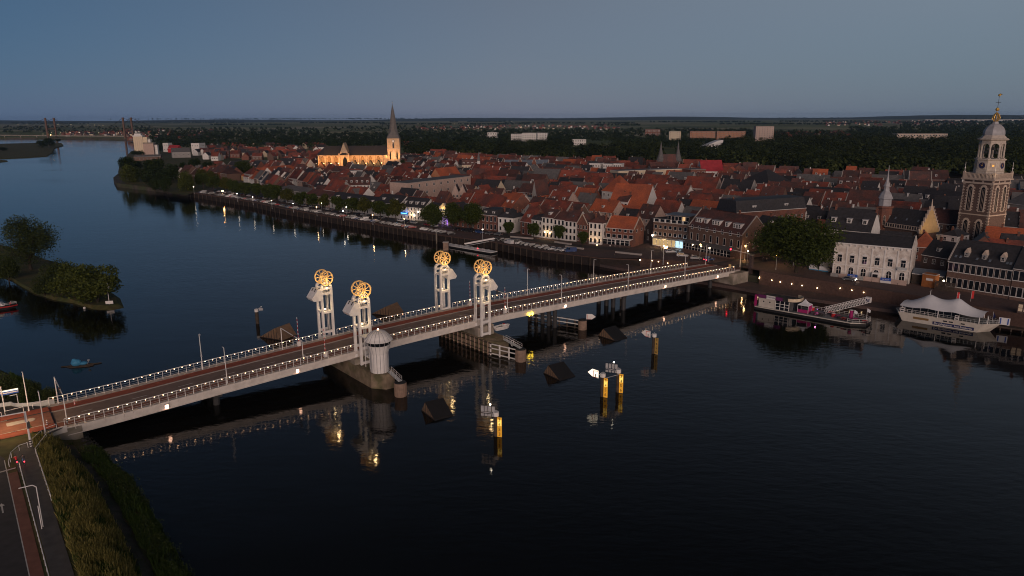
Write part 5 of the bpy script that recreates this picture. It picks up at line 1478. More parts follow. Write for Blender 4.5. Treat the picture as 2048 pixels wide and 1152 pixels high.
# nave and choir: x from -80 to -tw/2
xl = -(790-641)*pk; xr = -tw/2
he, hr_ = zpx(307.5), zpx(291)
yw = 9.0
b = MB(); b.prism([(-yw, -1), (yw, -1), (yw, he), (0, hr_-.3), (-yw, he)], lambda y, z: (xl+7, y, z), lambda y, z: (xr, y, z), 'church'); b.build('nave_wall', chr_)
b = MB(); b.prism([(-yw-.6, he-.5), (0, hr_), (yw+.6, he-.5), (yw+.6, he-.9), (0, hr_-.4), (-yw-.6, he-.9)], lambda y, z: (xl+7, y, z), lambda y, z: (xr, y, z), 'roofslate'); b.build('nave_roof', chr_)
b = MB(); ap = [(0, -yw), (-5.5, -yw*.62), (-8.2, 0), (-5.5, yw*.62), (0, yw)]
b.add([(xl+7+x, y, -1) for x, y in ap] + [(xl+7+x, y, he) for x, y in ap], [(i, i+1, 6+i, 5+i) for i in range(4)], 'church'); b.build('apse_wall', chr_)
b = MB(); b.add([(xl+7+x*1.06, y*1.06, he-.4) for x, y in ap] + [(xl+8, 0, hr_)], [(i, i+1, 5) for i in range(4)], 'roofslate'); b.build('apse_roof', chr_)
def pointed(name, x, z, w, h, y, m, parent=chr_, dep=.2, rz=0):
    b = MB(); o = [(-w/2, 0), (w/2, 0), (w/2, h*.68), (w*.30, h*.88), (0, h), (-w*.30, h*.88), (-w/2, h*.68)]
    b.prism(o, lambda px, pz: (px, -dep, pz), lambda px, pz: (px, -.001, pz), m)
    return b.build(name, parent, (x, y, z), rz)
xt = -(790-696)*pk                           # transept
for x in [xt+9.5+8.4*i for i in range(5)] + [xt-10-7.0*i for i in range(5)]:
    if xl+3 < x < xr-2:
        w_ = pointed('tracery_window', x, zpx(327), 3.6, he-zpx(327)-1.3, -yw, 'brass', dep=.25)
        b = MB(); b.box(-.12, .12, -.32, -.251, .3, (he-zpx(327))*.75, 'church'); b.box(-1.0, -.85, -.32, -.251, .3, (he-zpx(327))*.7, 'church'); b.box(.85, 1.0, -.32, -.251, .3, (he-zpx(327))*.7, 'church'); b.build('mullion', w_)
for x in [xt+5.5+8.4*i for i in range(6)] + [xt-6.6-7.0*i for i in range(6)]:
    if xl+2 < x < xr-.5:
        b = MB(); b.box(-.6, .6, -2.0, 0, 0, he-1, 'church'); b.build('buttress', chr_, (x, -yw, 0))
tw2 = 9.6
b = MB(); b.prism([(-tw2/2, -1), (tw2/2, -1), (tw2/2, he+.3), (0, zpx(284)), (-tw2/2, he+.3)], lambda x, z: (xt+x, -yw-7, z), lambda x, z: (xt+x, 0, z), 'church'); b.build('transept_wall', chr_)
b = MB(); b.lathe([(7.2, he), (4.2, he+2.6), (2.0, he+5.6), (.7, he+8.6), (.3, he+9), (.12, he+14)], (xt, -yw-2.6, 0), 'roofslate', 8); b.build('transept_roof', chr_)
pointed('transept_window', xt+.8, zpx(335), 4.6, zpx(311)-zpx(335), -yw-7, 'glass', dep=.2)
pointed('transept_door', xt+.8, .4, 4.2, 6, -yw-7, 'roofslate', dep=.2)
for x in (-tw2/2-.1, tw2/2+.1):
    b = MB(); b.box(-.7, .7, -8.2, -6.8, -1, he+1.5, 'church'); b.build('buttress', chr_, (xt+x, -yw, 0))
# low side aisles with a row of tent-like cross roofs
for i in range(5):
    x = xt+10.5+8.2*i
    if x > xr-2: break
    b = MB(); b.prism([(-4.0, -1), (4.0, -1), (4.0, 5.2), (-4.0, 5.2)], lambda px, z: (x+px, -yw-8, z), lambda px, z: (x+px, -yw, z), 'church'); b.build('side_chapel', chr_)
    b = MB(); b.prism([(-4.3, 5.0), (4.3, 5.0), (0, 12.0)], lambda px, z: (x+px, -yw-8.4, z), lambda px, z: (x+px, -yw+.1, z), 'roofslate'); b.build('chapel_roof', chr_)
for i in range(4):
    x = xt-9.5-7.6*i
    if x < xl: break
    b = MB(); b.prism([(-3.7, -1), (3.7, -1), (3.7, 5.0), (-3.7, 5.0)], lambda px, z: (x+px, -yw-8, z), lambda px, z: (x+px, -yw, z), 'church'); b.build('side_chapel', chr_)
    b = MB(); b.prism([(-3.95, 4.9), (3.95, 4.9), (0, 10.4)], lambda px, z: (x+px, -yw-8.4, z), lambda px, z: (x+px, -yw+.1, z), 'roofbrown'); b.build('chapel_roof', chr_)
AMB = (1.0, 0.43, 0.10)
for x in [xt+6.4+8.2*i for i in range(5)] + [xt-6-7.6*i for i in range(5)]:
    if xl < x < xr-1:
        spot_light('church_floodlight', (x, -yw-17, 11), (x, -yw, he*0.70), 7600, AMB, 95, chr_, 1.5)
        b = MB(); b.ball((x, -yw-8.8, 9.2), .3, 'amberbulb', 6, 4); b.build('floodlight', chr_)
for x, y, tx in ((-9, -16, 0), (9, -16, 0), (0, -22, 0)):
    spot_light('church_floodlight', (x, y, 12), (tx, -tw/2, 22), 6200, (1.0, 0.50, 0.18), 90, chr_)
spot_light('church_floodlight', (xt, -yw-30, 14), (xt, -yw-7, 12), 1800, (1.0, 0.62, 0.32), 55, chr_)
spot_light('church_floodlight', (xl-6, -14, 5), (xl+3, -2, 18), 5000, AMB, 110, chr_)
occupy((CB.x+cu.x*(xl-3)+cu.y*52, CB.y+cu.y*(xl-3)-52, 0), cang, -xl+12, 66, 0.2)
LANDMARKS.append((720, 335, 'the floodlit church'))

# ------------------------------------------------------------------ town hall turret and stepped gable
P0, L, ang = frontage(1765, 500, 1832, 512)
H = house(L, 11, 10.5, 17.5, 'par', 'brown', 'roofslate', rows=[(6.0, 2.4, 1.1, 6)], coping=False, chim=[], rlights=3)
th = place(H, P0, ang, 'old town hall with a slim grey turret and an ornate stepped gable', 'town hall', 'town_hall', None, L, 11)
b = MB()
for i in range(7):
    f = i/7
    b.box(L+.01, L+.5, 5.5-6.2*(1-f), 5.5+6.2*(1-f), 9+i*1.45, 9+(i+1)*1.45-.002, 'yellow')
for i in range(7):
    f = i/7
    for sg in (-1, 1): b.box(L-.05, L+.6, 5.5+sg*6.2*(1-f)-.25, 5.5+sg*6.2*(1-f)+.25, 9+(i+.2)*1.45, 9+(i+1)*1.45+.7, 'sandstone')
b.cyl((L+.25, 5.5, 18.5), (L+.25, 5.5, 22.5), .5, .1, 'sandstone', 6)
b.build('stepped_gable', th)
b = MB()
for i in range(14): b.box(L*i/14, L*i/14+.18, -.5, -.35, 10.3, 11.6, 'sandstone')
b.box(0, L, -.52, -.33, 11.6, 11.8, 'sandstone'); b.box(0, L, -.6, 0, 10.0, 10.3, 'sandstone'); b.build('roof_balustrade', th)
b = MB(); b.lathe([(3.1, -1), (3.1, 17.2), (3.5, 17.4), (3.5, 18.2)], (-3.2, 2.5, 0), 'brick', 8); tt = b.build('turret', th)
b = MB(); b.lathe([(2.5, 18.2), (2.4, 21.0), (2.9, 21.3), (2.0, 23.4), (1.2, 24.4), (1.0, 26.0), (1.4, 26.3), (.7, 28.2), (.3, 30.5), (.08, 35)], (-3.2, 2.5, 0), 'lead', 8); b.build('turret_spire', th)
for k in range(8):
    a = 2*PI*k/8 + PI/8*0
    o = obj('window', WIN['archstone'], tt, (-3.2+2.9*math.sin(a), 2.5-2.9*math.cos(a), 10.5), a, (1.0, 1, 4.0))
point_light('town_hall_light', (L+4, 3, 12), 110, (1.0, 0.60, 0.22), th)
LANDMARKS.append((1745, 455, 'the grey town hall turret'))

# ------------------------------------------------------------------ other buildings one can pick out in the town
S = simple
S('great hall with an orange-red hipped roof and yellow walls, left of the floodlit church', (514, 362, 607, 351), (514, 352), 6.5, 18, 'hip', 'yellow', 'rooforange', 1, 8, wsz=(1.6, 2.8), lmk=(560, 345, 'the yellow hall with the orange-red roof'))
S('long white terrace with six white dormers in front of the floodlit church', (678, 396, 741, 395), (678, 370), 5.0, 13, 'par', 'white', 'roofbrown', 3, 9, nd=6, dsc=1.1, lmk=(710, 380, 'the white terrace with six dormers'))
S('white flat-roofed house just below the church transept', (702, 362, 738, 361), 9.0, 0.3, 11, 'flat', 'white', 'roofgrey', 2, 5)
S('long grey-brown flat block with a pale end wall in the middle of the town', (817, 411, 942, 392), (817, 367), 0.3, 16, 'flat', 'pink', 'roofgrey', 3, 9, wsz=(1.8, 1.8), left_rows=[], lmk=(870, 385, 'the long grey-brown flat block'))
S('tall bright orange gabled barn-like house right behind the grey-brown block', (884, 381, 924, 375), 9.5, 7.5, 12, 'par', 'orangebrick', 'rooforange', 1, 3, lmk=(900, 362, 'the bright orange barn-like roof'))
S('pair of brick houses with pale-edged twin gables, left one', (905, 412, 918, 412), 8.5, 5.0, 12, 'perp', 'pink', 'roofbrown', 2, 2, coping=True, lmk=(918, 400, 'the twin gables'))
S('pair of brick houses with pale-edged twin gables, right one', (919, 412, 932, 412), 8.5, 5.0, 12, 'perp', 'pink', 'roofbrown', 2, 2, coping=True)
S('wide red-roofed house with a row of tall windows above the two broad quay trees', (944, 433, 1004, 441), (950, 410), 6.5, 16, 'hip', 'grey', 'roofred', 2, 9, wsz=(1.0, 2.4), lmk=(985, 420, 'the wide red hipped roof above the quay trees'))
S('large house with a glowing red roof right of the wide hipped house', (1003, 441, 1022, 445), 8.0, 7.5, 15, 'par', 'brick', 'rooforange', 2, 3, nd=2)
S('ornate cream villa with pointed white dormers behind the red roofs', (924, 353, 958, 352), 11, 5, 14, 'mansard', 'cream', 'roofbrown', 2, 6, nd=4, dsc=1.5, wsz=(1.4, 2.2), lmk=(940, 345, 'the cream villa'))
vt, L, he, hr, ang, P0 = S('slim white corner turret of the cream villa', (955, 353, 960, 353), 15, 9, 4, 'hip', 'white', 'roofgrey', 2, 1, cat='turret', name='villa_turret', chim=[])
S('long brick school with a blue-grey roof and stepped gables near the park', (1008, 345, 1097, 345), (1008, 335), 7.5, 15, 'par', 'brick', 'roofblue', 2, 10, coping=True, wsz=(1.4, 2.2), lmk=(1050, 328, 'the blue-grey roofed school'))
for i, x in enumerate((1040, 1068)):
    S('stepped brick cross gable on the blue-grey roofed school, %s one' % ('left' if i == 0 else 'right'), (x-4, 346.5, x+4, 346.5), 10.5, 5, 5, 'perp', 'brick', 'roofblue', 2, 1, coping=True, cat='gable', name='cross_gable', chim=[])
S('dark flat shopping block with one glowing red shop front in the middle of the town', (1090, 365, 1236, 372), 9.5, 0.3, 20, 'flat', 'grey', 'roofgrey', 2, 18, wsz=(2.2, 1.9), lmk=(1150, 355, 'the dark flat shopping block'))
S('pale yellow flat block with a long gallery of doors, upper middle of the town', (1236, 372, 1368, 365), 12.0, 0.3, 14, 'flat', 'cream', 'roofgrey', 2, 16, wsz=(1.5, 1.9), lmk=(1300, 352, 'the pale yellow gallery block'))
for i, (x, h) in enumerate(((1178, 13.5), (1205, 13.0), (1226, 13.0))):
    S('white box-like flat building on the shopping block, %s of three' % ('left', 'middle', 'right')[i], (x, 356, x+22-3*i, 356), h, 0.3, 12, 'flat', 'white', 'roofgrey', 3, 4, group='white roof boxes')
S('dark brick flat-topped block right of the pale yellow gallery block', (1380, 369, 1410, 368), 12, 0.3, 14, 'flat', 'brick', 'roofgrey', 2, 3, wsz=(2.6, 2.2), lmk=(1395, 355, 'the dark brick flat-topped block'))
gr, L, he, hr, ang, P0 = S('church hall with a bright pink-red roof near the park', (1402, 359, 1446, 359), 7.5, 9, 20, 'par', 'white', 'roofpink', 1, 6, lmk=(1420, 335, 'the pink-red church hall'))
S('big brick church with a broad black hipped roof and lit orange end wall', (1480, 385, 1536, 391), (1480, 363), 9, 26, 'hip', 'brown', 'roofslate', 1, 5, wsz=(1.2, 5), lmk=(1520, 365, 'the big black-roofed brick church'), chim=[])
b = MB()
gt = at_g(1337, 347)
gate = thing('city_gate', 'old city gate with two slender grey conical spires before the park', 'gate', gt, 0.0)
for sg in (-1, 1):
    b = MB(); b.cyl((sg*8.5, 0, -1), (sg*8.5, 0, 12), 4.2, 4.0, 'brown', 12); tt_ = b.build('round_tower', gate)
    b = MB(); b.lathe([(4.5, 11.9), (2.4, 18), (1.1, 23.5), (.5, 29), (.08, 31)], (sg*8.5, 0, 0), 'roofgrey', 10); b.build('spire', tt_)
b = MB(); b.prism([(-4.5, -1), (4.5, -1), (4.5, 11), (0, 18.5), (-4.5, 11)], lambda y, z: (-7, y, z), lambda y, z: (7, y, z), 'brown'); b.prism([(-4.8, 10.8), (0, 18.9), (4.8, 10.8), (4.8, 10.5), (0, 18.5), (-4.8, 10.5)], lambda y, z: (-7, y, z), lambda y, z: (7, y, z), 'roofbrown'); b.build('gatehouse', gate)
occupy((gt.x-13, gt.y-6, 0), 0, 26, 12)
LANDMARKS.append((1335, 330, 'the twin-spired city gate'))
S('brown barn-like building with a broad roof in front of the city gate', (1303, 356, 1352, 355), 7, 7, 14, 'par', 'brown', 'roofbrown', 1, 5)
S('house with a big glowing orange hipped roof in the middle of the town', (1203, 409, 1240, 413), 9, 10, 16, 'hip', 'white', 'rooforange', 2, 4, lmk=(1222, 388, 'the big glowing orange hipped roof'))
S('white gabled warehouse with a huge orange roof above the river café', (1287, 444, 1318, 433), (1290, 421), 13, 22, 'perp', 'white', 'rooforange', 2, 3, wsz=(1.3, 2.0), lmk=(1330, 405, 'the huge orange warehouse roof'))
S('white house with a pointed side gable left of the huge orange warehouse roof', (1232, 439, 1254, 441), 10.5, 4, 11, 'par', 'white', 'roofbrown', 2, 3, wsz=(1.5, 2.6))
S('tall white pointed gable left of the middle red roofs', (1064, 420, 1073, 421), 10, 8.5, 12, 'perp', 'grey', 'roofbrown', 3, 2, lmk=(1067, 400, 'the tall pointed white gable'))
S('long house with an even orange roof behind the glowing red houses', (1146, 418, 1182, 421), 7.5, 5.5, 12, 'par', 'brick', 'rooforange', 2, 4)
S('grey-brown thatch-coloured wide roof with one orange chimney breast', (1062, 374, 1112, 376), 6.5, 8, 18, 'par', 'brown', 'roofgrey', 1, 4, lmk=(1085, 360, 'the wide grey-brown roof'))
S('brown house with a broad flat gable and a bright orange-red roof, far right behind the brick row', (1962, 505, 2070, 515), (1962, 488), 6.5, 16, 'par', 'brick', 'rooforange', 2, 7, lmk=(2000, 490, 'the orange-red roof behind the brick row'))
S('large grey metal-roofed hall right behind the carillon tower', (2003, 452, 2120, 470), 12, 5, 26, 'par', 'grey', 'roofgrey', 0, 0, chim=[])
S('black-roofed house with three arched white dormers left of the carillon tower', (1832, 428, 1908, 437), 7.5, 6.5, 13, 'par', 'darkbrick', 'roofslate', 2, 6, nd=3, dsc=1.3)
S('small white house with two dark windows above the blue shed', (1876, 516, 1908, 521), 9.5, 2.0, 9, 'hip', 'white', 'roofslate', 3, 2)
S('white chalet house with an orange gable at the edge of the park', (1816, 365, 1848, 367), 8, 5, 12, 'par', 'white', 'roofbrown', 2, 5, wsz=(1.8, 1.8))
S('pale blue-white terrace with three big white dormers below the park, right', (1671, 396, 1712, 398), 8, 6, 12, 'par', 'grey', 'roofbrown', 2, 6, nd=3, dsc=1.4)
S('bright orange roofed gabled house against the dark park trees, right', (1686, 370, 1706, 371), 8, 7, 12, 'par', 'brick', 'rooforange', 2, 3)

# ------------------------------------------------------------------ the silo and waterside sheds on the left
sp = at(290, 311, 4.0); sk = project((sp.x, sp.y, 4))[2]/F
silo = thing('grain_silo', 'tall pale grain silo with a lower brown block and stepped roofs by the river', 'silo', sp, 0.25)
hs = lambda y: height_at(290, y, sp)-4
b = MB(); b.box(-18*sk, -1*sk, 0, 16, -1, hs(271), 'cream'); b.box(-18*sk-.5, -1*sk+.5, -.5, 16.5, hs(273), hs(270.5), 'white'); b.build('silo_tower', silo)
b = MB(); b.box(-16*sk, -4*sk, 2, 12, hs(270.5), hs(267), 'white'); b.build('roof_house', silo)
b = MB(); b.box(-1*sk+.01, 18*sk, -2, 14, -1, hs(287), 'pink'); b.box(-1*sk-.0, 18*sk+.6, -2.4, 14.5, hs(287)+.01, hs(285), 'concrete'); b.build('low_block', silo)
b = MB(); b.box(-1*sk+.02, 7*sk, 1, 13, hs(285)+.01, hs(274), 'cream'); b.build('stair_head', silo)
b = MB(); b.box(7*sk+.01, 12*sk, 3, 13, hs(285)+.01, hs(279), 'white'); b.build('stair_head', silo)
b = MB(); b.box(18*sk+.61, 24*sk, 2, 12, -1, hs(290), 'white'); b.build('annex', silo)
for i in range(4):
    b = MB(); b.box(-15*sk+i*3.6*sk, -15*sk+i*3.6*sk+.5, -.2, -.001, 2, hs(275), 'sandstone'); b.build('silo_seam', silo)
occupy((sp.x-25, sp.y-4, 0), .25, 55, 22)
LANDMARKS.append((290, 290, 'the grain silo'))
S('long low pavilion with white eaves under the silo', (268, 322, 322, 321), 5.5, 2.5, 14, 'par', 'brown', 'roofgrey', 1, 7)
S('large hall with a dark grey roof right of the silo', (345, 316, 382, 315), 8, 6, 22, 'par', 'grey', 'roofgrey', 1, 4)
S('small red-roofed shop with a white sign right of the silo', (336, 305, 356, 305), 7, 5, 14, 'par', 'red', 'roofpink', 1, 1)
S('white cube building beside the silo', (327, 304, 338, 304), 15, 0.3, 12, 'flat', 'white', 'roofgrey', 2, 2)
S('grey-white box factory at the far left edge of the town', (384, 308, 400, 308), 17, 0.3, 20, 'flat', 'white', 'roofgrey', 2, 3)

# far buildings beyond the woods
FB = 'flats beyond the woods'
def far_block(label, x0, x1, yb, yt, depth, wall, nf, nc, name='apartment_block', cat='apartment block', roofm='roofgrey', group=FB, winm='far'):
    P0 = at(x0, yb, 4.0); P1 = at(x1, yb, 4.0); d = P1-P0; ang = math.atan2(d.y, d.x); L = d.length
    he = height_at(x0, yt, P0)-4
    rows = [(he*(i+.25)/nf, he/nf*.5, L/nc*.5, nc, winm) for i in range(nf)]
    H = house(L, depth, he, he+.3, 'flat', wall, roofm, rows=rows)
    return place(H, P0, ang, label, cat, name, group, L, depth)
far_block('beige tower block with rows of balconies, tallest far right of centre', 1510, 1546, 285, 253, 26, 'pink', 8, 7)
far_block('left face of white stepped flats in the woods', 1022, 1044, 282, 268, 30, 'white', 4, 5)
far_block('tall middle part of white stepped flats in the woods', 1044, 1072, 284, 266, 30, 'white', 5, 6)
far_block('right part of white stepped flats in the woods', 1072, 1094, 280, 266, 30, 'white', 4, 4)
far_block('small white flats left of the white stepped flats', 975, 994, 276, 265, 24, 'white', 2, 4)
far_block('cream flats lit from the side, left of the orange gallery flats', 1338, 1361, 280, 263, 22, 'cream', 4, 5)
far_block('long orange brick gallery flats, left stretch', 1380, 1430, 276, 263, 22, 'orangebrick', 3, 10)
far_block('long orange brick gallery flats, right stretch', 1433, 1490, 280, 263, 22, 'orangebrick', 4, 11)
far_block('low red-brown flats left of the cream flats', 1290, 1320, 272, 259, 22, 'brick', 2, 6)
far_block('long low beige school among the trees, upper right', 1793, 1894, 281, 267.5, 30, 'sandstone', 2, 16, 'school_building', 'school')
far_block('flat grey roof of a sports hall among the park trees, right', 1712, 1806, 312, 305, 40, 'darkbrick', 1, 8, 'sports_hall', 'sports hall')
far_block('white terrace in the woods, right of the white flats', 1145, 1172, 290, 279, 16, 'white', 2, 6)
far_block('pale terrace in the woods at the edge of the park', 1176, 1222, 303, 293, 16, 'pink', 2, 8)
far_block('row of white glasshouses on the far horizon, right', 1850, 2060, 241.8, 239.2, 120, 'white', 1, 12, 'glasshouse', 'glasshouse')
wc = at(1424, 303, 4.0)
t = thing('curved_white_hall', 'white hall with a swooping curved roof among the trees', 'hall', wc, 0.0)
b = MB(); b.prism([(-18, -1), (17, -1), (17, 18), (9, 17), (0, 13.5), (-10, 9), (-18, 7)], lambda x, z: (x, 0, z), lambda x, z: (x, 22, z), 'trim'); b.build('shell', t)
for i in range(4):
    b = MB(); b.box(2+3.4*i, 4.6+3.4*i, -.2, -.001, 6, 9, 'glass'); b.build('window', t)

# the far suspension bridge
fp = [at(105, 277.5, 0), at(259, 279, 0)]
fbr = thing('far_suspension_bridge', 'distant road bridge over the river with two pairs of tall pylons', 'bridge', (0, 0, 0))
dirn = Vector((fp[1].x-fp[0].x, fp[1].y-fp[0].y, 0)).normalized(); nn_ = Vector((-dirn.y, dirn.x, 0))
dz = 9.5
b = MB(); b.bar(fp[0]-dirn*620+Vector((0,0,dz)), fp[1]+dirn*260+Vector((0,0,dz)), 18, 2.4, 'concrete'); b.build('deck', fbr)
for q in fp:
    for sg in (-1, 1):
        b = MB(); b.bar(q+nn_*14*sg, q+nn_*14*sg+Vector((0,0,63)), 4.2, 4.2, 'brown'); b.build('pylon', fbr)
    b = MB(); b.bar(q-nn_*14+Vector((0,0,30)), q+nn_*14+Vector((0,0,30)), 3, 3, 'brown'); b.build('pylon_beam', fbr)
for sg in (-1, 1):
    pts = []
    for i in range(13):
        f = i/12; p = fp[0].lerp(fp[1], f)+nn_*14*sg; p.z = 62-46*(1-(2*f-1)**2); pts.append(p)
    b = MB(); b.tube(pts, .5, 'dark', 4); b.tube([fp[0]+nn_*14*sg+Vector((0,0,62)), fp[0]-dirn*170+nn_*10*sg+Vector((0,0,10))], .5, 'dark', 4); b.tube([fp[1]+nn_*14*sg+Vector((0,0,62)), fp[1]+dirn*170+nn_*10*sg+Vector((0,0,10))], .5, 'dark', 4); b.build('cable', fbr)
for i in range(9):
    p = fp[0].lerp(fp[1], i/8); b = MB(); b.cyl(p+Vector((0,0,dz+1)), p+Vector((0,0,dz+9)), .25, .2, 'dark', 4); b.ball(p+Vector((0,0,dz+9.3)), .6, 'farbulb', 5, 4); b.build('deck_lamp', fbr)
for q in fp[:1]:
    b = MB(); b.ball(q+Vector((2,-9,12)), 1.0, 'amberbulb', 6, 4); b.build('pylon_lamp', fbr)
for i in range(8):
    p = fp[0]-dirn*(60+75*i); b = MB(); b.bar(p-nn_*6+Vector((0,0,0)), p-nn_*6+Vector((0,0,dz)), 2.4, 2.4, 'concrete'); b.build('column', fbr)
# ------------------------------------------------------------------ the mass of town houses
E1 = Vector((0.705, -0.709)); EN = Vector((0.709, 0.705)); QO = Vector((12.6, 306.5))
BACK = [(-60, 300), (300, 292), (430, 297), (600, 305), (830, 312), (1000, 318), (1200, 328), (1450, 338), (1600, 350), (1900, 362), (2120, 372)]
def back_y(x): return float(np.interp(x, [p[0] for p in BACK], [p[1] for p in BACK]))
FRONT_LIM = [(-60, 340), (235, 330), (380, 362), (560, 392), (740, 420), (900, 436), (1000, 450), (1210, 470), (1300, 470), (1480, 490), (1600, 500), (1660, 528), (1840, 550), (2120, 560)]
def front_y(x): return float(np.interp(x, [p[0] for p in FRONT_LIM], [p[1] for p in FRONT_LIM]))
# keep trees' places and streets free
GREEN_PX = [(490, 352, 16), (757, 385, 9), (1635, 372, 9), (1650, 378, 8), (1785, 385, 9), (1885, 392, 9), (1905, 378, 7), (1435, 365, 10), (910, 404, 6), (1110, 384, 8), (1590, 530, 26), (640, 365, 7), (420, 345, 9), (1560, 395, 5), (1700, 372, 5)]
for x, y, r in GREEN_PX:
    p = at_g(x, y); OCC.append((p.x, p.y, r))
cand = []
rr = random.Random(5)
bk = 38.0
while bk < 760:
    a = -560 + rr.uniform(0, 8)
    dpt = rr.uniform(10.5, 13.5)
    while a < 420:
        w = rr.uniform(7, 13) if rr.random() < 0.72 else rr.uniform(13, 24)
        bend = 18*math.sin(a/95.0) + 9*math.sin(a/37.0+bk)
        c = QO + E1*(a+w/2) + EN*(bk+bend+dpt/2)
        g = ground(c.x, c.y)
        px, py, k = project((c.x, c.y, g+5))
        if -40 < px < 2090 and back_y(px) < py and project((c.x, c.y, g))[1] < front_y(px):
            if free(c.x, c.y, min(w, dpt)*0.40):
                cand.append((k, c, w, dpt, a, bk, px, py))
        a += w + (rr.uniform(0.1, 0.6) if rr.random() < .75 else rr.uniform(2.5, 7))
    bk += dpt + rr.uniform(2.5, 7.5)
cand.sort(key=lambda q: q[0])
N_LAND = 70
N_IND = 232
ROOFS = [('roofred', .40), ('rooforange', .07), ('roofbrown', .27), ('roofslate', .16), ('roofgrey', .10)]
WALLS = [('brick', .26), ('brown', .18), ('white', .30), ('grey', .08), ('pink', .08), ('cream', .06), ('darkbrick', .04)]
def pick(r, tab):
    u = r.random(); s = 0
    for n, p in tab:
        s += p
        if u < s: return n
    return tab[0][0]
RW = {'roofred': 'red', 'rooforange': 'orange', 'roofbrown': 'brown', 'roofslate': 'black', 'roofgrey': 'grey'}
WW = {'brick': 'red brick', 'brown': 'brown brick', 'white': 'white', 'grey': 'grey', 'pink': 'dusky pink', 'cream': 'cream', 'darkbrick': 'dark brick'}
SHW = {'par': 'long-ridged', 'perp': 'gable-fronted', 'hip': 'hip-roofed', 'flat': 'flat-roofed', 'mansard': 'mansard'}
recs = []
far_mb = MB()
for idx, (k, c, w, dpt, a, bk, px, py) in enumerate(cand):
    r = random.Random(int(a*7)+int(bk*131))
    big = w > 13
    he = r.uniform(4.2, 7.4) + (0.8 if big else 0)
    u = r.random()
    roof = 'par' if u < .62 else 'perp' if u < .80 else 'hip' if u < .87 else 'flat' if u < .95 else 'mansard'
    if roof == 'perp' and w > 12: roof = 'par'
    rm = pick(r, ROOFS); wm = pick(r, WALLS)
    if px > 1380 and rm in ('roofred', 'rooforange') and r.random() < min(.75, (px-1380)/500): rm = r.choice(('roofslate', 'roofslate', 'roofbrown', 'roofgrey'))
    if roof == 'flat': rm = 'roofgrey'
    if roof == 'perp' and wm in ('white', 'cream') and r.random() < .6: wm = 'brick'
    span = dpt if roof in ('par', 'hip', 'mansard') else w
    rise = span/2*r.uniform(0.85, 1.18) if roof in ('par', 'perp') else span/2*.9 if roof == 'hip' else 3.0 if roof == 'mansard' else .3
    ang = math.atan2(E1.y, E1.x) + .42*smooth(120, 420, bk) + r.uniform(-.07, .07) + .22*math.sin(c.x/70.0+1.7)*math.cos(c.y/85.0)
    if c.x > 60: ang += 0.05
    uu = Vector((math.cos(ang), math.sin(ang))); vv = Vector((-uu.y, uu.x))
    g = ground(c.x, c.y)
    P = Vector((c.x, c.y, 0)) - Vector((uu.x, uu.y, 0))*(w/2) - Vector((vv.x, vv.y, 0))*(dpt/2); P.z = g
    ind = idx < N_IND
    kind = 'sash' if ind and k < 420 else 'plain' if ind else 'far'
    nc = max(2, int(w/2.6)); nf = 2 if he < 7.6 else 3
    if not ind: nf, nc = 2, max(2, int(w/3.2))
    wh = 1.5
    rows = [(he*(i+.30)/nf, wh, 1.05, nc, kind) for i in range(nf)] if ind else [(he*.62, 1.4, 1.1, nc, 'far')]
    side = [(he*(i+.30)/nf, 1.4, .95, 2, kind) for i in range(nf)] if (roof == 'perp' or r.random() < .5) and ind else [(he*.62, 1.3, 1.0, 2, 'far')] if r.random() < .4 else []
    if roof == 'perp' and ind: rows.append((he+rise*.15, 1.4, .9, 2 if w > 7 else 1, kind))
    if ind and r.random() < .16:
        rows[0] = (rows[0][0], rows[0][1], rows[0][2], rows[0][3], 'lit') if r.random() < .25 else rows[0]
    dn = r.choice((0, 0, 0, 1, 1, 2)) if roof in ('par', 'mansard') else 0
    if not ind and r.random() < .6: dn = 0
    dr = [(w*(i+.5)/dn, .3, r.uniform(.9, 1.2)) for i in range(dn)] if dn else []
    ch_ = [(r.uniform(.5, w-.5), dpt/2 + r.uniform(-1, 1))] if r.random() < .7 and roof != 'flat' else []
    if roof == 'perp' and ch_: ch_ = [(w/2+r.uniform(-1, 1), r.uniform(1, dpt-1))]
    rl = r.choice((0, 0, 0, 1, 2)) if ind and roof == 'par' and not dn else 0
    cop = roof in ('par', 'perp') and r.random() < .28
    H = house(w, dpt, he, he+rise, roof, wm, rm, rows=rows, side_rows=side, dormers=dr, chim=ch_, coping=cop, chim_m=CHIMW if r.random() < .25 else None, rlights=rl, dorm_pitched=int(r.random() < .3))
    if ind:
        feats = []
        if dn: feats.append(('one dormer', 'two dormers')[dn-1] if dn < 3 else 'dormers')
        elif rl: feats.append(('one roof light', 'two roof lights')[rl-1])
        elif cop: feats.append('pale gable edges')
        elif ch_: feats.append('a chimney')
        lm = min(LANDMARKS, key=lambda q: (q[0]-px)**2 + ((q[1]-py)*2.2)**2)
        dx, dy = px-lm[0], py-lm[1]
        where = ('below ' if dy > abs(dx)*.4 else 'above ' if -dy > abs(dx)*.5 else 'left of ' if dx < 0 else 'right of ') + lm[2]
        t = thing('town_house', '', 'house', P, ang, 'houses of the old town')
        H.link(t)
        recs.append((t, px, py, '%s %s house, %s walls' % (RW[rm], SHW[roof], WW[wm]) if False else '%s%s roofed house' % ('wide ' if big else '', RW[rm]), SHW[roof], WW[wm], feats[0] if feats else '', where))
    else:
        M_ = Matrix.Translation(P) @ Matrix.Rotation(ang, 4, 'Z')
        H.merge(far_mb, M_)
from collections import defaultdict
grp = defaultdict(list)
for rec in recs:
    t, px, py, head, sh, wl_, ft, where = rec
    lab = '%s %s, %s walls%s, %s' % (sh, head, wl_, (' and ' + ft) if ft else '', where)
    grp[lab].append((px, py, t))
seen_where = defaultdict(list)
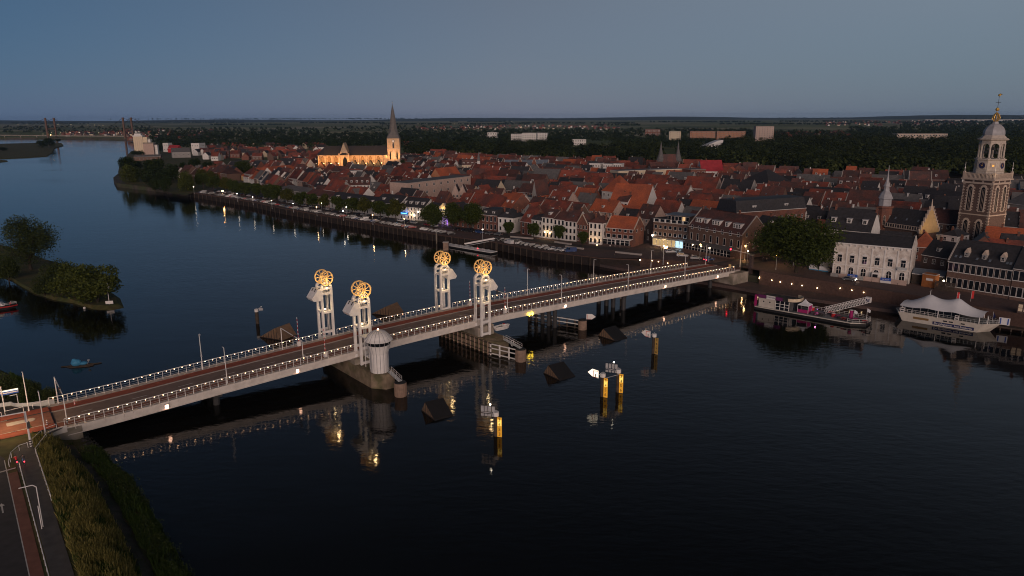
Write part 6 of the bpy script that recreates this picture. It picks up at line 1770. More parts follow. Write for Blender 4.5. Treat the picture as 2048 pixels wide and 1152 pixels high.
for lab, ls in grp.items():
    if len(ls) == 1: ls[0][2]['label'] = lab
    else:
        ls.sort(key=lambda q: (q[0], q[1]))
        for i, q in enumerate(ls): q[2]['label'] = '%s of %d: %s' % (ordinal(i) + ' from the left', len(ls), lab)
final = defaultdict(list)
for o in [r[0] for r in recs]:
    l = o['label']
    for a_, b_ in ((' walls and ', ' walls, '), (' from the left of ', ' of '), (', a chimney', ''), (' the ', ' '), (' roofed', ''), ('long-ridged ', ''), ('right behind ', 'behind '), (' in middle of town', '')):
        if len(l.split()) > 16: l = l.replace(a_, b_)
    final[' '.join(l.split()[:15])].append(o)
for l, os_ in final.items():
    for i, o in enumerate(os_):
        o['label'] = l if len(os_) == 1 else ordinal(i) + ' from the left, ' + ' '.join(l.split()[:11])
stuff(far_mb.build('distant_town_houses', fix=False))
print('houses', len(cand), 'individual', len(recs), 'far verts', len(far_mb.v))
# ------------------------------------------------------------------ trees
tree_kind('lime_a', 9.5, 8.6, 'leafquay', 4200, 0.34, 16, 1, 0.2)
tree_kind('lime_b', 9.5, 8.4, 'leafquay', 4000, 0.34, 13, 2, 0.2)
tree_kind('lime_c', 9.5, 8.8, 'leafgold', 4000, 0.34, 15, 3, 0.2)
tree_kind('broad', 14, 14, 'leafquay', 8500, 0.38, 26, 4, 0.16)
tree_kind('square', 20, 27, 'leafquay', 21000, 0.38, 46, 5, 0.12, n_limbs=8)
tree_kind('dark_a', 14, 12, 'leafdark', 2600, 0.50, 16, 6, 0.10)
tree_kind('dark_b', 15, 11, 'leafdark', 2400, 0.52, 14, 7, 0.10)
tree_kind('willow', 13, 13, 'leafwillow', 4200, 0.40, 18, 8, 0.06, 0.5)
tree_kind('island_big', 21, 21, 'leafbush', 15000, 0.27, 34, 9, 0.14, n_limbs=8)
tree_kind('osier', 9, 12, 'leafbush', 6500, 0.26, 22, 10, 0.03)
tree_kind('osier_b', 8, 10, 'leafwillow', 5500, 0.26, 18, 12, 0.03)
QT = 'lime trees along the quay'
def tree_px(kind, x, yb, ytop, wpx, label, group, cat='tree', name='leafy_tree', z=None, gz=None):
    p = at_g(x, yb) if z is None else at(x, yb, z)
    k = project(p)[2]
    h = height_at(x, ytop, p) - p.z
    w = wpx*k/F
    if group == QT or name == 'square_tree': w *= 1.22; h *= 1.10
    return plant(kind, p - Vector((0, 0, 0.05)), label, cat, h, w, random.uniform(0, 6.28), group, name)
QT = 'lime trees along the quay'
q_list = [(407, 378, 346, 24), (428, 383, 352, 24), (453, 388, 357, 23), (470, 391, 360, 23), (489, 395, 364, 24), (514, 399, 366, 24), (536, 402, 368, 25), (552, 407, 369, 29), (576, 411, 379, 25), (601, 415, 384, 25), (625, 419, 387, 24), (650, 423, 391, 24), (678, 428, 393, 25), (705, 431, 395, 25), (730, 434, 397, 25), (761, 438, 401, 27), (777, 440, 407, 20), (792, 443, 401, 29)]
for i, (x, yb, yt, w) in enumerate(q_list):
    n = len(q_list)
    lab = '%s quay tree counted from the willow at the left end of the quay' % ordinal(i) if i < n//2 else '%s quay tree counted leftwards from the bar with the blue sign' % ordinal(n-1-i)
    tree_px(('lime_a', 'lime_b', 'lime_c')[i % 3 if i % 5 else 1], x, yb, yt, w, lab, QT, name='quay_tree')
tree_px('broad', 866, 459, 409, 42, 'broad quay tree just left of the lit temple front', QT, name='quay_tree')
tree_px('broad', 908, 456, 407, 38, 'broad dark quay tree just right of the lit temple front', QT, name='quay_tree')
tree_px('broad', 943, 459, 408, 46, 'biggest broad yellowish quay tree, beside the brick house with tall windows', QT, name='quay_tree')
for x, yb, yt, w, l in ((1018, 473, 443, 23, 'in front of the white corner house'), (1067, 478, 446, 24, 'in front of the low white house with a black top storey'), (1118, 485, 450, 25, 'in front of the wide white house and lit porch'), (1166, 495, 462, 21, 'in front of the pointed brick gable')):
    tree_px('lime_b', x, yb, yt, w, 'small round quay tree ' + l, QT, name='quay_tree')
tree_px('square', 1592, 545, 430, 146, 'huge round green tree on the square beside the white hotel', None, name='square_tree')
for i, (x, yb, yt, w, kd, l) in enumerate([(490, 357, 319, 46, 'broad', 'big round tree between the roofs left of the yellow hall'), (757, 392, 372, 26, 'dark_a', 'dark green tree right of the white terrace with six dormers'),
        (1433, 371, 347, 24, 'broad', 'tree in the town beside the pink-red church hall'), (1360, 352, 320, 20, 'dark_b', 'yellowish tree right of the twin-spired city gate'), (1785, 394, 372, 22, 'broad', 'bright green tree among the dark roofs left of the carillon tower, left one'),
        (1885, 402, 368, 30, 'broad', 'bright green tree among the dark roofs left of the carillon tower, right one'), (1632, 375, 358, 20, 'broad', 'green garden tree right of the big black-roofed church'), (909, 410, 396, 15, 'dark_a', 'dark shrub-like tree left of the twin gables'),
        (640, 372, 345, 14, 'dark_b', 'slim dark tree left of the church choir'), (805, 345, 318, 14, 'dark_a', 'tree at the foot of the church tower'), (420, 352, 322, 34, 'dark_a', 'dark tree behind the left end of the quay'), (1560, 398, 385, 14, 'dark_a', 'tree below the big brick church'),
        (1010, 350, 335, 20, 'dark_a', 'tree before the left gable of the blue-grey roofed school')]):
    tree_px(kd, x, yb, yt, w, l, 'trees among the town roofs', name='town_tree')
for i, (x, yb, yt, w, kd, l) in enumerate([(262, 368, 322, 44, 'willow', 'round willow at the outermost point of the right bank'), (256, 345, 312, 40, 'dark_a', 'dark tree leaning over the water behind the outermost willow'), (290, 368, 326, 34, 'dark_b', 'dark tree second from the outermost willow'),
        (318, 362, 314, 38, 'dark_a', 'tallest dark tree on the right bank under the silo'), (345, 366, 318, 34, 'dark_b', 'dark tree left of the yellow willow on the right bank'), (392, 350, 314, 30, 'dark_a', 'dark tree behind the yellow willow'), (374, 386, 334, 42, 'willow', 'yellow-green drooping willow at the left end of the quay'),
        (405, 368, 337, 30, 'lime_c', 'olive tree right behind the yellow drooping willow'), (310, 384, 352, 26, 'dark_b', 'low dark tree at the waterline left of the yellow willow'), (335, 386, 350, 26, 'dark_a', 'low dark tree at the waterline next to the yellow willow'),
        (277, 314, 297, 26, 'dark_b', 'small tree at the foot of the silo, left'), (270, 340, 318, 34, 'dark_b', 'dark tree on the waterline under the silo'), (300, 345, 318, 30, 'dark_a', 'dark tree before the long low pavilion'), (365, 352, 318, 30, 'dark_b', 'dark tree between pavilion and yellow willow'), (425, 372, 341, 26, 'lime_c', 'olive tree behind the first quay trees'), (330, 372, 338, 34, 'dark_a', 'dark tree in the middle of the right bank'), (300, 376, 348, 30, 'dark_a', 'low dark tree at the waterline right of the outermost willow'), (322, 303, 290, 18, 'dark_a', 'small dark tree between the silo and the white cube')]):
    tree_px(kd, x, yb, yt, w, l, 'trees on the right bank', name='bank_tree', z=2.0)
for i, (x, yb, yt, w, kd, l) in enumerate([(62, 540, 428, 124, 'island_big', 'tallest tree on the river island with sky showing below its crown'), (18, 560, 505, 62, 'osier', 'rounded bush at the left end of the river island'), (120, 570, 515, 70, 'osier', 'bush in the middle of the river island'),
        (150, 598, 522, 92, 'osier_b', 'broad willow bush left of the white flag on the river island'), (196, 606, 525, 108, 'osier_b', 'broadest willow bush on the island, right behind the white flag'), (90, 590, 545, 60, 'osier', 'low bush at the near edge of the river island'), (-30, 540, 470, 80, 'osier', 'bush cut by the left photo edge on the river island')]):
    tree_px(kd, x, yb, yt, w, l, 'trees and bushes on the river island', name='island_tree', z=0.7)
for x, yb, yt, w, l in ((14, 800, 742, 60, 'dark bush on the bank beside the blue road signs'), (62, 800, 756, 56, 'dark bush on the bank between the lamp post and the gantry'), (100, 806, 770, 40, 'low dark bush next to the left traffic gantry')):
    tree_px('osier', x, yb, yt, w, l, 'bushes beside the bridge approach', name='bank_bush', z=1.8)
for x, yb, yt, w, l in ((100, 294, 275, 24, 'darkest tree on the left meadow spit'), (84, 296, 280, 26, 'tree left of the darkest one on the left meadow spit'), (116, 284, 277, 14, 'small tree at the tip of the left meadow spit'), (5, 302, 294, 22, 'tree at the photo edge on the left meadow spit')):
    tree_px('dark_a', x, yb, yt, w, l, 'trees on the meadow spit', name='spit_tree', z=1.0)

# woods beyond the town: too many trees to count
CLEAR = [(1018, 1096, 279, 291), (970, 996, 275, 284), (1333, 1366, 276, 288), (1374, 1494, 273, 287), (1505, 1550, 282, 294), (1788, 1898, 278, 290), (1142, 1226, 287, 307), (1403, 1444, 300, 313), (1706, 1812, 310, 323), (1284, 1324, 270, 278)]     # sight lines to buildings that stand clear of the trees
def wood(name, regions, seed, leafm='leaffar', leaf=1.5, per=46):
    rng = np.random.default_rng(seed); P_ = []; S_ = []; D_ = []
    for (x0, x1, yb0, yb1, count, h0, h1) in regions:
        for _ in range(count):
            x = rng.uniform(x0, x1); f = rng.uniform(0, 1)
            y = yb0 + (yb1-yb0)*f
            if any(a_ < x < b_ and c_ < y < d_ for a_, b_, c_, d_ in CLEAR): continue
            p = at(x, y, 4.0)
            if not all((p.x-a)**2+(p.y-c)**2 > (q+2.0)**2 for a, c, q in OCC_W): continue
            h = rng.uniform(h0, h1); k = project(p)[2]
            lf = max(leaf, k*0.0011)*1.0
            n = per if k < 1300 else int(per*.7) if k < 2200 else int(per*.45)
            rx = h*rng.uniform(.36, .50); rz = h*.5
            d = rng.normal(size=(n, 3)); d /= np.linalg.norm(d, axis=1)[:, None]; d[:, 2] = np.abs(d[:, 2])*1.3 - .35
            P_.append(np.array([p.x, p.y, 4.0+h*.5]) + d*np.array([rx, rx, rz])*rng.uniform(.6, 1.0, (n, 1))); S_.append(rng.uniform(.6, 1.2, n)*lf); D_.append(d)
    P_ = np.concatenate(P_); S_ = np.concatenate(S_)
    o = stuff(obj(name, quads_mesh(name, leaf_arrays(P_, S_, rng, .5, np.concatenate(D_)), leafm)))
    return len(P_)
OCC_W = [q for q in OCC if math.hypot(q[0], q[1]) > 700 or q[0] > 230]
nleaf = 0
nleaf += wood('park_wood', [(815, 1010, 300, 318, 330, 14, 20), (1000, 1200, 296, 325, 460, 14, 20), (1180, 1320, 296, 333, 360, 14, 20), (1360, 1480, 300, 338, 330, 11, 22), (1450, 1640, 286, 345, 850, 11, 23), (1600, 2060, 284, 358, 2300, 11, 24)], 21, 'leafpark', per=60)
nleaf += wood('west_wood', [(300, 640, 268, 300, 900, 12, 18), (640, 790, 270, 300, 300, 12, 18), (800, 1010, 264, 302, 620, 13, 18), (1000, 1500, 262, 300, 1300, 12, 18)], 22, per=46)
nleaf += wood('east_wood', [(1480, 1700, 268, 292, 520, 10, 18), (1700, 2060, 258, 292, 1150, 12, 20), (1800, 2060, 246, 260, 300, 12, 18)], 23, per=46)
nleaf += wood('polder_tree_rows', [(0, 300, 254, 268, 200, 10, 16), (280, 640, 258, 268, 240, 10, 16), (640, 1000, 254, 264, 150, 10, 16)] + [(x_, x_+w_, y_, y_+.7, int(w_*.55), 9, 14) for x_, w_, y_ in ((20, 160, 247), (230, 260, 245), (420, 150, 250), (600, 170, 246), (760, 300, 249), (900, 120, 243), (1010, 260, 247), (1190, 90, 251), (1300, 220, 244), (1440, 260, 249), (1560, 180, 243), (1700, 250, 246), (1840, 220, 243.5))] + [(0, 2060, 236.8, 238.4, 700, 14, 22)], 24, per=30)
print('wood leaves', nleaf)
MT['ridge'] = mat('wooded_ridge', (.035, .048, .020), .95, .3, .01)
# low far ridge that closes the view
mb = MB(); vs = []; fs = []
rr = random.Random(3)
N_ = 90
for i in range(N_+1):
    ang_ = math.radians(-42 + 84*i/N_); R_ = 12500
    h = 34 + 10*math.sin(i*.35) + 8*math.sin(i*.13+1) + (26 if i > 70 else 0)*smooth(70, 80, i) + rr.uniform(-2, 2)
    for R2, z in ((R_-1500, 0.0), (R_, h), (R_+900, h*.9)): vs.append((R2*math.sin(ang_), R2*math.cos(ang_), z))
for i in range(N_):
    for j in range(2): fs.append((3*i+j, 3*i+3+j, 3*i+4+j, 3*i+1+j))
mb.add(vs, fs, 'ridge')
structure(mb.build('far_ridge_hills', fix=False))
# far village roofs: a mass of tiny houses near the far bridge and left of the church
mb = MB(); rng = np.random.default_rng(31); seen = []
for (x0, x1, y0, y1, cnt) in ((120, 260, 266, 273, 70), (250, 420, 262, 282, 90), (395, 640, 296, 322, 160), (560, 700, 320, 336, 40), (830, 1000, 255, 262, 50), (930, 1240, 252, 260, 90), (1550, 1700, 268, 282, 110), (1650, 1960, 242, 252, 120), (800, 880, 292, 304, 20)):
    for _ in range(cnt):
        x = rng.uniform(x0, x1); y = rng.uniform(y0, y1); p = at(x, y, 3.6)
        w = rng.uniform(7, 16); dp = rng.uniform(8, 11); he = rng.uniform(4.5, 6.5); a = rng.choice([0.1, 0.1, 1.6])+rng.uniform(-.15, .15)
        if any((p.x-c[0])**2+(p.y-c[1])**2 < 120 for c in seen): continue
        if not all((p.x-a_)**2+(p.y-c_)**2 > (6+q_)**2 for a_, c_, q_ in OCC): continue
        seen.append((p.x, p.y))
        H = house(w, dp, he, he+dp*.5, 'par', rng.choice(['white', 'brick', 'brown', 'cream']), rng.choice(['roofred', 'roofbrown', 'roofred', 'roofslate']), rows=[(he*.4, 1.6, 1.4, 3, 'far')])
        H.merge(mb, Matrix.Translation(p) @ Matrix.Rotation(a, 4, 'Z'))
stuff(mb.build('outlying_village_houses', fix=False))
# far lights
mb = MB()
lights_px = [(36, 249), (54, 249), (116, 249), (142, 249), (176, 250), (189, 250), (198, 250), (206, 251), (86, 268), (120, 268), (577, 246), (552, 246), (687, 246), (909, 248), (1023, 243), (1505, 237), (1379, 258), (1464, 258), (773, 266), (693, 269), (826, 280), (1074, 256), (1085, 256), (1097, 257), (1108, 257), (1128, 257), (1147, 258), (1006, 255), (1040, 255), (1372, 297), (1916, 275), (1835, 309), (355, 267), (395, 279), (311, 264), (1244, 261), (1540, 262), (470, 306), (1669, 310)]
for x, y in lights_px:
    p = at(x, y, 9.0); r = max(0.35, project(p)[2]/F*0.34)
    mb.ball(p, r, 'farbulb', 5, 3)
stuff(mb.build('distant_street_lights', fix=False))

structure(flat_poly('bank_meadow', [(p.x, p.y) for p in (at(x, y, 3.6) for x, y in ((236, 345), (252, 368), (300, 374), (345, 386), (372, 390), (420, 376), (480, 350), (470, 318), (420, 306), (330, 300), (262, 303), (240, 325)))], LAND_Z+.06, 'grassbase'))
# ------------------------------------------------------------------ quay wall, promenade, lower quay
structure(flat_poly('promenade_paving', [(p[0], p[1]) for p in [(52, 286), (36, 290), (12.6, 306.5), (-9, 331), (-33, 349), (-65, 380), (-101.6, 415.5), (-146, 460), (-179, 498), (-226, 542), (-254, 568)]] +
          [(-243, 590), (-162, 512), (-128, 474), (-84, 428), (-48, 393), (-6, 363), (30, 327), (60, 318)], LAND_Z + 0.01, 'paving'))
structure(flat_poly('quay_road', [(-238, 579), (-170, 512), (-138, 474), (-95, 425), (-57, 390), (-22, 362), (24, 317), (60, 300), (62, 306), (28, 323), (-18, 368), (-53, 396), (-90, 431), (-132, 480), (-165, 517), (-234, 584)], LAND_Z + 0.018, 'asphalt'))
# square and bridge landing: a sloping sheet above the town ground
mb = MB(); vs = []; fs = []
wl_ = [Vector((36, 290)), Vector((52, 286)), Vector((66, 276)), Vector((80, 264)), Vector((85, 258.5)), Vector((90.5, 252)), Vector((104, 240.5)), Vector((122, 224.5)), Vector((145, 197)), Vector((176, 163)), Vector((230, 110))]
fine = []
for p, q in zip(wl_, wl_[1:]):
    m_ = max(1, int((q-p).length/4))
    for i in range(m_): fine.append(p.lerp(q, i/m_))
fine.append(wl_[-1])
inl = Vector((0.60, 0.80))
for p in fine:
    for j in range(16):
        q = p + inl*(j*5.0)
        vs.append((q.x, q.y, ground(q.x, q.y) + 0.03 - (0.15 if j == 15 else 0)))
for i in range(len(fine)-1):
    for j in range(15): fs.append((i*16+j, i*16+j+1, (i+1)*16+j+1, (i+1)*16+j))
mb.add(vs, fs, 'paving')
o = structure(mb.build('square_paving', fix=False))
for p in o.data.polygons:
    if p.normal.z < 0: p.flip()
# carriageway running on from the bridge across the square
rd = []
for i in range(14):
    s = 211.8 + 3.2*i; rd.append(s)
mb = MB(); vs = []; fs = []
for s in rd:
    for n in (1.5, 12.5):
        q = W(s, n, 0); vs.append((q.x, q.y, max(ground(q.x, q.y)+.05, deck_z(211.5)-.02 if s < 213 else 0)))
for i in range(len(rd)-1): fs.append((2*i, 2*i+2, 2*i+3, 2*i+1))
mb.add(vs, fs, 'asphalt'); o = structure(mb.build('square_road', fix=False))
for p in o.data.polygons:
    if p.normal.z < 0: p.flip()
def wall_strip(name, pts, z0f, z1f, th, m):
    mb = MB()
    for p, q in zip(pts, pts[1:]):
        p = Vector(p); q = Vector(q); d = (q-p).normalized(); n = Vector((-d.y, d.x))*th
        a0, a1, b0, b1 = z0f(p), z1f(p), z0f(q), z1f(q)
        mb.add([(p.x, p.y, a0), (q.x, q.y, b0), (q.x, q.y, b1), (p.x, p.y, a1), (p.x-n.x, p.y-n.y, a0), (q.x-n.x, q.y-n.y, b0), (q.x-n.x, q.y-n.y, b1), (p.x-n.x, p.y-n.y, a1)],
               [(0,1,2,3), (7,6,5,4), (3,2,6,7), (0,4,5,1), (0,3,7,4), (1,5,6,2)], m)
    return mb
quay = [(52, 285.5), (36, 289.5)] + [(x-.3, y-.3) for x, y in SHORE[1:]]
qw = thing('quay_wall', 'long dark quay wall with upright timbers along the town side of the river', 'quay wall', (0, 0, 0))
wall_strip('', quay, lambda p: -2, lambda p: LAND_Z-.25, .5, 'quaywall').build('wall', qw)
wall_strip('', quay, lambda p: LAND_Z-.249, lambda p: LAND_Z+.12, .9, 'retain').build('wall_cap', qw)
b = MB(); b.box(-.16, .16, -.18, .18, -1.5, LAND_Z+.2, 'timber'); PILE = b.mesh('fender_pile')
acc = 0; cnt = 0
for p, q in zip(quay[1:], quay[2:]):
    p = Vector(p); q = Vector(q); d = q-p; L = d.length; u = d/L; n = Vector((-u.y, u.x)); t = 4.0-acc
    while t < L and cnt < 290:
        c = p+u*t-n*.0
        side = c + Vector((-.5, -.5))
        obj('fender_pile', PILE, qw, (side.x, side.y, 0), math.atan2(u.y, u.x)); cnt += 1
        t += 4.0 if c.y < 420 else 7.0
    acc = 0
rw = thing('retaining_wall', 'brown retaining wall with a row of small lamps above the low quay, either side of the bridge', 'wall', (0, 0, 0))
gz = lambda p: ground(p.x, p.y)+.25
wall_strip('', [(52, 285.6), (66, 275.6), (84, 258.5)], lambda p: .2, gz, .5, 'retain').build('wall', rw)
wall_strip('', [(89, 252.5), (104, 240), (122, 224), (145, 196.5), (176, 162.5), (230, 109.5)], lambda p: .2, gz, .5, 'retain').build('wall', rw)
low = [(36, 289.3), (50, 275), (80.3, 247.0), (85, 241.8), (108.5, 223.5), (147, 204.0-9), (178, 158), (226, 104)]
up = [(230, 110), (176, 163.5), (145, 197.5), (122, 225), (104, 241), (90, 252.8), (84, 259), (66, 276.4), (52, 286)]
structure(flat_poly('lower_quay', low + up, 1.0, 'paving', 3.0))
for i, (x, y) in enumerate([(1247.6, 517), (1268, 520), (1305, 521), (1318.7, 523), (1337, 526), (1503, 553), (1521, 556.5), (1544, 560), (1562, 563.5), (1586, 567.5), (1605, 570.5), (1634, 575.5), (1681, 576), (1704, 580), (1730, 584.5)]):
    # solve for the point on the wall line
    best = None
    for p, q in zip([(52, 285.2), (66, 275.2), (84, 258.1)], [(66, 275.2), (84, 258.1), (84.1, 258)]) if x < 1400 else zip([(89, 252.1), (104, 239.6), (122, 223.6)], [(104, 239.6), (122, 223.6), (145, 196.1)]):
        for f in np.linspace(0, 1, 40):
            c = Vector(p).lerp(Vector(q), f); e = abs(project((c.x, c.y, 3.0))[0]-x)
            if best is None or e < best[0]: best = (e, c)
    c = best[1]; z = height_at(x, y, c)
    b = MB(); b.ball((0, 0, 0), .17, 'bulb', 6, 4); b.build('wall_lamp', rw, (c.x-.35, c.y-.35, max(1.5, min(z, ground(c.x, c.y)-.2))))

# ------------------------------------------------------------------ street lamps
def lamp_mesh(h, arm, bulb, r):
    b = MB(); b.cyl((0,0,0), (0,0,h), .09, .06, 'railgrey', 6); b.cyl((0,0,0), (0,0,.6), .14, .14, 'railgrey', 6)
    if arm: b.tube([(0,0,h), (arm*.6,0,h+.25), (arm,0,h+.2)], .05, 'railgrey', 5)
    p = b.mesh('lamp_post')
    b = MB(); b.ball((arm, 0, h+(.0 if arm else .25)), r, bulb, 6, 4, 1, 1, .7)
    return p, b.mesh('lamp_bulb')
LM = {'white': lamp_mesh(5.2, 0, 'whitebulb', .30), 'amber': lamp_mesh(5.2, 0, 'amberbulb', .30), 'off': lamp_mesh(8.4, .7, 'dark', .16), 'orange': lamp_mesh(3.2, 0, 'amberbulb', .75)}
SL = 'lit street lamps in the town'
SLP = [(387, 373.5, 'white', 'under the yellow drooping willow'), (397, 350, 'white', 'behind the yellow drooping willow'), (445, 382, 'orange', 'glowing deep orange under the third quay tree'), (474, 387.5, 'white', 'below the fourth quay tree'), (505, 394, 'white', 'below the sixth quay tree'), (538, 385, 'amber', 'in front of the seventh quay tree crown'), (543, 401, 'white', 'below the seventh quay tree'), (586, 407, 'white', 'below the ninth quay tree'), (633, 414, 'amber', 'left of the grey block'), (643, 406.5, 'white', 'in front of the brown house'), (692.5, 414, 'white', 'before the long white house, upper one'), (686, 422, 'white', 'before the long white house, lower one'), (745, 430, 'amber', 'left of the bar, upper one'), (808.5, 437.5, 'amber', 'at the left corner of the bar'),
       (965, 459, 'white', 'beside the white van at the brick house'), (1401, 489, 'amber', 'before the left part of the hotel veranda'), (1419, 496, 'white', 'before the middle of the hotel veranda'), (1491, 492, 'amber', 'at the hotel gable'), (1496, 502, 'amber', 'right of the red traffic light'), (1554, 510, 'amber', 'under the left side of the huge square tree'), (1589, 502, 'white', 'deep under the huge square tree')]
for x, y, kd, l in SLP:
    h = 5.45 if kd != 'orange' else 3.45
    z = 3.5
    for _ in range(8):
        p = at(x, y, z+h); z = ground(p.x, p.y)
    a, bm_ = LM[kd]
    t = thing('street_lamp', 'lit street lamp ' + l if kd != 'orange' else 'street light ' + l, 'street lamp', (p.x, p.y, z), 0, SL)
    obj('lamp_post', a, t); obj('lamp_bulb', bm_, t)
    if kd in ('amber', 'orange') or x > 1300: point_light('lamp_glow', (0, 0, h-.6), 120 if kd != 'orange' else 260, WARM if kd != 'orange' else (1.0, .35, .08), t)
# decorative globe cluster by the bridge end
t = thing('globe_lamp', 'post with a cluster of round orange globes left of the bridge end', 'street lamp', at_g(1326, 530), 0)
b = MB(); b.cyl((0,0,0), (0,0,7.0), .12, .09, 'railgrey', 6)
gl = at_g(1326, 530)
for i in range(5): b.bar((0,0,6.4), (1.1*math.cos(i*1.256), 1.1*math.sin(i*1.256), 6.5+.3*(i % 2)), .06, .06, 'railgrey')
b.build('lamp_post', t)
for i in range(5):
    b = MB(); b.ball((1.1*math.cos(i*1.256), 1.1*math.sin(i*1.256), 6.85+.3*(i % 2)), .36, 'amberbulb' if i in (0, 1, 4) else 'cream', 8, 5); b.build('globe', t)

# ------------------------------------------------------------------ cars and vans
def car_meshes(kind):
    """side profile extruded with tumblehome; returns body, glass, wheel, lamps"""
    if kind == 'van': L, h, prof, cab = 5.0, 2.1, [(-2.5, .35), (-2.5, 1.95), (-2.3, 2.1), (1.1, 2.1), (1.75, 1.25), (2.4, 1.05), (2.5, .35)], [(1.12, 1.98), (1.66, 1.27), (.5, 1.27), (.5, 1.98)]
    elif kind == 'suv': L, h, prof, cab = 4.5, 1.7, [(-2.2, .4), (-2.25, 1.0), (-1.95, 1.62), (-1.7, 1.7), (.3, 1.7), (1.05, 1.08), (2.1, .92), (2.25, .4)], [(-1.9, 1.08), (-1.72, 1.58), (.25, 1.58), (.85, 1.08)]
    else: L, h, prof, cab = 4.3, 1.45, [(-2.1, .35), (-2.15, .88), (-1.75, 1.0), (-1.2, 1.42), (-.9, 1.47), (.15, 1.45), (.95, .95), (1.95, .80), (2.15, .35)], [(-1.6, .98), (-1.12, 1.36), (.12, 1.36), (.78, .97)]
    return prof, cab
CARCOL = {'white': (.62, .62, .62), 'silver': (.34, .35, .36), 'grey': (.13, .135, .14), 'black': (.02, .02, .022), 'blue': (.03, .06, .17), 'red': (.28, .025, .025)}
for n, c in CARCOL.items(): MT['car_'+n] = mat('car_paint_'+n, c, .3, .03, 1.0, spec=.5)
WHEEL = MB(); WHEEL.cyl((0, -.10, 0), (0, .10, 0), .33, .33, 'rubber', 10); WHEEL_M = WHEEL.mesh('wheel')
b = MB(); b.cyl((0, -.115, 0), (0, .115, 0), .19, .19, 'railgrey', 8); RIM_M = b.mesh('rim')
CAR = {}
def car_model(kind, col):
    if (kind, col) in CAR: return CAR[(kind, col)]
    prof, cab = car_meshes(kind); hw = .88 if kind != 'van' else .98
    top = max(z for x, z in prof)
    f = lambda z: hw*(1.0 if z < 1.0 else 1.0-.20*(z-1.0)/(top-1.0)) if kind != 'van' else hw*(1-.04*(z > 1.3))
    b = MB(); b.prism(prof, lambda x, z: (x, -f(z), z), lambda x, z: (x, f(z), z), 'car_'+col); body = b.mesh('body')
    b = MB()
    for sg in (-1, 1): b.poly([(x, sg*(f(z)+.012), z) for x, z in cab], 'glass')
    win_ = b.mesh('side_window')
    b = MB()
    i = len(prof)-4 if kind != 'van' else 3
    x0, z0 = prof[-4] if kind != 'van' else prof[3]; x1, z1 = prof[-3] if kind != 'van' else prof[4]
    n_ = Vector((z0-z1, 0, x1-x0)).normalized()*.012
    b.poly([(x0+(x1-x0)*.08+n_.x, -f(z0)*.9, z0+(z1-z0)*.08+n_.z), (x0+(x1-x0)*.92+n_.x, -f(z1)*.9, z0+(z1-z0)*.92+n_.z), (x0+(x1-x0)*.92+n_.x, f(z1)*.9, z0+(z1-z0)*.92+n_.z), (x0+(x1-x0)*.08+n_.x, f(z0)*.9, z0+(z1-z0)*.08+n_.z)], 'glass')
    x0, z0 = prof[1]; x1, z1 = prof[2] if kind != 'car' else prof[3]
    if kind == 'car': x0, z0 = prof[2]
    n_ = Vector((z0-z1, 0, x1-x0)).normalized()*(-.012) if (z0-z1) > 0 else Vector((-abs(z1-z0), 0, abs(x1-x0))).normalized()*.012
    b.poly([(x0+(x1-x0)*.1+n_.x, -f(z0)*.82, z0+(z1-z0)*.1+n_.z), (x0+(x1-x0)*.9+n_.x, -f(z1)*.82, z0+(z1-z0)*.9+n_.z), (x0+(x1-x0)*.9+n_.x, f(z1)*.82, z0+(z1-z0)*.9+n_.z), (x0+(x1-x0)*.1+n_.x, f(z0)*.82, z0+(z1-z0)*.1+n_.z)], 'glass')
    scr = b.mesh('windscreen')
    b = MB(); b.box(prof[-1][0]-.04, prof[-1][0]+.02, -.72, -.42, .58, .74, 'trim'); hl = b.mesh('headlight')
    b = MB(); b.box(prof[0][0]-.06, prof[0][0]+.02, -.75, -.5, .66, .85, 'red'); tl = b.mesh('tail_light')
    CAR[(kind, col)] = (body, win_, scr, hl, tl)
    return CAR[(kind, col)]
CAR_TAGS = []
def car(kind, col, p, rz, label, group):
    body, win_, scr, hl, tl = car_model(kind, col)
    t = thing('parked_'+('van' if kind == 'van' else 'car'), label, 'van' if kind == 'van' else 'car', p, rz, group)
    obj('body', body, t); obj('side_window', win_, t); obj('windscreen', scr, t)
    obj('headlight', hl, t); obj('headlight', hl, t, (0, 1.14, 0)); obj('tail_light', tl, t); obj('tail_light', tl, t, (0, 1.25, 0))
    for x in (-1.35, 1.38):
        for y in (-.78, .78):
            w = obj('wheel', WHEEL_M, t, (x, y, .33)); obj('rim', RIM_M, w)
    return t
rr = random.Random(17)
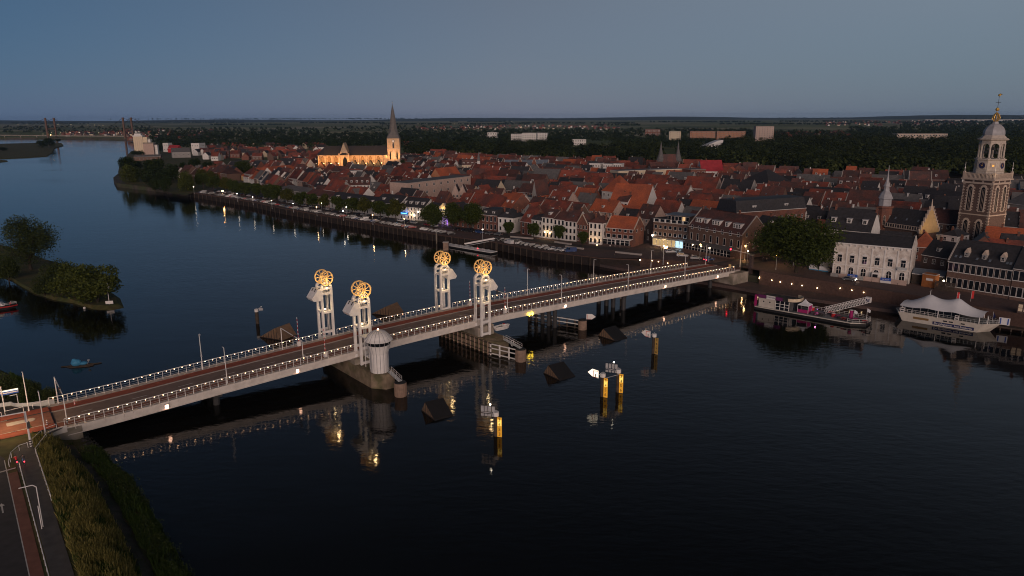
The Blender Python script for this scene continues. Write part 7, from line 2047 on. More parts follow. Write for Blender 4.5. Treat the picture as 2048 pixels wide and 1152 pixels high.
# two rows of parked cars along the quay between the water and the lime trees
qpts = [Vector(p) for p in SHORE[::-1]]
def along(off, s):
    acc = 0
    for p, q in zip(qpts, qpts[1:]):
        L = (q-p).length
        if acc+L >= s:
            u = (q-p)/L; n = Vector((-u.y, u.x))
            c = p+u*(s-acc)+n*off; return c, math.atan2(u.y, u.x)
        acc += L
    return None, 0
ORDL = []
carcols = ['white', 'silver', 'black', 'grey', 'black', 'white', 'blue', 'grey', 'black', 'silver', 'red', 'black', 'grey']
for row, off, turn in ((0, 4.6, 0.9), (1, 15.5, 0.0)):
    s = 14.0; lst = []
    while s < 470:
        c, a = along(off, s)
        if c is None: break
        px = project((c.x, c.y, 4))[0]
        skip = rr.random() < (.16 if row == 0 else .30) or (row == 0 and (930 < px < 985 or px > 1145 or 905 < px < 925)) or (row == 1 and px > 1010)
        if not skip: lst.append((c, a, px))
        s += 3.1 if row == 0 else 5.9
    bycol = defaultdict(list)
    for i, (c, a, px) in enumerate(lst):
        col = rr.choice(carcols); kd = rr.choice(('car', 'car', 'suv', 'car', 'van' if rr.random() < .4 else 'car'))
        bycol[(kd, col)].append((c, a, px))
    for (kd, col), ls in bycol.items():
        ls.sort(key=lambda q: q[2])
        for i, (c, a, px) in enumerate(ls):
            nm = {'car': 'car', 'suv': 'tall car', 'van': 'van'}[kd]
            car(kd, col, (c.x, c.y, LAND_Z+.03), a+turn+rr.uniform(-.05, .05)+(PI if rr.random() < .5 else 0), '%s %s %s from the left, %s' % (ordinal(i), col, nm, 'parked slantwise at the water edge of the quay' if row == 0 else 'parked under the quay trees'), 'cars parked along the quay')
for kd, col, x, y, rz, l in (('suv', 'white', 1365, 514, -.4, 'white car driving before the river hotel'), ('suv', 'blue', 1418, 522, .6, 'dark car with red tail lights leaving the bridge'), ('car', 'grey', 1698, 561.5, -.72, 'grey car with lit headlights before the white hotel'), ('car', 'white', 1340, 506, .1, 'pale car lit by the shop window'), ('car', 'silver', 1392, 519, -.3, 'silver car waiting at the bridge end'),
                          ('van', 'white', 1018, 488, 2.2, 'white van at the corner of the quay')):
    p = at_g(x, y); p.z += .06
    t = car(kd, col, p, rz, l, 'cars near the bridge end')
    if 'lit headlights' in l:
        b = MB(); b.ball((2.2, -.57, .66), .16, 'whitebulb', 5, 4); b.ball((2.2, .57, .66), .16, 'whitebulb', 5, 4); b.build('headlight_beam', t)
    if 'tail lights' in l:
        b = MB(); b.ball((-2.2, -.62, .76), .2, 'redbulb', 5, 4); b.ball((-2.2, .62, .76), .2, 'redbulb', 5, 4); b.build('lit_tail_light', t)
# low pale walls and benches on the quay
for i, (x0, y0, x1, y1) in enumerate([(1021, 474.5, 1066, 478.5), (1110, 485, 1142, 490), (1131, 494, 1167, 499), (1231, 505.5, 1283, 511)]):
    p = at_g(x0, y0); q = at_g(x1, y1)
    b = MB(); b.bar((0, 0, .35), (q.x-p.x, q.y-p.y, .35+q.z-p.z), .9, .7, 'kerb')
    tag(b.build('flood_wall', None, p), 'low pale wall on the promenade, %s counted from the left' % ordinal(i), 'low wall', 'low pale walls on the promenade')
# ------------------------------------------------------------------ landing stage below the quay
p0 = at(893, 489, .6); p1 = at(988, 505, .6); d = p1-p0; L = d.length; a = math.atan2(d.y, d.x)
ls = thing('landing_stage', 'long white floating landing stage with a gangway up to the quay', 'pontoon', (p0.x, p0.y, 0), a)
b = MB(); b.box(0, L, -2, 2, -.5, .62, 'black'); b.build('float', ls)
b = MB(); b.box(-.1, L+.1, -2.1, 2.1, .63, .95, 'trim'); b.build('deck', ls)
for i in range(9):
    b = MB(); x = 1.5+(L-3)*i/8
    for xx in (x-.7, x+.7): b.cyl((xx, -1.7, .95), (xx, -1.7, 2.0), .05, .05, 'trim', 4)
    b.cyl((x-.7, -1.7, 2.0), (x+.7, -1.7, 2.0), .05, .05, 'trim', 4); b.cyl((x-.7, -1.7, 1.5), (x+.7, -1.7, 1.5), .04, .04, 'trim', 4); b.build('handrail', ls, fix=False)
b = MB(); b.ball((L*.72, -1.5, 1.6), .22, 'redbulb', 6, 4); b.build('signal_lamp', ls)
b = MB(); b.bar((L*.35, 1.5, 1.0), (L*.72, 9.5, 3.9), 1.3, .15, 'railgrey')
for sg in (-.6, .6): b.bar((L*.35+sg*.9, 1.5-sg*.4, 2.0), (L*.72+sg*.9, 9.5-sg*.4, 4.9), .07, .5, 'trim')
b.build('gangway', ls)
for x in (1.0, L-1.2):
    b = MB(); b.cyl((x, 2.6, -2), (x, 2.6, 4.6), .28, .28, 'timber', 8); b.build('mooring_post', ls)
m1 = at(873, 487, 0)
tag(MB().cyl((0,0,-2), (0,0,5.5), .3, .3, 'concrete', 8).build('mooring_post', None, m1), 'pale mooring post in the water left of the landing stage', 'mooring post')
m2 = at(892, 500, 0)
dp = thing('brick_dolphin', 'square brown pier stump behind the far right golden wheels', 'mooring post', m2)
b = MB(); b.box(-1.2, 1.2, -1.2, 1.2, -2, 3.6, 'fender'); b.build('post', dp); b = MB(); b.box(-1.35, 1.35, -1.35, 1.35, 3.601, 3.9, 'kerb'); b.build('post_cap', dp)

# ------------------------------------------------------------------ bar boat
p0 = at(1509, 618, 0); p1 = at(1722, 656, 0); d = p1-p0; L = d.length; a = math.atan2(d.y, d.x)
bb = thing('bar_boat', 'flat white terrace boat with a round-ended cabin, small tent and deck seating', 'boat', (p0.x, p0.y, 0), a)
BW = 8.2
b = MB(); hull = [(-.4, .6), (0, 0), (L-3.0, 0), (L+.6, 2.4), (L+.6, BW-1.5), (L-2, BW), (0, BW), (-.4, BW-.6)]
b.prism(hull, lambda x, y: (x, y, -.6), lambda x, y: (x, y, .75), 'black'); b.build('hull', bb)
b = MB(); b.prism(hull, lambda x, y: (x, y, .751), lambda x, y: (x, y, 1.0), 'hull'); b.build('deck_edge', bb)
b = MB(); b.prism([(x*.985+.1, .25+y*.94) for x, y in hull], lambda x, y: (x, y, 1.001), lambda x, y: (x, y, 1.03), 'boatdeck'); b.build('deck', bb)
cabL = 11.2
b = MB(); cab = [(1.0, .5), (cabL*.55, .5), (cabL*.55, BW-.8), (1.0, BW-.8)]
b.prism(cab, lambda x, y: (x, y, 1.031), lambda x, y: (x, y, 3.9), 'hull'); cb = b.build('cabin', bb)
for x in (2.6, 4.6):
    b = MB(); b.cyl((x, .42, 2.9), (x, .499, 2.9), .22, .22, 'glass', 10); b.build('porthole', cb)
b = MB(); fr = [(cabL*.56, .6), (cabL*.92, .6)] + [(cabL*.92+2.6*math.sin(t), .6+3.2-3.2*math.cos(t)) for t in np.linspace(.2, PI-.2, 8)] + [(cabL*.56, BW-1.4)]
b.prism(fr, lambda x, y: (x, y, 1.031), lambda x, y: (x, y, 3.8), 'glass'); gc = b.build('glazed_cabin', bb)
for i in range(4):
    x = cabL*.57+cabL*.38*i/3; b = MB(); b.box(x-.08, x+.08, .48, .62, 1.03, 3.8, 'trim'); b.build('window_post', gc)
for z in (1.9, 2.8):
    b = MB(); b.box(cabL*.56, cabL*.95, .47, .6, z, z+.12, 'trim'); b.build('window_bar', gc)
b = MB(); rf = [(.8, .3), (cabL*.92, .3)] + [(cabL*.92+3.0*math.sin(t), .3+3.6-3.6*math.cos(t)) for t in np.linspace(.15, PI-.15, 9)] + [(.8, BW-.6)]
b.prism(rf, lambda x, y: (x, y, 3.901), lambda x, y: (x, y, 4.1), 'dark'); b.build('roof', bb)
b = MB(); n_ = len(rf)
for i in range(1, n_-2):
    p, q = rf[i], rf[i+1]; b.bar((p[0], p[1], 4.55), (q[0], q[1], 4.55), .14, .95, 'cream')
b.build('roof_fascia', bb)
b = MB(); b.box(.8, 3.4, .18, .3, 3.95, 5.0, 'purple'); b.box(6.4, 8.6, .16, .3, 3.95, 5.0, 'purple'); b.build('banner', bb)
b = MB(); b.box(3.5, 6.3, .14, .3, 3.9, 5.05, 'trim'); sb = b.build('name_board', bb); lettering('PONTON', .62, 'navy', sb, (4.9, .11, 4.5), (PI/2, 0, 0))
b = MB(); b.box(-.35, .15, .3, 1.2, 1.0, 4.6, 'magenta'); b.build('banner', bb)
tt = thing('party_tent', 'small white peaked tent with magenta sides on the bar boat deck', 'tent', W(0,0,0), 0)
M_ = Matrix.Translation((p0.x, p0.y, 0)) @ Matrix.Rotation(a, 4, 'Z')
tt.location = M_ @ Vector((cabL+3.4, 3.0, 1.03)); tt.rotation_euler = (0, 0, a)
b = MB(); b.lathe([(2.35, 2.3), (2.3, 2.5), (1.2, 2.95), (.45, 3.6), (.08, 4.1)], (0,0,0), 'tent', 4); b.build('canopy', tt)
for sx in (-1.6, 1.6):
    for sy in (-1.6, 1.6):
        b = MB(); b.cyl((sx, sy, 0), (sx, sy, 2.35), .06, .06, 'trim', 5); b.build('tent_pole', tt)
b = MB(); b.box(-1.6, 1.6, -1.62, -1.58, .1, 1.1, 'magenta'); b.box(1.58, 1.62, -1.6, 1.6, .1, 2.2, 'magenta'); b.build('side_cloth', tt)
rr = random.Random(8)
k = 0
for i in range(13):
    x = cabL+6.2+i*1.35; y = 1.2+rr.uniform(0, 5.0); c = M_ @ Vector((x, y, 1.03)); kind = i % 4
    zone = 'near the tent' if i < 4 else 'in the middle of the deck' if i < 9 else 'near the flag end'
    ab = ['dark', 'magenta', 'timber', 'red']
    t = thing('deck_table', '%s bar boat table with benches, %s, %s from the tent' % (('black', 'magenta', 'wooden', 'red')[kind], zone, ordinal(i)), 'table', c, a+rr.uniform(-.4, .4), 'tables on the bar boat deck')
    b = MB(); b.box(-.7, .7, -.4, .4, .68, .76, ab[kind]); b.build('table_top', t)
    for sy in (-.8, .8):
        b = MB(); b.box(-.7, .7, sy-.16, sy+.16, .42, .48, ab[kind]); b.box(-.6, -.5, sy-.12, sy+.12, 0, .42, 'dark'); b.box(.5, .6, sy-.12, sy+.12, 0, .42, 'dark'); b.build('bench', t)
    b = MB(); b.box(-.55, -.45, -.3, .3, 0, .68, 'dark'); b.box(.45, .55, -.3, .3, 0, .68, 'dark'); b.build('leg', t)
for i, (x, y, m) in enumerate(((cabL+4.6, 6.4, 'red'), (L-9, 3.2, 'red'), (L-4.4, 4.6, 'magenta'))):
    c = M_ @ Vector((x, y, 1.03))
    t = thing('beer_banner', ('low red drum bar at the back of the tent', 'red drum table in the middle of the bar boat', 'tall magenta roll-up column near the stern flag')[i], 'deck stand', c, a)
    b = MB(); b.cyl((0,0,0), (0,0,1.1 if i < 2 else 2.6), .55, .55, m, 12); b.build('drum', t); b = MB(); b.cyl((0,0,1.101 if i < 2 else 2.601), (0,0,1.16 if i < 2 else 2.66), .6, .6, 'trim', 12); b.build('lid', t)
def rail_run(parent, pts, h, m, step=1.3, nm='handrail'):
    b = MB()
    for p, q in zip(pts, pts[1:]):
        p = Vector(p); q = Vector(q); nseg = max(1, int((q-p).length/step))
        for i in range(nseg+1):
            c = p.lerp(q, i/nseg); b.cyl(c, c+Vector((0,0,h)), .045, .045, m, 4)
        for z in (h*.5, h): b.cyl(p+Vector((0,0,z)), q+Vector((0,0,z)), .045, .045, m, 4)
    return b.build(nm, parent, fix=False)
rail_run(bb, [(L-4.0, .1, 1.0), (L-2.6, .2, 1.0), (L+.5, 2.5, 1.0), (L+.5, BW-1.6, 1.0), (L-2, BW-.2, 1.0), (cabL+4, BW-.2, 1.0)], 1.05, 'trim')
gx = cabL+8.5
b = MB(); v = Vector((gx+9.6, 13.2, 4.6)) - Vector((gx, 5.6, 1.2))
for sg in (-.75, .75):
    for z0 in (.0, 1.5): b.bar((gx-sg*.6, 5.6+sg*.78, 1.2+z0), (gx+9.6-sg*.6, 13.2+sg*.78, 4.6+z0), .13, .13, 'trim')
    for i in range(15):
        f0, f1 = i/15, (i+1)/15
        A_ = Vector((gx-sg*.6, 5.6+sg*.78, 1.2)); 
        b.bar(A_+v*f0, A_+v*f1+Vector((0,0,1.5)), .09, .09, 'trim'); b.bar(A_+v*f1, A_+v*f1+Vector((0,0,1.5)), .08, .08, 'trim')
b.bar((gx, 5.6, 1.15), (gx+9.6, 13.2, 4.55), 1.4, .1, 'dark')
b.build('gangway', bb)
b = MB(); b.box(gx+9.0, gx+10.6, 13.0, 14.2, 4.6, 6.2, 'trim'); b.box(gx+9.3, gx+10.3, 12.95, 12.999, 4.9, 5.9, 'navy'); b.build('entrance_sign', bb)
b = MB(); b.ball((gx-1.5, 3.6, 2.4), .14, 'violet', 6, 4); b.build('party_lamp', bb); point_light('party_light', (gx-1.5, 3.0, 3.0), 25, (1.0, .35, .7), bb)
for x, y, h, nm in ((L+.2, 3.6, 4.2, 'stern'), (L-3.4, 4.0, 3.0, 'inner')):
    c = M_ @ Vector((x, y, 1.0)); t = thing('flagpole', 'white pole with a pale flag on the bar boat, %s one' % nm, 'flagpole', c, a, 'flagpoles on the bar boat')
    b = MB(); b.cyl((0,0,0), (0,0,h), .06, .05, 'trim', 5); b.build('pole', t)
    b = MB(); b.add([(0,0,h), (.9,.15,h-.5), (.8,.1,h-1.3), (0,0,h-1.0)], [(0,1,2,3)], 'tent'); b.add([(0,.03,h), (.9,.18,h-.5), (.8,.13,h-1.3), (0,.03,h-1.0)], [(3,2,1,0)], 'tent'); b.build('flag', t)

# ------------------------------------------------------------------ tent-roofed party boat
p0 = at(1806, 641, 0); p1 = at(1950, 664.5, 0); d = p1-p0; L = d.length; a = math.atan2(d.y, d.x)
pb = thing('party_boat', 'cream party boat under a long white two-peaked tent roof with a navy name banner', 'boat', (p0.x, p0.y, 0), a)
BW = 7.6
lo = [(0, 0), (L, 0), (L+2.6, BW*.5), (L, BW), (0, BW), (-1.6, BW*.5)]
hi = [(-1.6, -.1), (L+1.6, -.1), (L+5.2, BW*.5), (L+1.6, BW+.1), (-1.6, BW+.1), (-3.2, BW*.5)]
n_ = len(lo)
b = MB(); b.add([(x, y, -.5) for x, y in lo] + [(x, y, 2.5) for x, y in hi], [(i, (i+1) % n_, n_+(i+1) % n_, n_+i) for i in range(n_)] + [tuple(range(n_, 2*n_))], 'hull'); b.build('hull', pb)
b = MB(); b.add([(x, y-.0, 2.501) for x, y in hi] + [(x, y, 2.62) for x, y in hi], [(i, (i+1) % n_, n_+(i+1) % n_, n_+i) for i in range(n_)] + [tuple(range(n_, 2*n_))], 'hull'); b.build('deck_edge', pb)
b = MB(); b.add([(x*.97+.2, .3+y*.92, 2.64) for x, y in hi], [tuple(range(n_))], 'boatdeck'); b.build('deck', pb)
b = MB(); b.box(0, L-4.5, 1.0, BW-1.0, 2.65, 4.7, 'glass'); sl = b.build('saloon', pb)
for i in range(8):
    x = (L-4.5)*i/7; b = MB(); b.box(x-.05, x+.05, .93, 1.0, 2.65, 4.7, 'railgrey'); b.build('window_post', sl)
# tent roof: a grid pulled up at two masts
nx, ny = 26, 9
mb = MB(); vs = []; fs = []
m1_, m2_ = (L*.30, BW*.5), (L*.70, BW*.5)
for i in range(nx+1):
    for j in range(ny+1):
        fx = i/nx; fy = j/ny
        x = -1.2+(L+2.6)*fx; y = -.7+(BW+1.4)*fy
        z = 4.6 + .35*math.sin(PI*fy)
        for mx, my in (m1_, m2_): z += 2.7*math.exp(-(math.hypot((x-mx)*.8, y-my)/2.1)) 
        z += 1.0*math.sin(PI*fy)**1.2*math.exp(-((x-L*.5)/(L*.42))**4)
        z -= .5*math.sin(PI*((fx*3) % 1))*(1-math.sin(PI*fy))*.6
        vs.append((x, y, z))
for i in range(nx):
    for j in range(ny): fs.append((i*(ny+1)+j, (i+1)*(ny+1)+j, (i+1)*(ny+1)+j+1, i*(ny+1)+j+1))
k0 = len(vs); vs2 = [(x, y, z-.05) for x, y, z in vs]
mb.add(vs, fs, 'tent'); mb.add(vs2, [tuple(reversed(f)) for f in fs], 'tent')
tr_ = mb.build('tent_roof', pb, fix=False)
for p in tr_.data.polygons: p.use_smooth = True
for mx, my in (m1_, m2_):
    b = MB(); b.cyl((mx, my, 2.6), (mx, my, 9.6), .11, .07, 'trim', 6); b.build('mast', pb)
for x, y in ((-.6, -.2), (L*.48, -.4), (L+.6, -.3), (-.6, BW+.1), (L+.6, BW+.1), (L+2.4, 1.6)):
    b = MB(); b.cyl((x, y, 2.6), (x, y, 4.75), .14, .14, 'trim', 8); b.build('roof_post', pb)
rail_run(pb, [(-1.4, 0, 2.62), (L*.47, 0, 2.62)], 1.0, 'trim', 1.1); rail_run(pb, [(L*.5, 0, 2.62), (L+1.5, 0, 2.62), (L+5.0, BW*.5, 2.62), (L+1.5, BW, 2.62)], 1.0, 'railgrey', .9)
def on_hull(x0, x1, z0, z1, m, nm, th=.05):
    yo = lambda z: -.1*(z+.5)/3-.02
    b = MB(); b.add([(x0, yo(z0)-th, z0), (x1, yo(z0)-th, z0), (x1, yo(z1)-th, z1), (x0, yo(z1)-th, z1), (x0, yo(z0), z0), (x1, yo(z0), z0), (x1, yo(z1), z1), (x0, yo(z1), z1)], [(0,1,2,3), (0,4,5,1), (2,6,7,3), (1,5,6,2), (0,3,7,4)], m)
    return b.build(nm, pb)
bn = on_hull(L*.42, L*.98, .35, 1.25, 'navy', 'name_banner'); lettering('De gelagkamer  Het Bonkertje', .78, 'trim', bn, (L*.70, -.17, .78), (PI/2, 0, 0))
nb = on_hull(L*.14, L*.36, 1.1, 1.75, 'brass', 'name_board')
for fx in (.56, .64, .80): on_hull(L*fx, L*fx+1.0, 1.65, 2.0, 'glass', 'porthole')
for x in (-1.0, L*.71):
    b = MB(); b.box(x, x+1.1, -.35, -.15, 2.7, 4.1, 'trim'); b.box(x+.2, x+.9, -.40, -.351, 3.6, 3.95, 'dark'); b.box(x+.2, x+.9, -.40, -.351, 2.9, 3.25, 'dark'); b.build('notice_frame', pb)
b = MB(); b.cyl((L+3.2, BW*.5, 2.6), (L+3.2, BW*.5, 5.8), .06, .05, 'trim', 5); b.add([(L+3.2, BW*.5, 5.7), (L+3.9, BW*.5-.2, 4.6), (L+3.3, BW*.5-.1, 3.6)], [(0,1,2)], 'navy'); b.build('ensign_staff', pb)

# quay edge pieces at the far right
p = at(2026, 655, 1.0)
t = thing('jetty', 'short timber jetty on piles at the right photo edge with a pale sign board', 'jetty', (p.x, p.y, 0), -.6)
b = MB(); b.box(-4, 12, -1.5, 4, .9, 1.15, 'timber'); b.build('deck', t)
for i in range(6):
    b = MB(); b.cyl((-3+2.6*i, -1.2, -2), (-3+2.6*i, -1.2, 1.0), .2, .2, 'timber', 6); b.build('pile', t)
b = MB(); b.box(-3.6, -.9, -.9, -.8, 1.6, 3.7, 'tent'); b.box(-3.3, -3.0, -.97, -.901, 1.8, 3.5, 'blue'); b.box(-1.5, -1.2, -.97, -.901, 1.8, 3.5, 'blue'); b.cyl((-3.2, -.75, 1.1), (-3.2, -.75, 1.7), .06, .06, 'dark', 5); b.cyl((-1.3, -.75, 1.1), (-1.3, -.75, 1.7), .06, .06, 'dark', 5); b.build('sign_board', t)
p = at_g(2045, 628); t = thing('ticket_shelter', 'dark shelter with lit white panels at the right photo edge', 'kiosk', p, -.6)
b = MB(); b.box(-1.4, 1.6, 0, 2.4, 0, 2.9, 'darkbrick'); b.build('wall', t)
for i in range(2):
    b = MB(); b.box(-1.2+1.3*i, -.2+1.3*i, -.06, -.001, .7, 1.6, 'cream'); b.box(-1.2+1.3*i, -.2+1.3*i, -.06, -.001, 1.75, 2.7, 'cream'); b.build('panel', t)
for x, y, l in ((1993, 606, 'red and white flag banner behind the party boat, left one'), (1941, 603, 'red and white flag banner behind the party boat, right one')):
    p = at_g(x if x < 1990 else 1912, y); t = thing('beach_flag', l if x < 1990 else l, 'flag', p, 0, 'upright red banners behind the party boat')
    b = MB(); b.cyl((0,0,0), (0,0,3.4), .04, .03, 'trim', 5); b.build('pole', t); b = MB(); b.box(.04, .75, -.02, .02, .9, 3.3, 'red'); b.build('cloth', t)

# ------------------------------------------------------------------ ice-guard ramps in the river
def ramp(px, py, ang, L, wd, h, label, m_top='dark'):
    p = at(px, py, 0); t = thing('ice_guard', label, 'ice guard', (p.x, p.y, 0), ang, 'sloping ice guards in the river')
    b = MB(); b.add([(-L/2, -wd/2, -1), (L/2, -wd/2, -1), (L/2, wd/2, -1), (-L/2, wd/2, -1), (-L/2, -wd/2, .1), (-L*.22, -wd/2, h), (-L*.22, wd/2, h), (-L/2, wd/2, .1), (L/2, -wd/2, -.15), (L/2, wd/2, -.15)],
                    [(0,1,8,5,4), (3,7,6,9,2), (4,5,6,7), (0,4,7,3), (1,2,9,8)], 'ply'); b.build('body', t)
    for i in range(7):
        for sg in (-1, 1):
            x = -L*.42+i*L*.12; zt = h*(x+L/2)/(L*.28) if x < -L*.22 else h-(h+.15)*(x+L*.22)/(L*.72)
            if zt > .3:
                b = MB(); b.box(x-.09, x+.09, sg*(wd/2+.03)-.05, sg*(wd/2+.03)+.05, -.3, zt-.1, 'timber'); b.build('batten', t)
    b = MB(); b.box(-L*.49, L*.44, -wd/2-.10, wd/2+.10, -.4, .22, 'quaywall'); b.build('waterline_beam', t)
    n_ = Vector((h+.15, 0, L*.72)).normalized()*.08
    b = MB(); b.add([(-L*.22+n_.x, -wd/2-.05, h+n_.z), (L/2+n_.x, -wd/2-.05, -.15+n_.z), (L/2+n_.x, wd/2+.05, -.15+n_.z), (-L*.22+n_.x, wd/2+.05, h+n_.z), (-L*.22, -wd/2-.05, h), (L/2, -wd/2-.05, -.15), (L/2, wd/2+.05, -.15), (-L*.22, wd/2+.05, h)], [(0,1,2,3), (0,4,5,1), (3,2,6,7), (0,3,7,4), (1,5,6,2)], m_top); b.build('slope_plate', t)
    return t
ramp(875, 827, -1.0, 6.4, 4.2, 2.5, 'black topped wooden ice guard nearest the camera, with a small white spot', 'black')
ramp(1119, 750, -.95, 6.4, 4.6, 2.5, 'black topped wooden ice guard between the right pier and the twin gauge piles', 'black')
ramp(1226, 674, -.9, 6.8, 4.8, 2.5, 'black topped wooden ice guard behind the arrow sign pile', 'black')
ramp(556, 672, 2.7, 8.2, 6.0, 3.2, 'brown ice guard seen from behind, left of the far-side barrier', 'ply')
ramp(775, 626, 2.7, 8.2, 6.0, 3.0, 'brown ice guard seen from behind, right of the golden wheels', 'ply')

# ------------------------------------------------------------------ gauge and sign piles
def gauge_pile(px, py, htop, label, sign, digits, glow=True, mirror=False, gauge=True):
    p = at(px, py, 0)
    fa = math.atan2(-p.y, -p.x)+PI/2                       # local -y looks at the drone
    t = thing('gauge_pile', label, 'signal pile', (p.x, p.y, 0), fa-.25, 'signal piles in the river')
    b = MB(); b.cyl((-.35, .35, -2.5), (-.35, .35, htop-.5), .52, .52, 'timber', 10); b.build('pile', t)
    b = MB(); b.cyl((-.35, .35, htop-.49), (-.35, .35, htop+.35), .58, .58, 'trim', 10); b.ball((-.35, .35, htop+.6), .14, 'lead', 6, 4); b.build('pile_cap', t)
    if gauge:
        b = MB(); b.box(.05, .95, -.35, -.27, .1, htop-.5, 'gauge_lamplight' if glow else 'gold'); g_ = b.build('gauge_board', t)
        if glow:
            b = MB(); b.box(.12, .88, -.37, -.351, htop*.52, htop*.80, 'gauge_lamp_pool'); b.build('glow_panel', g_)  # brighter lamplight on the upper board, added as an emissive sheet
        for i, ch_ in enumerate(digits): lettering(ch_, .95, 'black', g_, (.5, -.40, htop-.5-(i+.5)*(htop-.7)/len(digits)), (PI/2, 0, 0))
    if sign == 'arrow':
        pts = [(-1.2, htop-.7), (-2.6, htop-.4), (-3.6, htop+.45), (-2.6, htop+1.3), (-1.2, htop+1.0)]
        b = MB(); b.prism(pts, lambda x, z: (x, -.3, z), lambda x, z: (x, -.2, z), 'signlit' if glow else 'trim'); s_ = b.build('arrow_board', t)
        b = MB(); b.box(-2.35, -1.25, -.34, -.301, htop-.55, htop-.45, 'red'); b.box(-2.35, -1.25, -.34, -.301, htop+.85, htop+.95, 'red'); b.box(-2.4, -2.28, -.34, -.301, htop-.55, htop+.95, 'red'); b.box(-1.9, -1.7, -.34, -.301, htop-.4, htop+.2, 'black'); b.build('sign_marks', s_)
        b = MB(); b.bar((-1.2, .1, htop), (-.3, .3, htop), .12, .12, 'lead'); b.build('sign_arm', t)
    if sign == 'louvre':
        b = MB(); b.bar((-3.2, .1, htop+.2), (-.3, .3, htop), .14, .14, 'lead'); b.build('sign_arm', t)
        for i in range(4):
            b = MB(); x = -3.2+.72*i; b.box(x, x+.55, -.12, .05, htop+.45, htop+1.5, 'lead'); b.build('number_panel', t)
            b = MB(); b.box(x, x+.55, -.12, .05, htop-.5, htop-.05, 'lead'); b.build('number_panel', t)
        b = MB(); b.bar((-2.0, -.1, htop+1.5), (-1.2, -.9, htop+2.3), .08, .08, 'lead'); b.ball((-1.1, -1.0, htop+2.3), .16, 'whitebulb', 6, 4); b.build('sign_lamp', t)
    return t, p
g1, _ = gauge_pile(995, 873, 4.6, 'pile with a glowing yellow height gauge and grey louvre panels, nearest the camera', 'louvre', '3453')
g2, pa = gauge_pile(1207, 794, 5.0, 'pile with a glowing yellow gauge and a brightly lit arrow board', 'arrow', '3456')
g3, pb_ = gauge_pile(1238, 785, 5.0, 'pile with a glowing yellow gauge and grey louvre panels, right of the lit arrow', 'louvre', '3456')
g4, _ = gauge_pile(1309, 708, 5.0, 'pile with a dim ochre gauge and an unlit red and white arrow board', 'arrow', '3456', glow=False)
g5, _ = gauge_pile(517, 648, 4.2, 'grey pile with a single lamp standing alone left of the bridge', 'louvre1', '', gauge=False)
b = MB(); b.bar((-.3, .3, 4.4), (1.1, .1, 5.2), .12, .12, 'lead'); b.box(.5, 1.7, -.2, .2, 4.2, 4.9, 'lead'); b.ball((1.2, .1, 5.3), .2, 'trim', 6, 4); b.build('lamp_arm', g5)
lb = thing('pile_footbridge', 'thin grey tie beam between the twin gauge piles', 'beam', (0, 0, 0))
MB().bar((pa.x, pa.y, 4.3), (pb_.x, pb_.y, 4.3), .12, .12, 'lead').build('beam', lb)
g6, _ = gauge_pile(1244, 612, 3.0, 'brown gauge pile lit dimly under the bridge', 'none', '56', glow=False)
# arrow sign on the guide jetty drum
v = W(128.6, -6.6, 3.3)
t = thing('arrow_sign', 'white arrow board with red edge on the jetty drum', 'sign', v, math.atan2(-v.y, -v.x)+PI/2)
b = MB(); b.prism([(-1.2, -.6), (.4, -.6), (1.5, .2), (.4, 1.0), (-1.2, 1.0)], lambda x, z: (x+1, -.1, z+.3), lambda x, z: (x+1, 0, z+.3), 'trim'); b.build('board', t)
b = MB(); b.box(0, .1, -.14, -.101, -.2, 1.2, 'red'); b.box(.0, 1.2, -.14, -.101, -.25, -.15, 'red'); b.build('sign_marks', t)

# ------------------------------------------------------------------ blue tarpaulin bundle on drifting wood
p = at(163, 732, 0); t = thing('floating_raft', 'blue tarpaulin bundle on a small raft of driftwood logs left of the bridge', 'raft', (p.x, p.y, 0), .3)
for i in range(7):
    b = MB(); b.cyl((-2.1-.5*(i % 3), -.9+.3*i, .02+.05*(i % 2)), (2.2+.6*(i % 2), -1.1+.36*i, .12), .17, .12, 'timber', 6); b.build('log', t)
for q in (((-4.6, .6, .05), (-1, .3, .15)), ((1.2, .2, .15), (4.3, .9, .1))):
    b = MB(); b.cyl(*q, .2, .12, 'timber', 6); b.build('log', t)
b = MB(); b.ball((-1.1, .2, .9), 1.0, 'skyblue', 10, 6, 1.25, .85, .95); b.ball((.4, .3, .6), .8, 'skyblue', 10, 6, 1.3, .9, .6); b.ball((-1.5, .2, 1.5), .6, 'skyblue', 8, 5, 1, .9, .9); b.build('tarpaulin', t, fix=False)
b = MB(); b.cyl((1.3, .2, .2), (1.7, .1, 1.2), .09, .07, 'lead', 5); b.ball((1.7, .1, 1.35), .3, 'lead', 6, 4, 1.2, .8, .6); b.build('stump', t)

# island flag and sign, motor yacht, buoy
p = at(219, 609, .8); t = thing('flagpole', 'white flag on a pole over a white board at the river island tip', 'flagpole', p, .2)
b = MB(); b.cyl((0,0,0), (0,0,7.6), .10, .06, 'trim', 6); b.build('pole', t)
b = MB(); b.add([(0,0,7.5), (.75,-.1,6.2), (.55,-.05,5.2), (.05,0,5.6)], [(0,1,2,3)], 'tent'); b.add([(0,.04,7.5), (.75,-.06,6.2), (.55,-.01,5.2), (.05,.04,5.6)], [(3,2,1,0)], 'tent'); b.build('flag', t)
b = MB(); b.box(-1.0, 1.3, -.4, -.3, .3, 1.3, 'trim'); b.box(-.9, -.8, -.35, -.3, -.3, .3, 'dark'); b.build('name_board', t)
p = at(169, 617, .1); tag(MB().ball((0,0,.2), .4, 'trim', 8, 6).build('mooring_buoy', None, p), 'small white round buoy at the edge of the river island', 'buoy')
p = at(-14, 620, 0); t = thing('motor_yacht', 'dark red motor yacht with a white cabin, cut by the left photo edge', 'boat', (p.x, p.y, 0), .45)
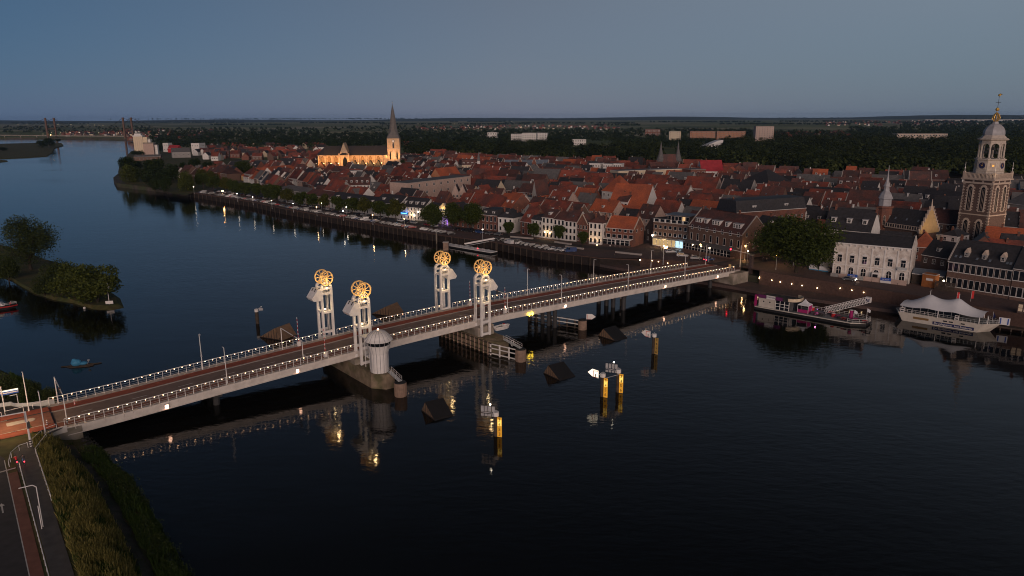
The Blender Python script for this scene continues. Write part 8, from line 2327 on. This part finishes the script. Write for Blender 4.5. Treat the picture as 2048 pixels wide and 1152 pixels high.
out = [(-7, 1.9), (2, 2.0), (5, 1.3), (6.8, 0)]; out = out + [(x, -y) for x, y in reversed(out[:-1])]; n_ = len(out)
b = MB(); b.add([(x*.9-.2, y*.85, -.4) for x, y in out] + [(x, y, 1.3) for x, y in out], [(i, (i+1) % n_, n_+(i+1) % n_, n_+i) for i in range(n_)] + [tuple(range(n_, 2*n_))], 'red'); b.mats[0] = MT['black']; b.build('hull', t)
b = MB(); b.add([(x*1.005, y*1.02, .75) for x, y in out] + [(x*1.01, y*1.04, 1.1) for x, y in out], [(i, (i+1) % n_, n_+(i+1) % n_, n_+i) for i in range(n_)], 'red'); b.build('red_band', t)
b = MB(); b.prism([(-6, 1.3), (3.4, 1.3), (2.6, 2.2), (.6, 2.3), (0, 3.2), (-4.5, 3.2), (-6, 2.3)], lambda x, z: (x, -1.35, z), lambda x, z: (x, 1.35, z), 'trim'); b.build('cabin', t)
for x in (-4.4, -3.1, -1.8, -.6):
    b = MB(); b.box(x, x+.9, -1.40, -1.351, 2.4, 2.95, 'glass'); b.box(x, x+.9, -1.40, -1.351, 1.55, 1.95, 'glass'); b.build('window', t)
rail_run(t, [(0, -1.95, 1.3), (4.8, -1.3, 1.3), (6.6, 0, 1.3), (4.8, 1.3, 1.3)], .8, 'trim', 1.2)
b = MB(); b.cyl((4.9, -.2, 1.7), (4.9, .1, 1.7), .35, .35, 'red', 10); b.build('life_ring', t)

# ------------------------------------------------------------------ bridge approach: gantries, lamp posts, rails, signs, barriers
def gantry(label, s, n_from, n_to, h, z, arm_to=None, group='portal signals over the bridge road', striped=True, lights=True, mast_only=False):
    t = thing('signal_gantry', label, 'traffic signal', W(s, n_from, z), BANG, group)
    Ly = n_to-n_from
    b = MB(); b.cyl((0,0,1.1 if striped else 0), (0,0,h), .10, .09, 'trim', 8); b.build('mast', t)
    if striped:
        b = MB()
        for i in range(5): b.cyl((0,0,i*.22), (0,0,(i+1)*.22-.001), .14, .14, 'trim' if i % 2 else 'black', 8)
        b.build('striped_foot', t)
    b = MB(); b.bar((0,0,h), (0, Ly, h+.1), .13, .13, 'trim'); b.build('crossbar', t)
    if not mast_only:
        b = MB(); b.cyl((0,Ly,0), (0,Ly,h+.1), .10, .09, 'trim', 8); b.build('mast', t)
    if lights:
        b = MB(); b.box(-.2, .2, Ly*.35-.22, Ly*.35+.22, h-.85, h+.25, 'dark'); sg = b.build('signal_head', t)
        for i, m in enumerate(('red', 'dark', 'dark')):
            b = MB(); b.cyl((-.23, Ly*.35, h-.6+.35*(2-i)), (-.2, Ly*.35, h-.6+.35*(2-i)), .12, .12, m, 8); b.build('signal_lens', sg)
    return t
gantry('white traffic portal across the bridge road at the left bridge end', -.1, .9, 13.2, 5.6, 4.03)
gantry('white traffic portal across the bridge road left of the lift towers', 46.5, .75, 13.5, 5.3, deck_z(46))
gantry('white traffic portal across the bridge road right of the lift towers', 105.2, .75, 13.5, 5.3, deck_z(105))
gs = thing('signpost', 'tall mast with a long white arm and striped foot at the left crossing', 'traffic signal', W(-6.55, -6.5, 4.02), BANG)
b = MB(); b.cyl((0,0,1.5), (0,0,6.6), .17, .13, 'trim', 8); b.build('mast', gs)
b = MB()
for i in range(7): b.cyl((0,0,i*.22), (0,0,(i+1)*.22-.001), .19, .19, 'trim' if i % 2 == 0 else 'black', 8)
b.build('striped_foot', gs)
b = MB(); b.bar((0,0,6.5), (-9, .6, 6.6), .16, .16, 'trim'); b.build('arm', gs)
b = MB(); b.box(-.1, .35, -.2, .2, 3.4, 4.6, 'dark'); b.build('signal_head', gs)
b = MB(); b.box(-.25, .05, -.12, .12, 4.7, 6.4, 'lead'); b.build('sign_back', gs)
bs = thing('direction_sign', 'lit blue direction signs on a white post at the left crossing', 'road sign', W(-8.9, 15.2, 4.02), BANG)
b = MB(); b.cyl((0,0,0), (0,0,5.2), .11, .10, 'trim', 8); b.build('mast', bs)
for i, (y0, z, x0, x1) in enumerate(((0, 3.9, .15, 2.7), (0, 4.0, -2.8, -.15))):
    b = MB(); b.box(x0, x1, -.1, .1, z-.55, z+.1, 'blue'); b.box(x0, x1, -.13, -.101, z-.30, z-.1, 'trim'); b.box(x0, x1, -.15, .12, z+.101, z+.32, 'signlit'); b.build('sign_board', bs)
def lamp_post(label, x, yb, yt, z, arm=.6, group='tall bridge lamp posts', lit=False):
    p = at(x, yb, z)
    h = height_at(x, yt, p)-z
    t = thing('lamp_post', label, 'lamp post', p, BANG+PI/2, group)
    b = MB(); b.cyl((0,0,0), (0,0,h), .11, .07, 'trim', 8); b.cyl((0,0,0), (0,0,.5), .15, .15, 'trim', 8); b.build('post', t)
    b = MB(); b.tube([(0,0,h), (arm*.4,0,h+.1), (arm,0,h+.08)], .06, 'trim', 5); b.box(arm-.05, arm+.55, -.12, .12, h+.0, h+.14, 'lead'); b.build('lamp_head', t)
    return t
lamp_post('tall white lamp post left of the left bridge end', 58, 822, 745, 4.02)
lamp_post('lamp post standing at the near edge of the left crossing', 91, 868, 783, 4.02, .3)
p = at(54, 801, 4.0)
t = thing('lamp_post', 'low lamp post with a bent head behind the far footpath', 'lamp post', W(-6.5, 16.6, 4.0), BANG)
b = MB(); b.cyl((0,0,0), (0,0,2.6), .07, .06, 'trim', 6); b.bar((0,0,2.6), (-1.2, 0, 2.55), .12, .1, 'trim'); b.build('post', t)
def bridge_lamp(label, x, ytop, n, glow=False):
    # slide along the deck until the post lines up with its place
    best = min(np.arange(0, 226, .25), key=lambda s: abs(project(W(s, n, deck_z(s)+6))[0]-x))
    s = float(best); q = W(s, n, deck_z(s)); h = height_at(x, ytop, q)-q.z
    t = thing('lamp_post', label, 'lamp post', q, BANG+(PI/2 if n < 5 else -PI/2), 'tall bridge lamp posts')
    b = MB(); b.cyl((0,0,0), (0,0,h), .10, .07, 'trim', 8); b.cyl((0,0,0), (0,0,.7), .15, .15, 'trim', 8); b.build('post', t)
    b = MB(); b.tube([(0,0,h), (.3,0,h+.12), (.7,0,h+.06)], .06, 'trim', 5); b.box(.5, 1.05, -.1, .1, h-.02, h+.1, 'lead'); b.build('lamp_head', t)
    b = MB(); b.box(-.15, .15, -.15, .15, 3.0, 3.35, 'lead'); b.build('junction_box', t)
for x, y, n, l in ((400, 668, 13.4, 'on the far side of the left half of the bridge'), (450, 696, .75, 'on the near side of the left half of the bridge'), (1055, 538, 13.4, 'on the far side just right of the lift towers'), (1123, 551, .75, 'on the near side, second right of the lift towers'), (1188, 519, 13.4, 'on the far side of the right half of the bridge'), (1257, 530, .75, 'on the near side, middle of the right half of the bridge'), (1303, 501, 13.4, 'on the far side near the globe cluster'), (1371, 513, .75, 'on the near side close to the right bridge end'), (1413, 490, 13.4, 'on the far side at the right bridge end')):
    bridge_lamp('tall slim lamp post ' + l, x, y, n)
point_light('crossing_light', W(-9, 4.5, 9.5), 1500, (1.0, .64, .34)); point_light('crossing_light', W(-18, 6, 10.5), 2000, (1.0, .64, .34))
for s, n, hz in ((52, 1.2, 1), (50.5, 13.2, 1), (101.5, 13.3, 1), (104.5, .9, 1)):
    z = deck_z(s); t = thing('barrier', 'raised red-white barrier on the %s side, %s of the lift towers' % ('near' if n < 5 else 'far', 'left' if s < 70 else 'right'), 'barrier', W(s, n, z), BANG, 'raised road barriers on the bridge')
    b = MB(); b.box(-.38, .38, -.3, .3, 0, 1.2, 'trim'); b.box(-.42, .42, -.34, .34, 1.2, 1.3, 'lead'); b.build('cabinet', t)
    for i in range(12):
        b = MB(); b.cyl((0,0,1.3+.5*i), (0,0,1.3+.5*(i+1)-.002), .085-.002*i, .085-.002*i, 'red' if i % 2 == 0 else 'trim', 6); b.build('stripe', t)
    b = MB(); b.ball((0,-.1,1.75), .15, 'bridgelamp' if n > 5 or s > 70 else 'red', 6, 4); b.build('barrier_lamp', t)
for i, s in enumerate((-3.2, 2.4)):
    t = thing('bollard', '%s striped black and white bollard at the left bridge end' % ('near' if i == 0 else 'far'), 'bollard', W(s, 2.0 if i == 0 else 10.3, 4.05), 0, 'striped bollards')
    b = MB()
    for k in range(6): b.cyl((0,0,k*.18), (0,0,(k+1)*.18-.001), .12, .12, 'trim' if k % 2 else ('red' if i else 'brick'), 8)
    b.build('post', t)
# white tube rails
def tube_rail(label, pts, z, h=1.0, group='white tube rails at the crossing', mid=False, step=2.4):
    p0 = W(pts[0][0], pts[0][1], z); t = thing('tube_rail', label, 'railing', p0, 0, group)
    ws = [W(s, n, z)-p0 for s, n in pts]
    b = MB(); b.tube([w+Vector((0,0,h)) for w in ws], .055, 'trim', 6)
    if mid: b.tube([w+Vector((0,0,h*.5)) for w in ws], .035, 'trim', 5)
    b.build('top_rail', t, fix=False)
    for p, q in zip(ws, ws[1:]):
        m_ = max(1, int(round((q-p).length/step)))
        for i in range(m_):
            c = p.lerp(q, i/m_); b = MB(); b.cyl(c, c+Vector((0,0,h)), .05, .05, 'trim', 6); b.build('post', t)
    b = MB(); b.cyl(ws[-1], ws[-1]+Vector((0,0,h)), .05, .05, 'trim', 6); b.build('post', t)
tube_rail('white railing down the riverside footpath above the grass slope', [(-4.0, -4.6), (-6.2, -10.3), (-6.15, -30.3)], 3.98, 1.0, mid=True, step=2.0)
tube_rail('white rail between cycle lane and footpath running to the bottom edge', [(-8.85, -14.8), (-8.85, -54), (-8.85, -62)], 4.0, .95, step=1.7)
tube_rail('white tube rail between the striped mast and the near lamp post', [(-6.2, -5.5), (-4.5, -2.4)], 4.0)
tube_rail('white tube rail from the near lamp post towards the bridge rail', [(-3.8, -1.7), (-2.0, -.9)], 4.0)
tube_rail('curved white rail at the cycle crossing left of the cyclist', [(-10.2, -13.2), (-9.6, -9.5), (-8.3, -7.2), (-7.0, -6.8)], 4.0)
tube_rail('white tube rail at the far footpath, left of the tall lamp post', [(-9.0, 12.4), (-6.0, 12.9)], 4.0)
tube_rail('white tube rail at the far footpath, right of the tall lamp post', [(-4.4, 13.3), (-1.6, 14.0)], 4.0)
tube_rail('white tube rail at the photo edge before the blue signs', [(-13, 12.0), (-9.6, 12.3)], 4.0)
pl = thing('portal_pole', 'bent white height portal beside the riverside footpath', 'portal', W(-8.2, -38.5, 4.0), 0)
v1 = W(-8.35, -23.5, 4.0)-W(-8.2, -38.5, 4.0)
b = MB(); b.tube([(0,0,0), (0,0,3.6)], .06, 'trim', 6); b.build('mast', pl)
p = W(-8.0, -38.0, 4.02)
t = thing('lamp_post', 'bent slim lamp post leaning over the riverside road', 'lamp post', p, BANG, 'tall bridge lamp posts')
b = MB(); b.tube([(0,0,0), (0,0,6.2), (-.4,0,6.6), (-2.0,0,6.65)], .065, 'trim', 6); b.build('post', t)

# ------------------------------------------------------------------ people (built as one skinned body each)
def person(label, base, rz, pose, top, legs, group=None, name='person', bag=None):
    """pose: joint name -> local position; a skin grown over the joints, coloured by height of the garment"""
    t = thing(name, label, 'person', base, rz, group)
    J = pose; names = list(J); idx = {n: i for i, n in enumerate(names)}
    E_ = [('pelvis', 'chest'), ('chest', 'neck'), ('neck', 'head'), ('chest', 'sho_l'), ('chest', 'sho_r'), ('sho_l', 'elb_l'), ('elb_l', 'han_l'), ('sho_r', 'elb_r'), ('elb_r', 'han_r'), ('pelvis', 'hip_l'), ('pelvis', 'hip_r'), ('hip_l', 'kne_l'), ('kne_l', 'ank_l'), ('ank_l', 'toe_l'), ('hip_r', 'kne_r'), ('kne_r', 'ank_r'), ('ank_r', 'toe_r')]
    R_ = {'pelvis': .15, 'chest': .165, 'neck': .06, 'head': .10, 'sho_l': .075, 'sho_r': .075, 'elb_l': .05, 'elb_r': .05, 'han_l': .038, 'han_r': .038, 'hip_l': .10, 'hip_r': .10, 'kne_l': .065, 'kne_r': .065, 'ank_l': .045, 'ank_r': .045, 'toe_l': .045, 'toe_r': .045}
    me = bpy.data.meshes.new('body'); me.from_pydata([J[n] for n in names], [(idx[a], idx[b]) for a, b in E_], [])
    o = bpy.data.objects.new('body', me); COL.objects.link(o); o.parent = t
    md = o.modifiers.new('skin', 'SKIN'); md.use_smooth_shade = True
    sv = me.skin_vertices[0].data
    for n in names: sv[idx[n]].radius = (R_[n], R_[n])
    sv[idx['pelvis']].use_root = True
    o.modifiers.new('sub', 'SUBSURF').levels = 1; o.modifiers['sub'].render_levels = 1
    dg = bpy.context.evaluated_depsgraph_get()
    m2 = bpy.data.meshes.new_from_object(o.evaluated_get(dg)); m2.name = 'body'
    o.modifiers.clear(); o.data = m2; m2.materials.clear()
    for m in (top, legs, 'skin', 'black'): m2.materials.append(MT[m])
    hp = J['pelvis'][2]
    for p in m2.polygons:
        c = p.center
        near = min(names, key=lambda n: (Vector(J[n])-c).length)
        p.material_index = 2 if near in ('head', 'neck', 'han_l', 'han_r') else 3 if near.startswith(('toe', 'ank')) else 1 if near.startswith(('kne', 'hip')) else 0
    h = J['head']
    b = MB(); b.ball((h[0]-.012, h[1], h[2]+.035), .115, 'hair', 8, 6, 1.0, .9, .95); b.build('hair', t)
    b = MB(); b.ball((h[0]+.105, h[1], h[2]-.015), .02, 'skin', 5, 4); b.build('nose', t)
    return t
def stand(stride=.12, arm=.1):
    return {'pelvis': (0,0,.95), 'chest': (0,0,1.32), 'neck': (0,0,1.52), 'head': (.02,0,1.66), 'sho_l': (0,.19,1.42), 'sho_r': (0,-.19,1.42), 'elb_l': (arm,.25,1.15), 'han_l': (arm+.12,.24,.90), 'elb_r': (-arm,-.25,1.15), 'han_r': (-arm+.12,-.24,.90), 'hip_l': (0,.10,.90), 'hip_r': (0,-.10,.90), 'kne_l': (stride*.7,.10,.49), 'ank_l': (stride,.10,.08), 'toe_l': (stride+.18,.10,.04), 'kne_r': (-stride*.2,-.10,.49), 'ank_r': (-stride,-.10,.08), 'toe_r': (-stride+.17,-.10,.04)}
def sit_ride():
    return {'pelvis': (-.12,0,.98), 'chest': (.06,0,1.34), 'neck': (.12,0,1.53), 'head': (.17,0,1.66), 'sho_l': (.07,.19,1.44), 'sho_r': (.07,-.19,1.44), 'elb_l': (.30,.24,1.22), 'han_l': (.52,.24,1.08), 'elb_r': (.30,-.24,1.22), 'han_r': (.52,-.24,1.08), 'hip_l': (-.10,.10,.94), 'hip_r': (-.10,-.10,.94), 'kne_l': (.32,.11,.74), 'ank_l': (.16,.11,.36), 'toe_l': (.33,.11,.31), 'kne_r': (.22,-.11,.55), 'ank_r': (.02,-.11,.18), 'toe_r': (.19,-.11,.14)}
def bicycle(label, base, rz):
    t = thing('bicycle', label, 'bicycle', base, rz, 'bicycles on the riverside road')
    for x in (-.52, .55):
        b = MB(); b.tube([(x+.33*math.cos(a), 0, .34+.33*math.sin(a)) for a in np.linspace(0, 2*PI, 15)], .022, 'rubber', 5); w = b.build('wheel', t, fix=False)
        b = MB()
        for k in range(6): b.cyl((x, 0, .34), (x+.32*math.cos(k*PI/3), 0, .34+.32*math.sin(k*PI/3)), .006, .006, 'railgrey', 3)
        b.build('spoke', w)
    b = MB(); b.tube([(-.52,0,.34), (-.02,0,.32), (.42,0,.80), (-.14,0,.82), (-.02,0,.32)], .022, 'dark', 5); b.tube([(-.52,0,.34), (-.14,0,.82)], .018, 'dark', 5); b.tube([(.55,0,.34), (.42,0,.95)], .022, 'dark', 5); b.build('frame', t, fix=False)
    b = MB(); b.ball((-.16, 0, .90), .12, 'black', 7, 5, 1.2, .8, .4); b.build('saddle', t)
    b = MB(); b.tube([(.44,-.28,1.05), (.42,0,.98), (.44,.28,1.05)], .02, 'dark', 5); b.build('handlebar', t, fix=False)
    b = MB(); b.ball((-.66, 0, .78), .10, 'redbulb', 6, 4); b.build('rear_light', t)
    return t
for i, (s, n, top, lab, bl) in enumerate(((-9.15, -13.3, 'red', 'cyclist in a dark red jacket at the end of the white rail', 'bicycle under the cyclist in the dark red jacket, red rear light on'), (-8.2, -13.9, 'skyblue', 'cyclist in light blue trousers and dark top beside the one in red', 'bicycle under the cyclist in light blue'))):
    q = W(s, n, 4.03); bicycle(bl, q, BANG+PI/2+.1)
    person(lab, q, BANG+PI/2+.1, sit_ride(), top if i == 0 else 'dark', 'jean' if i == 0 else 'skyblue')
walk = [(1229, 517, 'walker on the low quay behind the lamp wall, left one', 'dark'), (1384, 517, 'person in a pale coat at the right bridge end', 'trim'), (1526, 523, 'person standing left of the huge square tree', 'dark'), (1533, 524, 'person beside the one standing left of the huge square tree', 'grey'), (1708, 572, 'person in dark clothes on the road before the white hotel', 'dark'), (1220, 497, 'person in a white top before the corner café', 'trim')]
for x, y, l, m in walk:
    p = at_g(x, y); p.z += .05
    person(l, p, random.uniform(0, 6), stand(random.uniform(.05, .2)), m, 'jean', 'people on foot by the river')
# red signal light at the bridge end and road signs there
p = W(213.5, 1.0, deck_z(211)); t = thing('signal_gantry', 'white mast with a horizontal arm and a red signal at the right bridge end', 'traffic signal', p, BANG)
b = MB(); b.cyl((0,0,0), (0,0,8.6), .12, .10, 'trim', 8); b.build('mast', t)
b = MB(); b.bar((-.5, 3.0, 6.6), (.3, -3.4, 6.0), .14, .14, 'trim'); b.build('arm', t)
b = MB(); b.ball((-.6, 4.0, 6.7), .30, 'redbulb', 8, 5); b.box(-.45, -.3, 3.6, 4.4, 6.1, 7.3, 'dark'); b.build('signal_head', t)
p = W(216.5, -1.6, ground(W(216.5, -1.6, 0).x, W(216.5, -1.6, 0).y)); t = thing('bridge_pillar', 'dark square pillar at the right end of the near bridge railing', 'pillar', p, BANG)
b = MB(); b.box(-.6, .6, -.6, .6, -3, 4.6, 'darkbrick'); b.build('shaft', t); b = MB(); b.box(-.75, .75, -.75, .75, 4.601, 4.9, 'concrete'); b.build('cap', t)
p = W(206.5, .4, deck_z(206)); t = thing('road_sign', 'orange sign board on the right end of the near railing', 'road sign', p, BANG)
b = MB(); b.cyl((0,0,0), (0,0,2.3), .05, .05, 'lead', 6); b.build('post', t); b = MB(); b.box(-.1, -.04, -.5, .5, 1.2, 2.5, 'goldwheel'); b.build('board', t)
p = at_g(1655, 543); t = thing('parasol_row', 'blue and white folded awnings at the left foot of the white hotel', 'awning', p, -.72)
for i in range(2):
    b = MB(); b.prism([(-1.6, 0), (1.6, 0), (1.6, .7), (-.4, 1.8), (-1.6, 1.9)], lambda x, z: (x+3.6*i-4.5, -1.5, z), lambda x, z: (x+3.6*i-4.5, 1.2, z), 'tent'); b.build('canopy', t)
    b = MB(); b.prism([(-1.65, -.02), (1.65, -.02), (1.65, .5), (-1.65, .5)], lambda x, z: (x+3.6*i-4.5, -1.58, z), lambda x, z: (x+3.6*i-4.5, -1.51, z), 'skyblue'); b.build('valance', t)
t_lit = point_light('square_light', at_g(1552, 530) + Vector((0, 0, 5)), 300, (1.0, .6, .25))

# ------------------------------------------------------------------ air
hz = bpy.data.materials.new('evening_haze'); hz.use_nodes = True
hn = hz.node_tree; hn.nodes.clear()
ho = hn.nodes.new('ShaderNodeOutputMaterial'); hv = hn.nodes.new('ShaderNodeVolumePrincipled')
hv.inputs['Color'].default_value = (0.34, 0.60, 1.0, 1); hv.inputs['Density'].default_value = 0.000028; hv.inputs['Anisotropy'].default_value = 0.0
hn.links.new(hv.outputs[0], ho.inputs['Volume'])
MT['haze'] = hz
b = MB(); b.box(-13000, 13000, -900, 13800, -4.0, 96, 'haze')
HAZE = True
if HAZE: stuff(b.build('haze'))
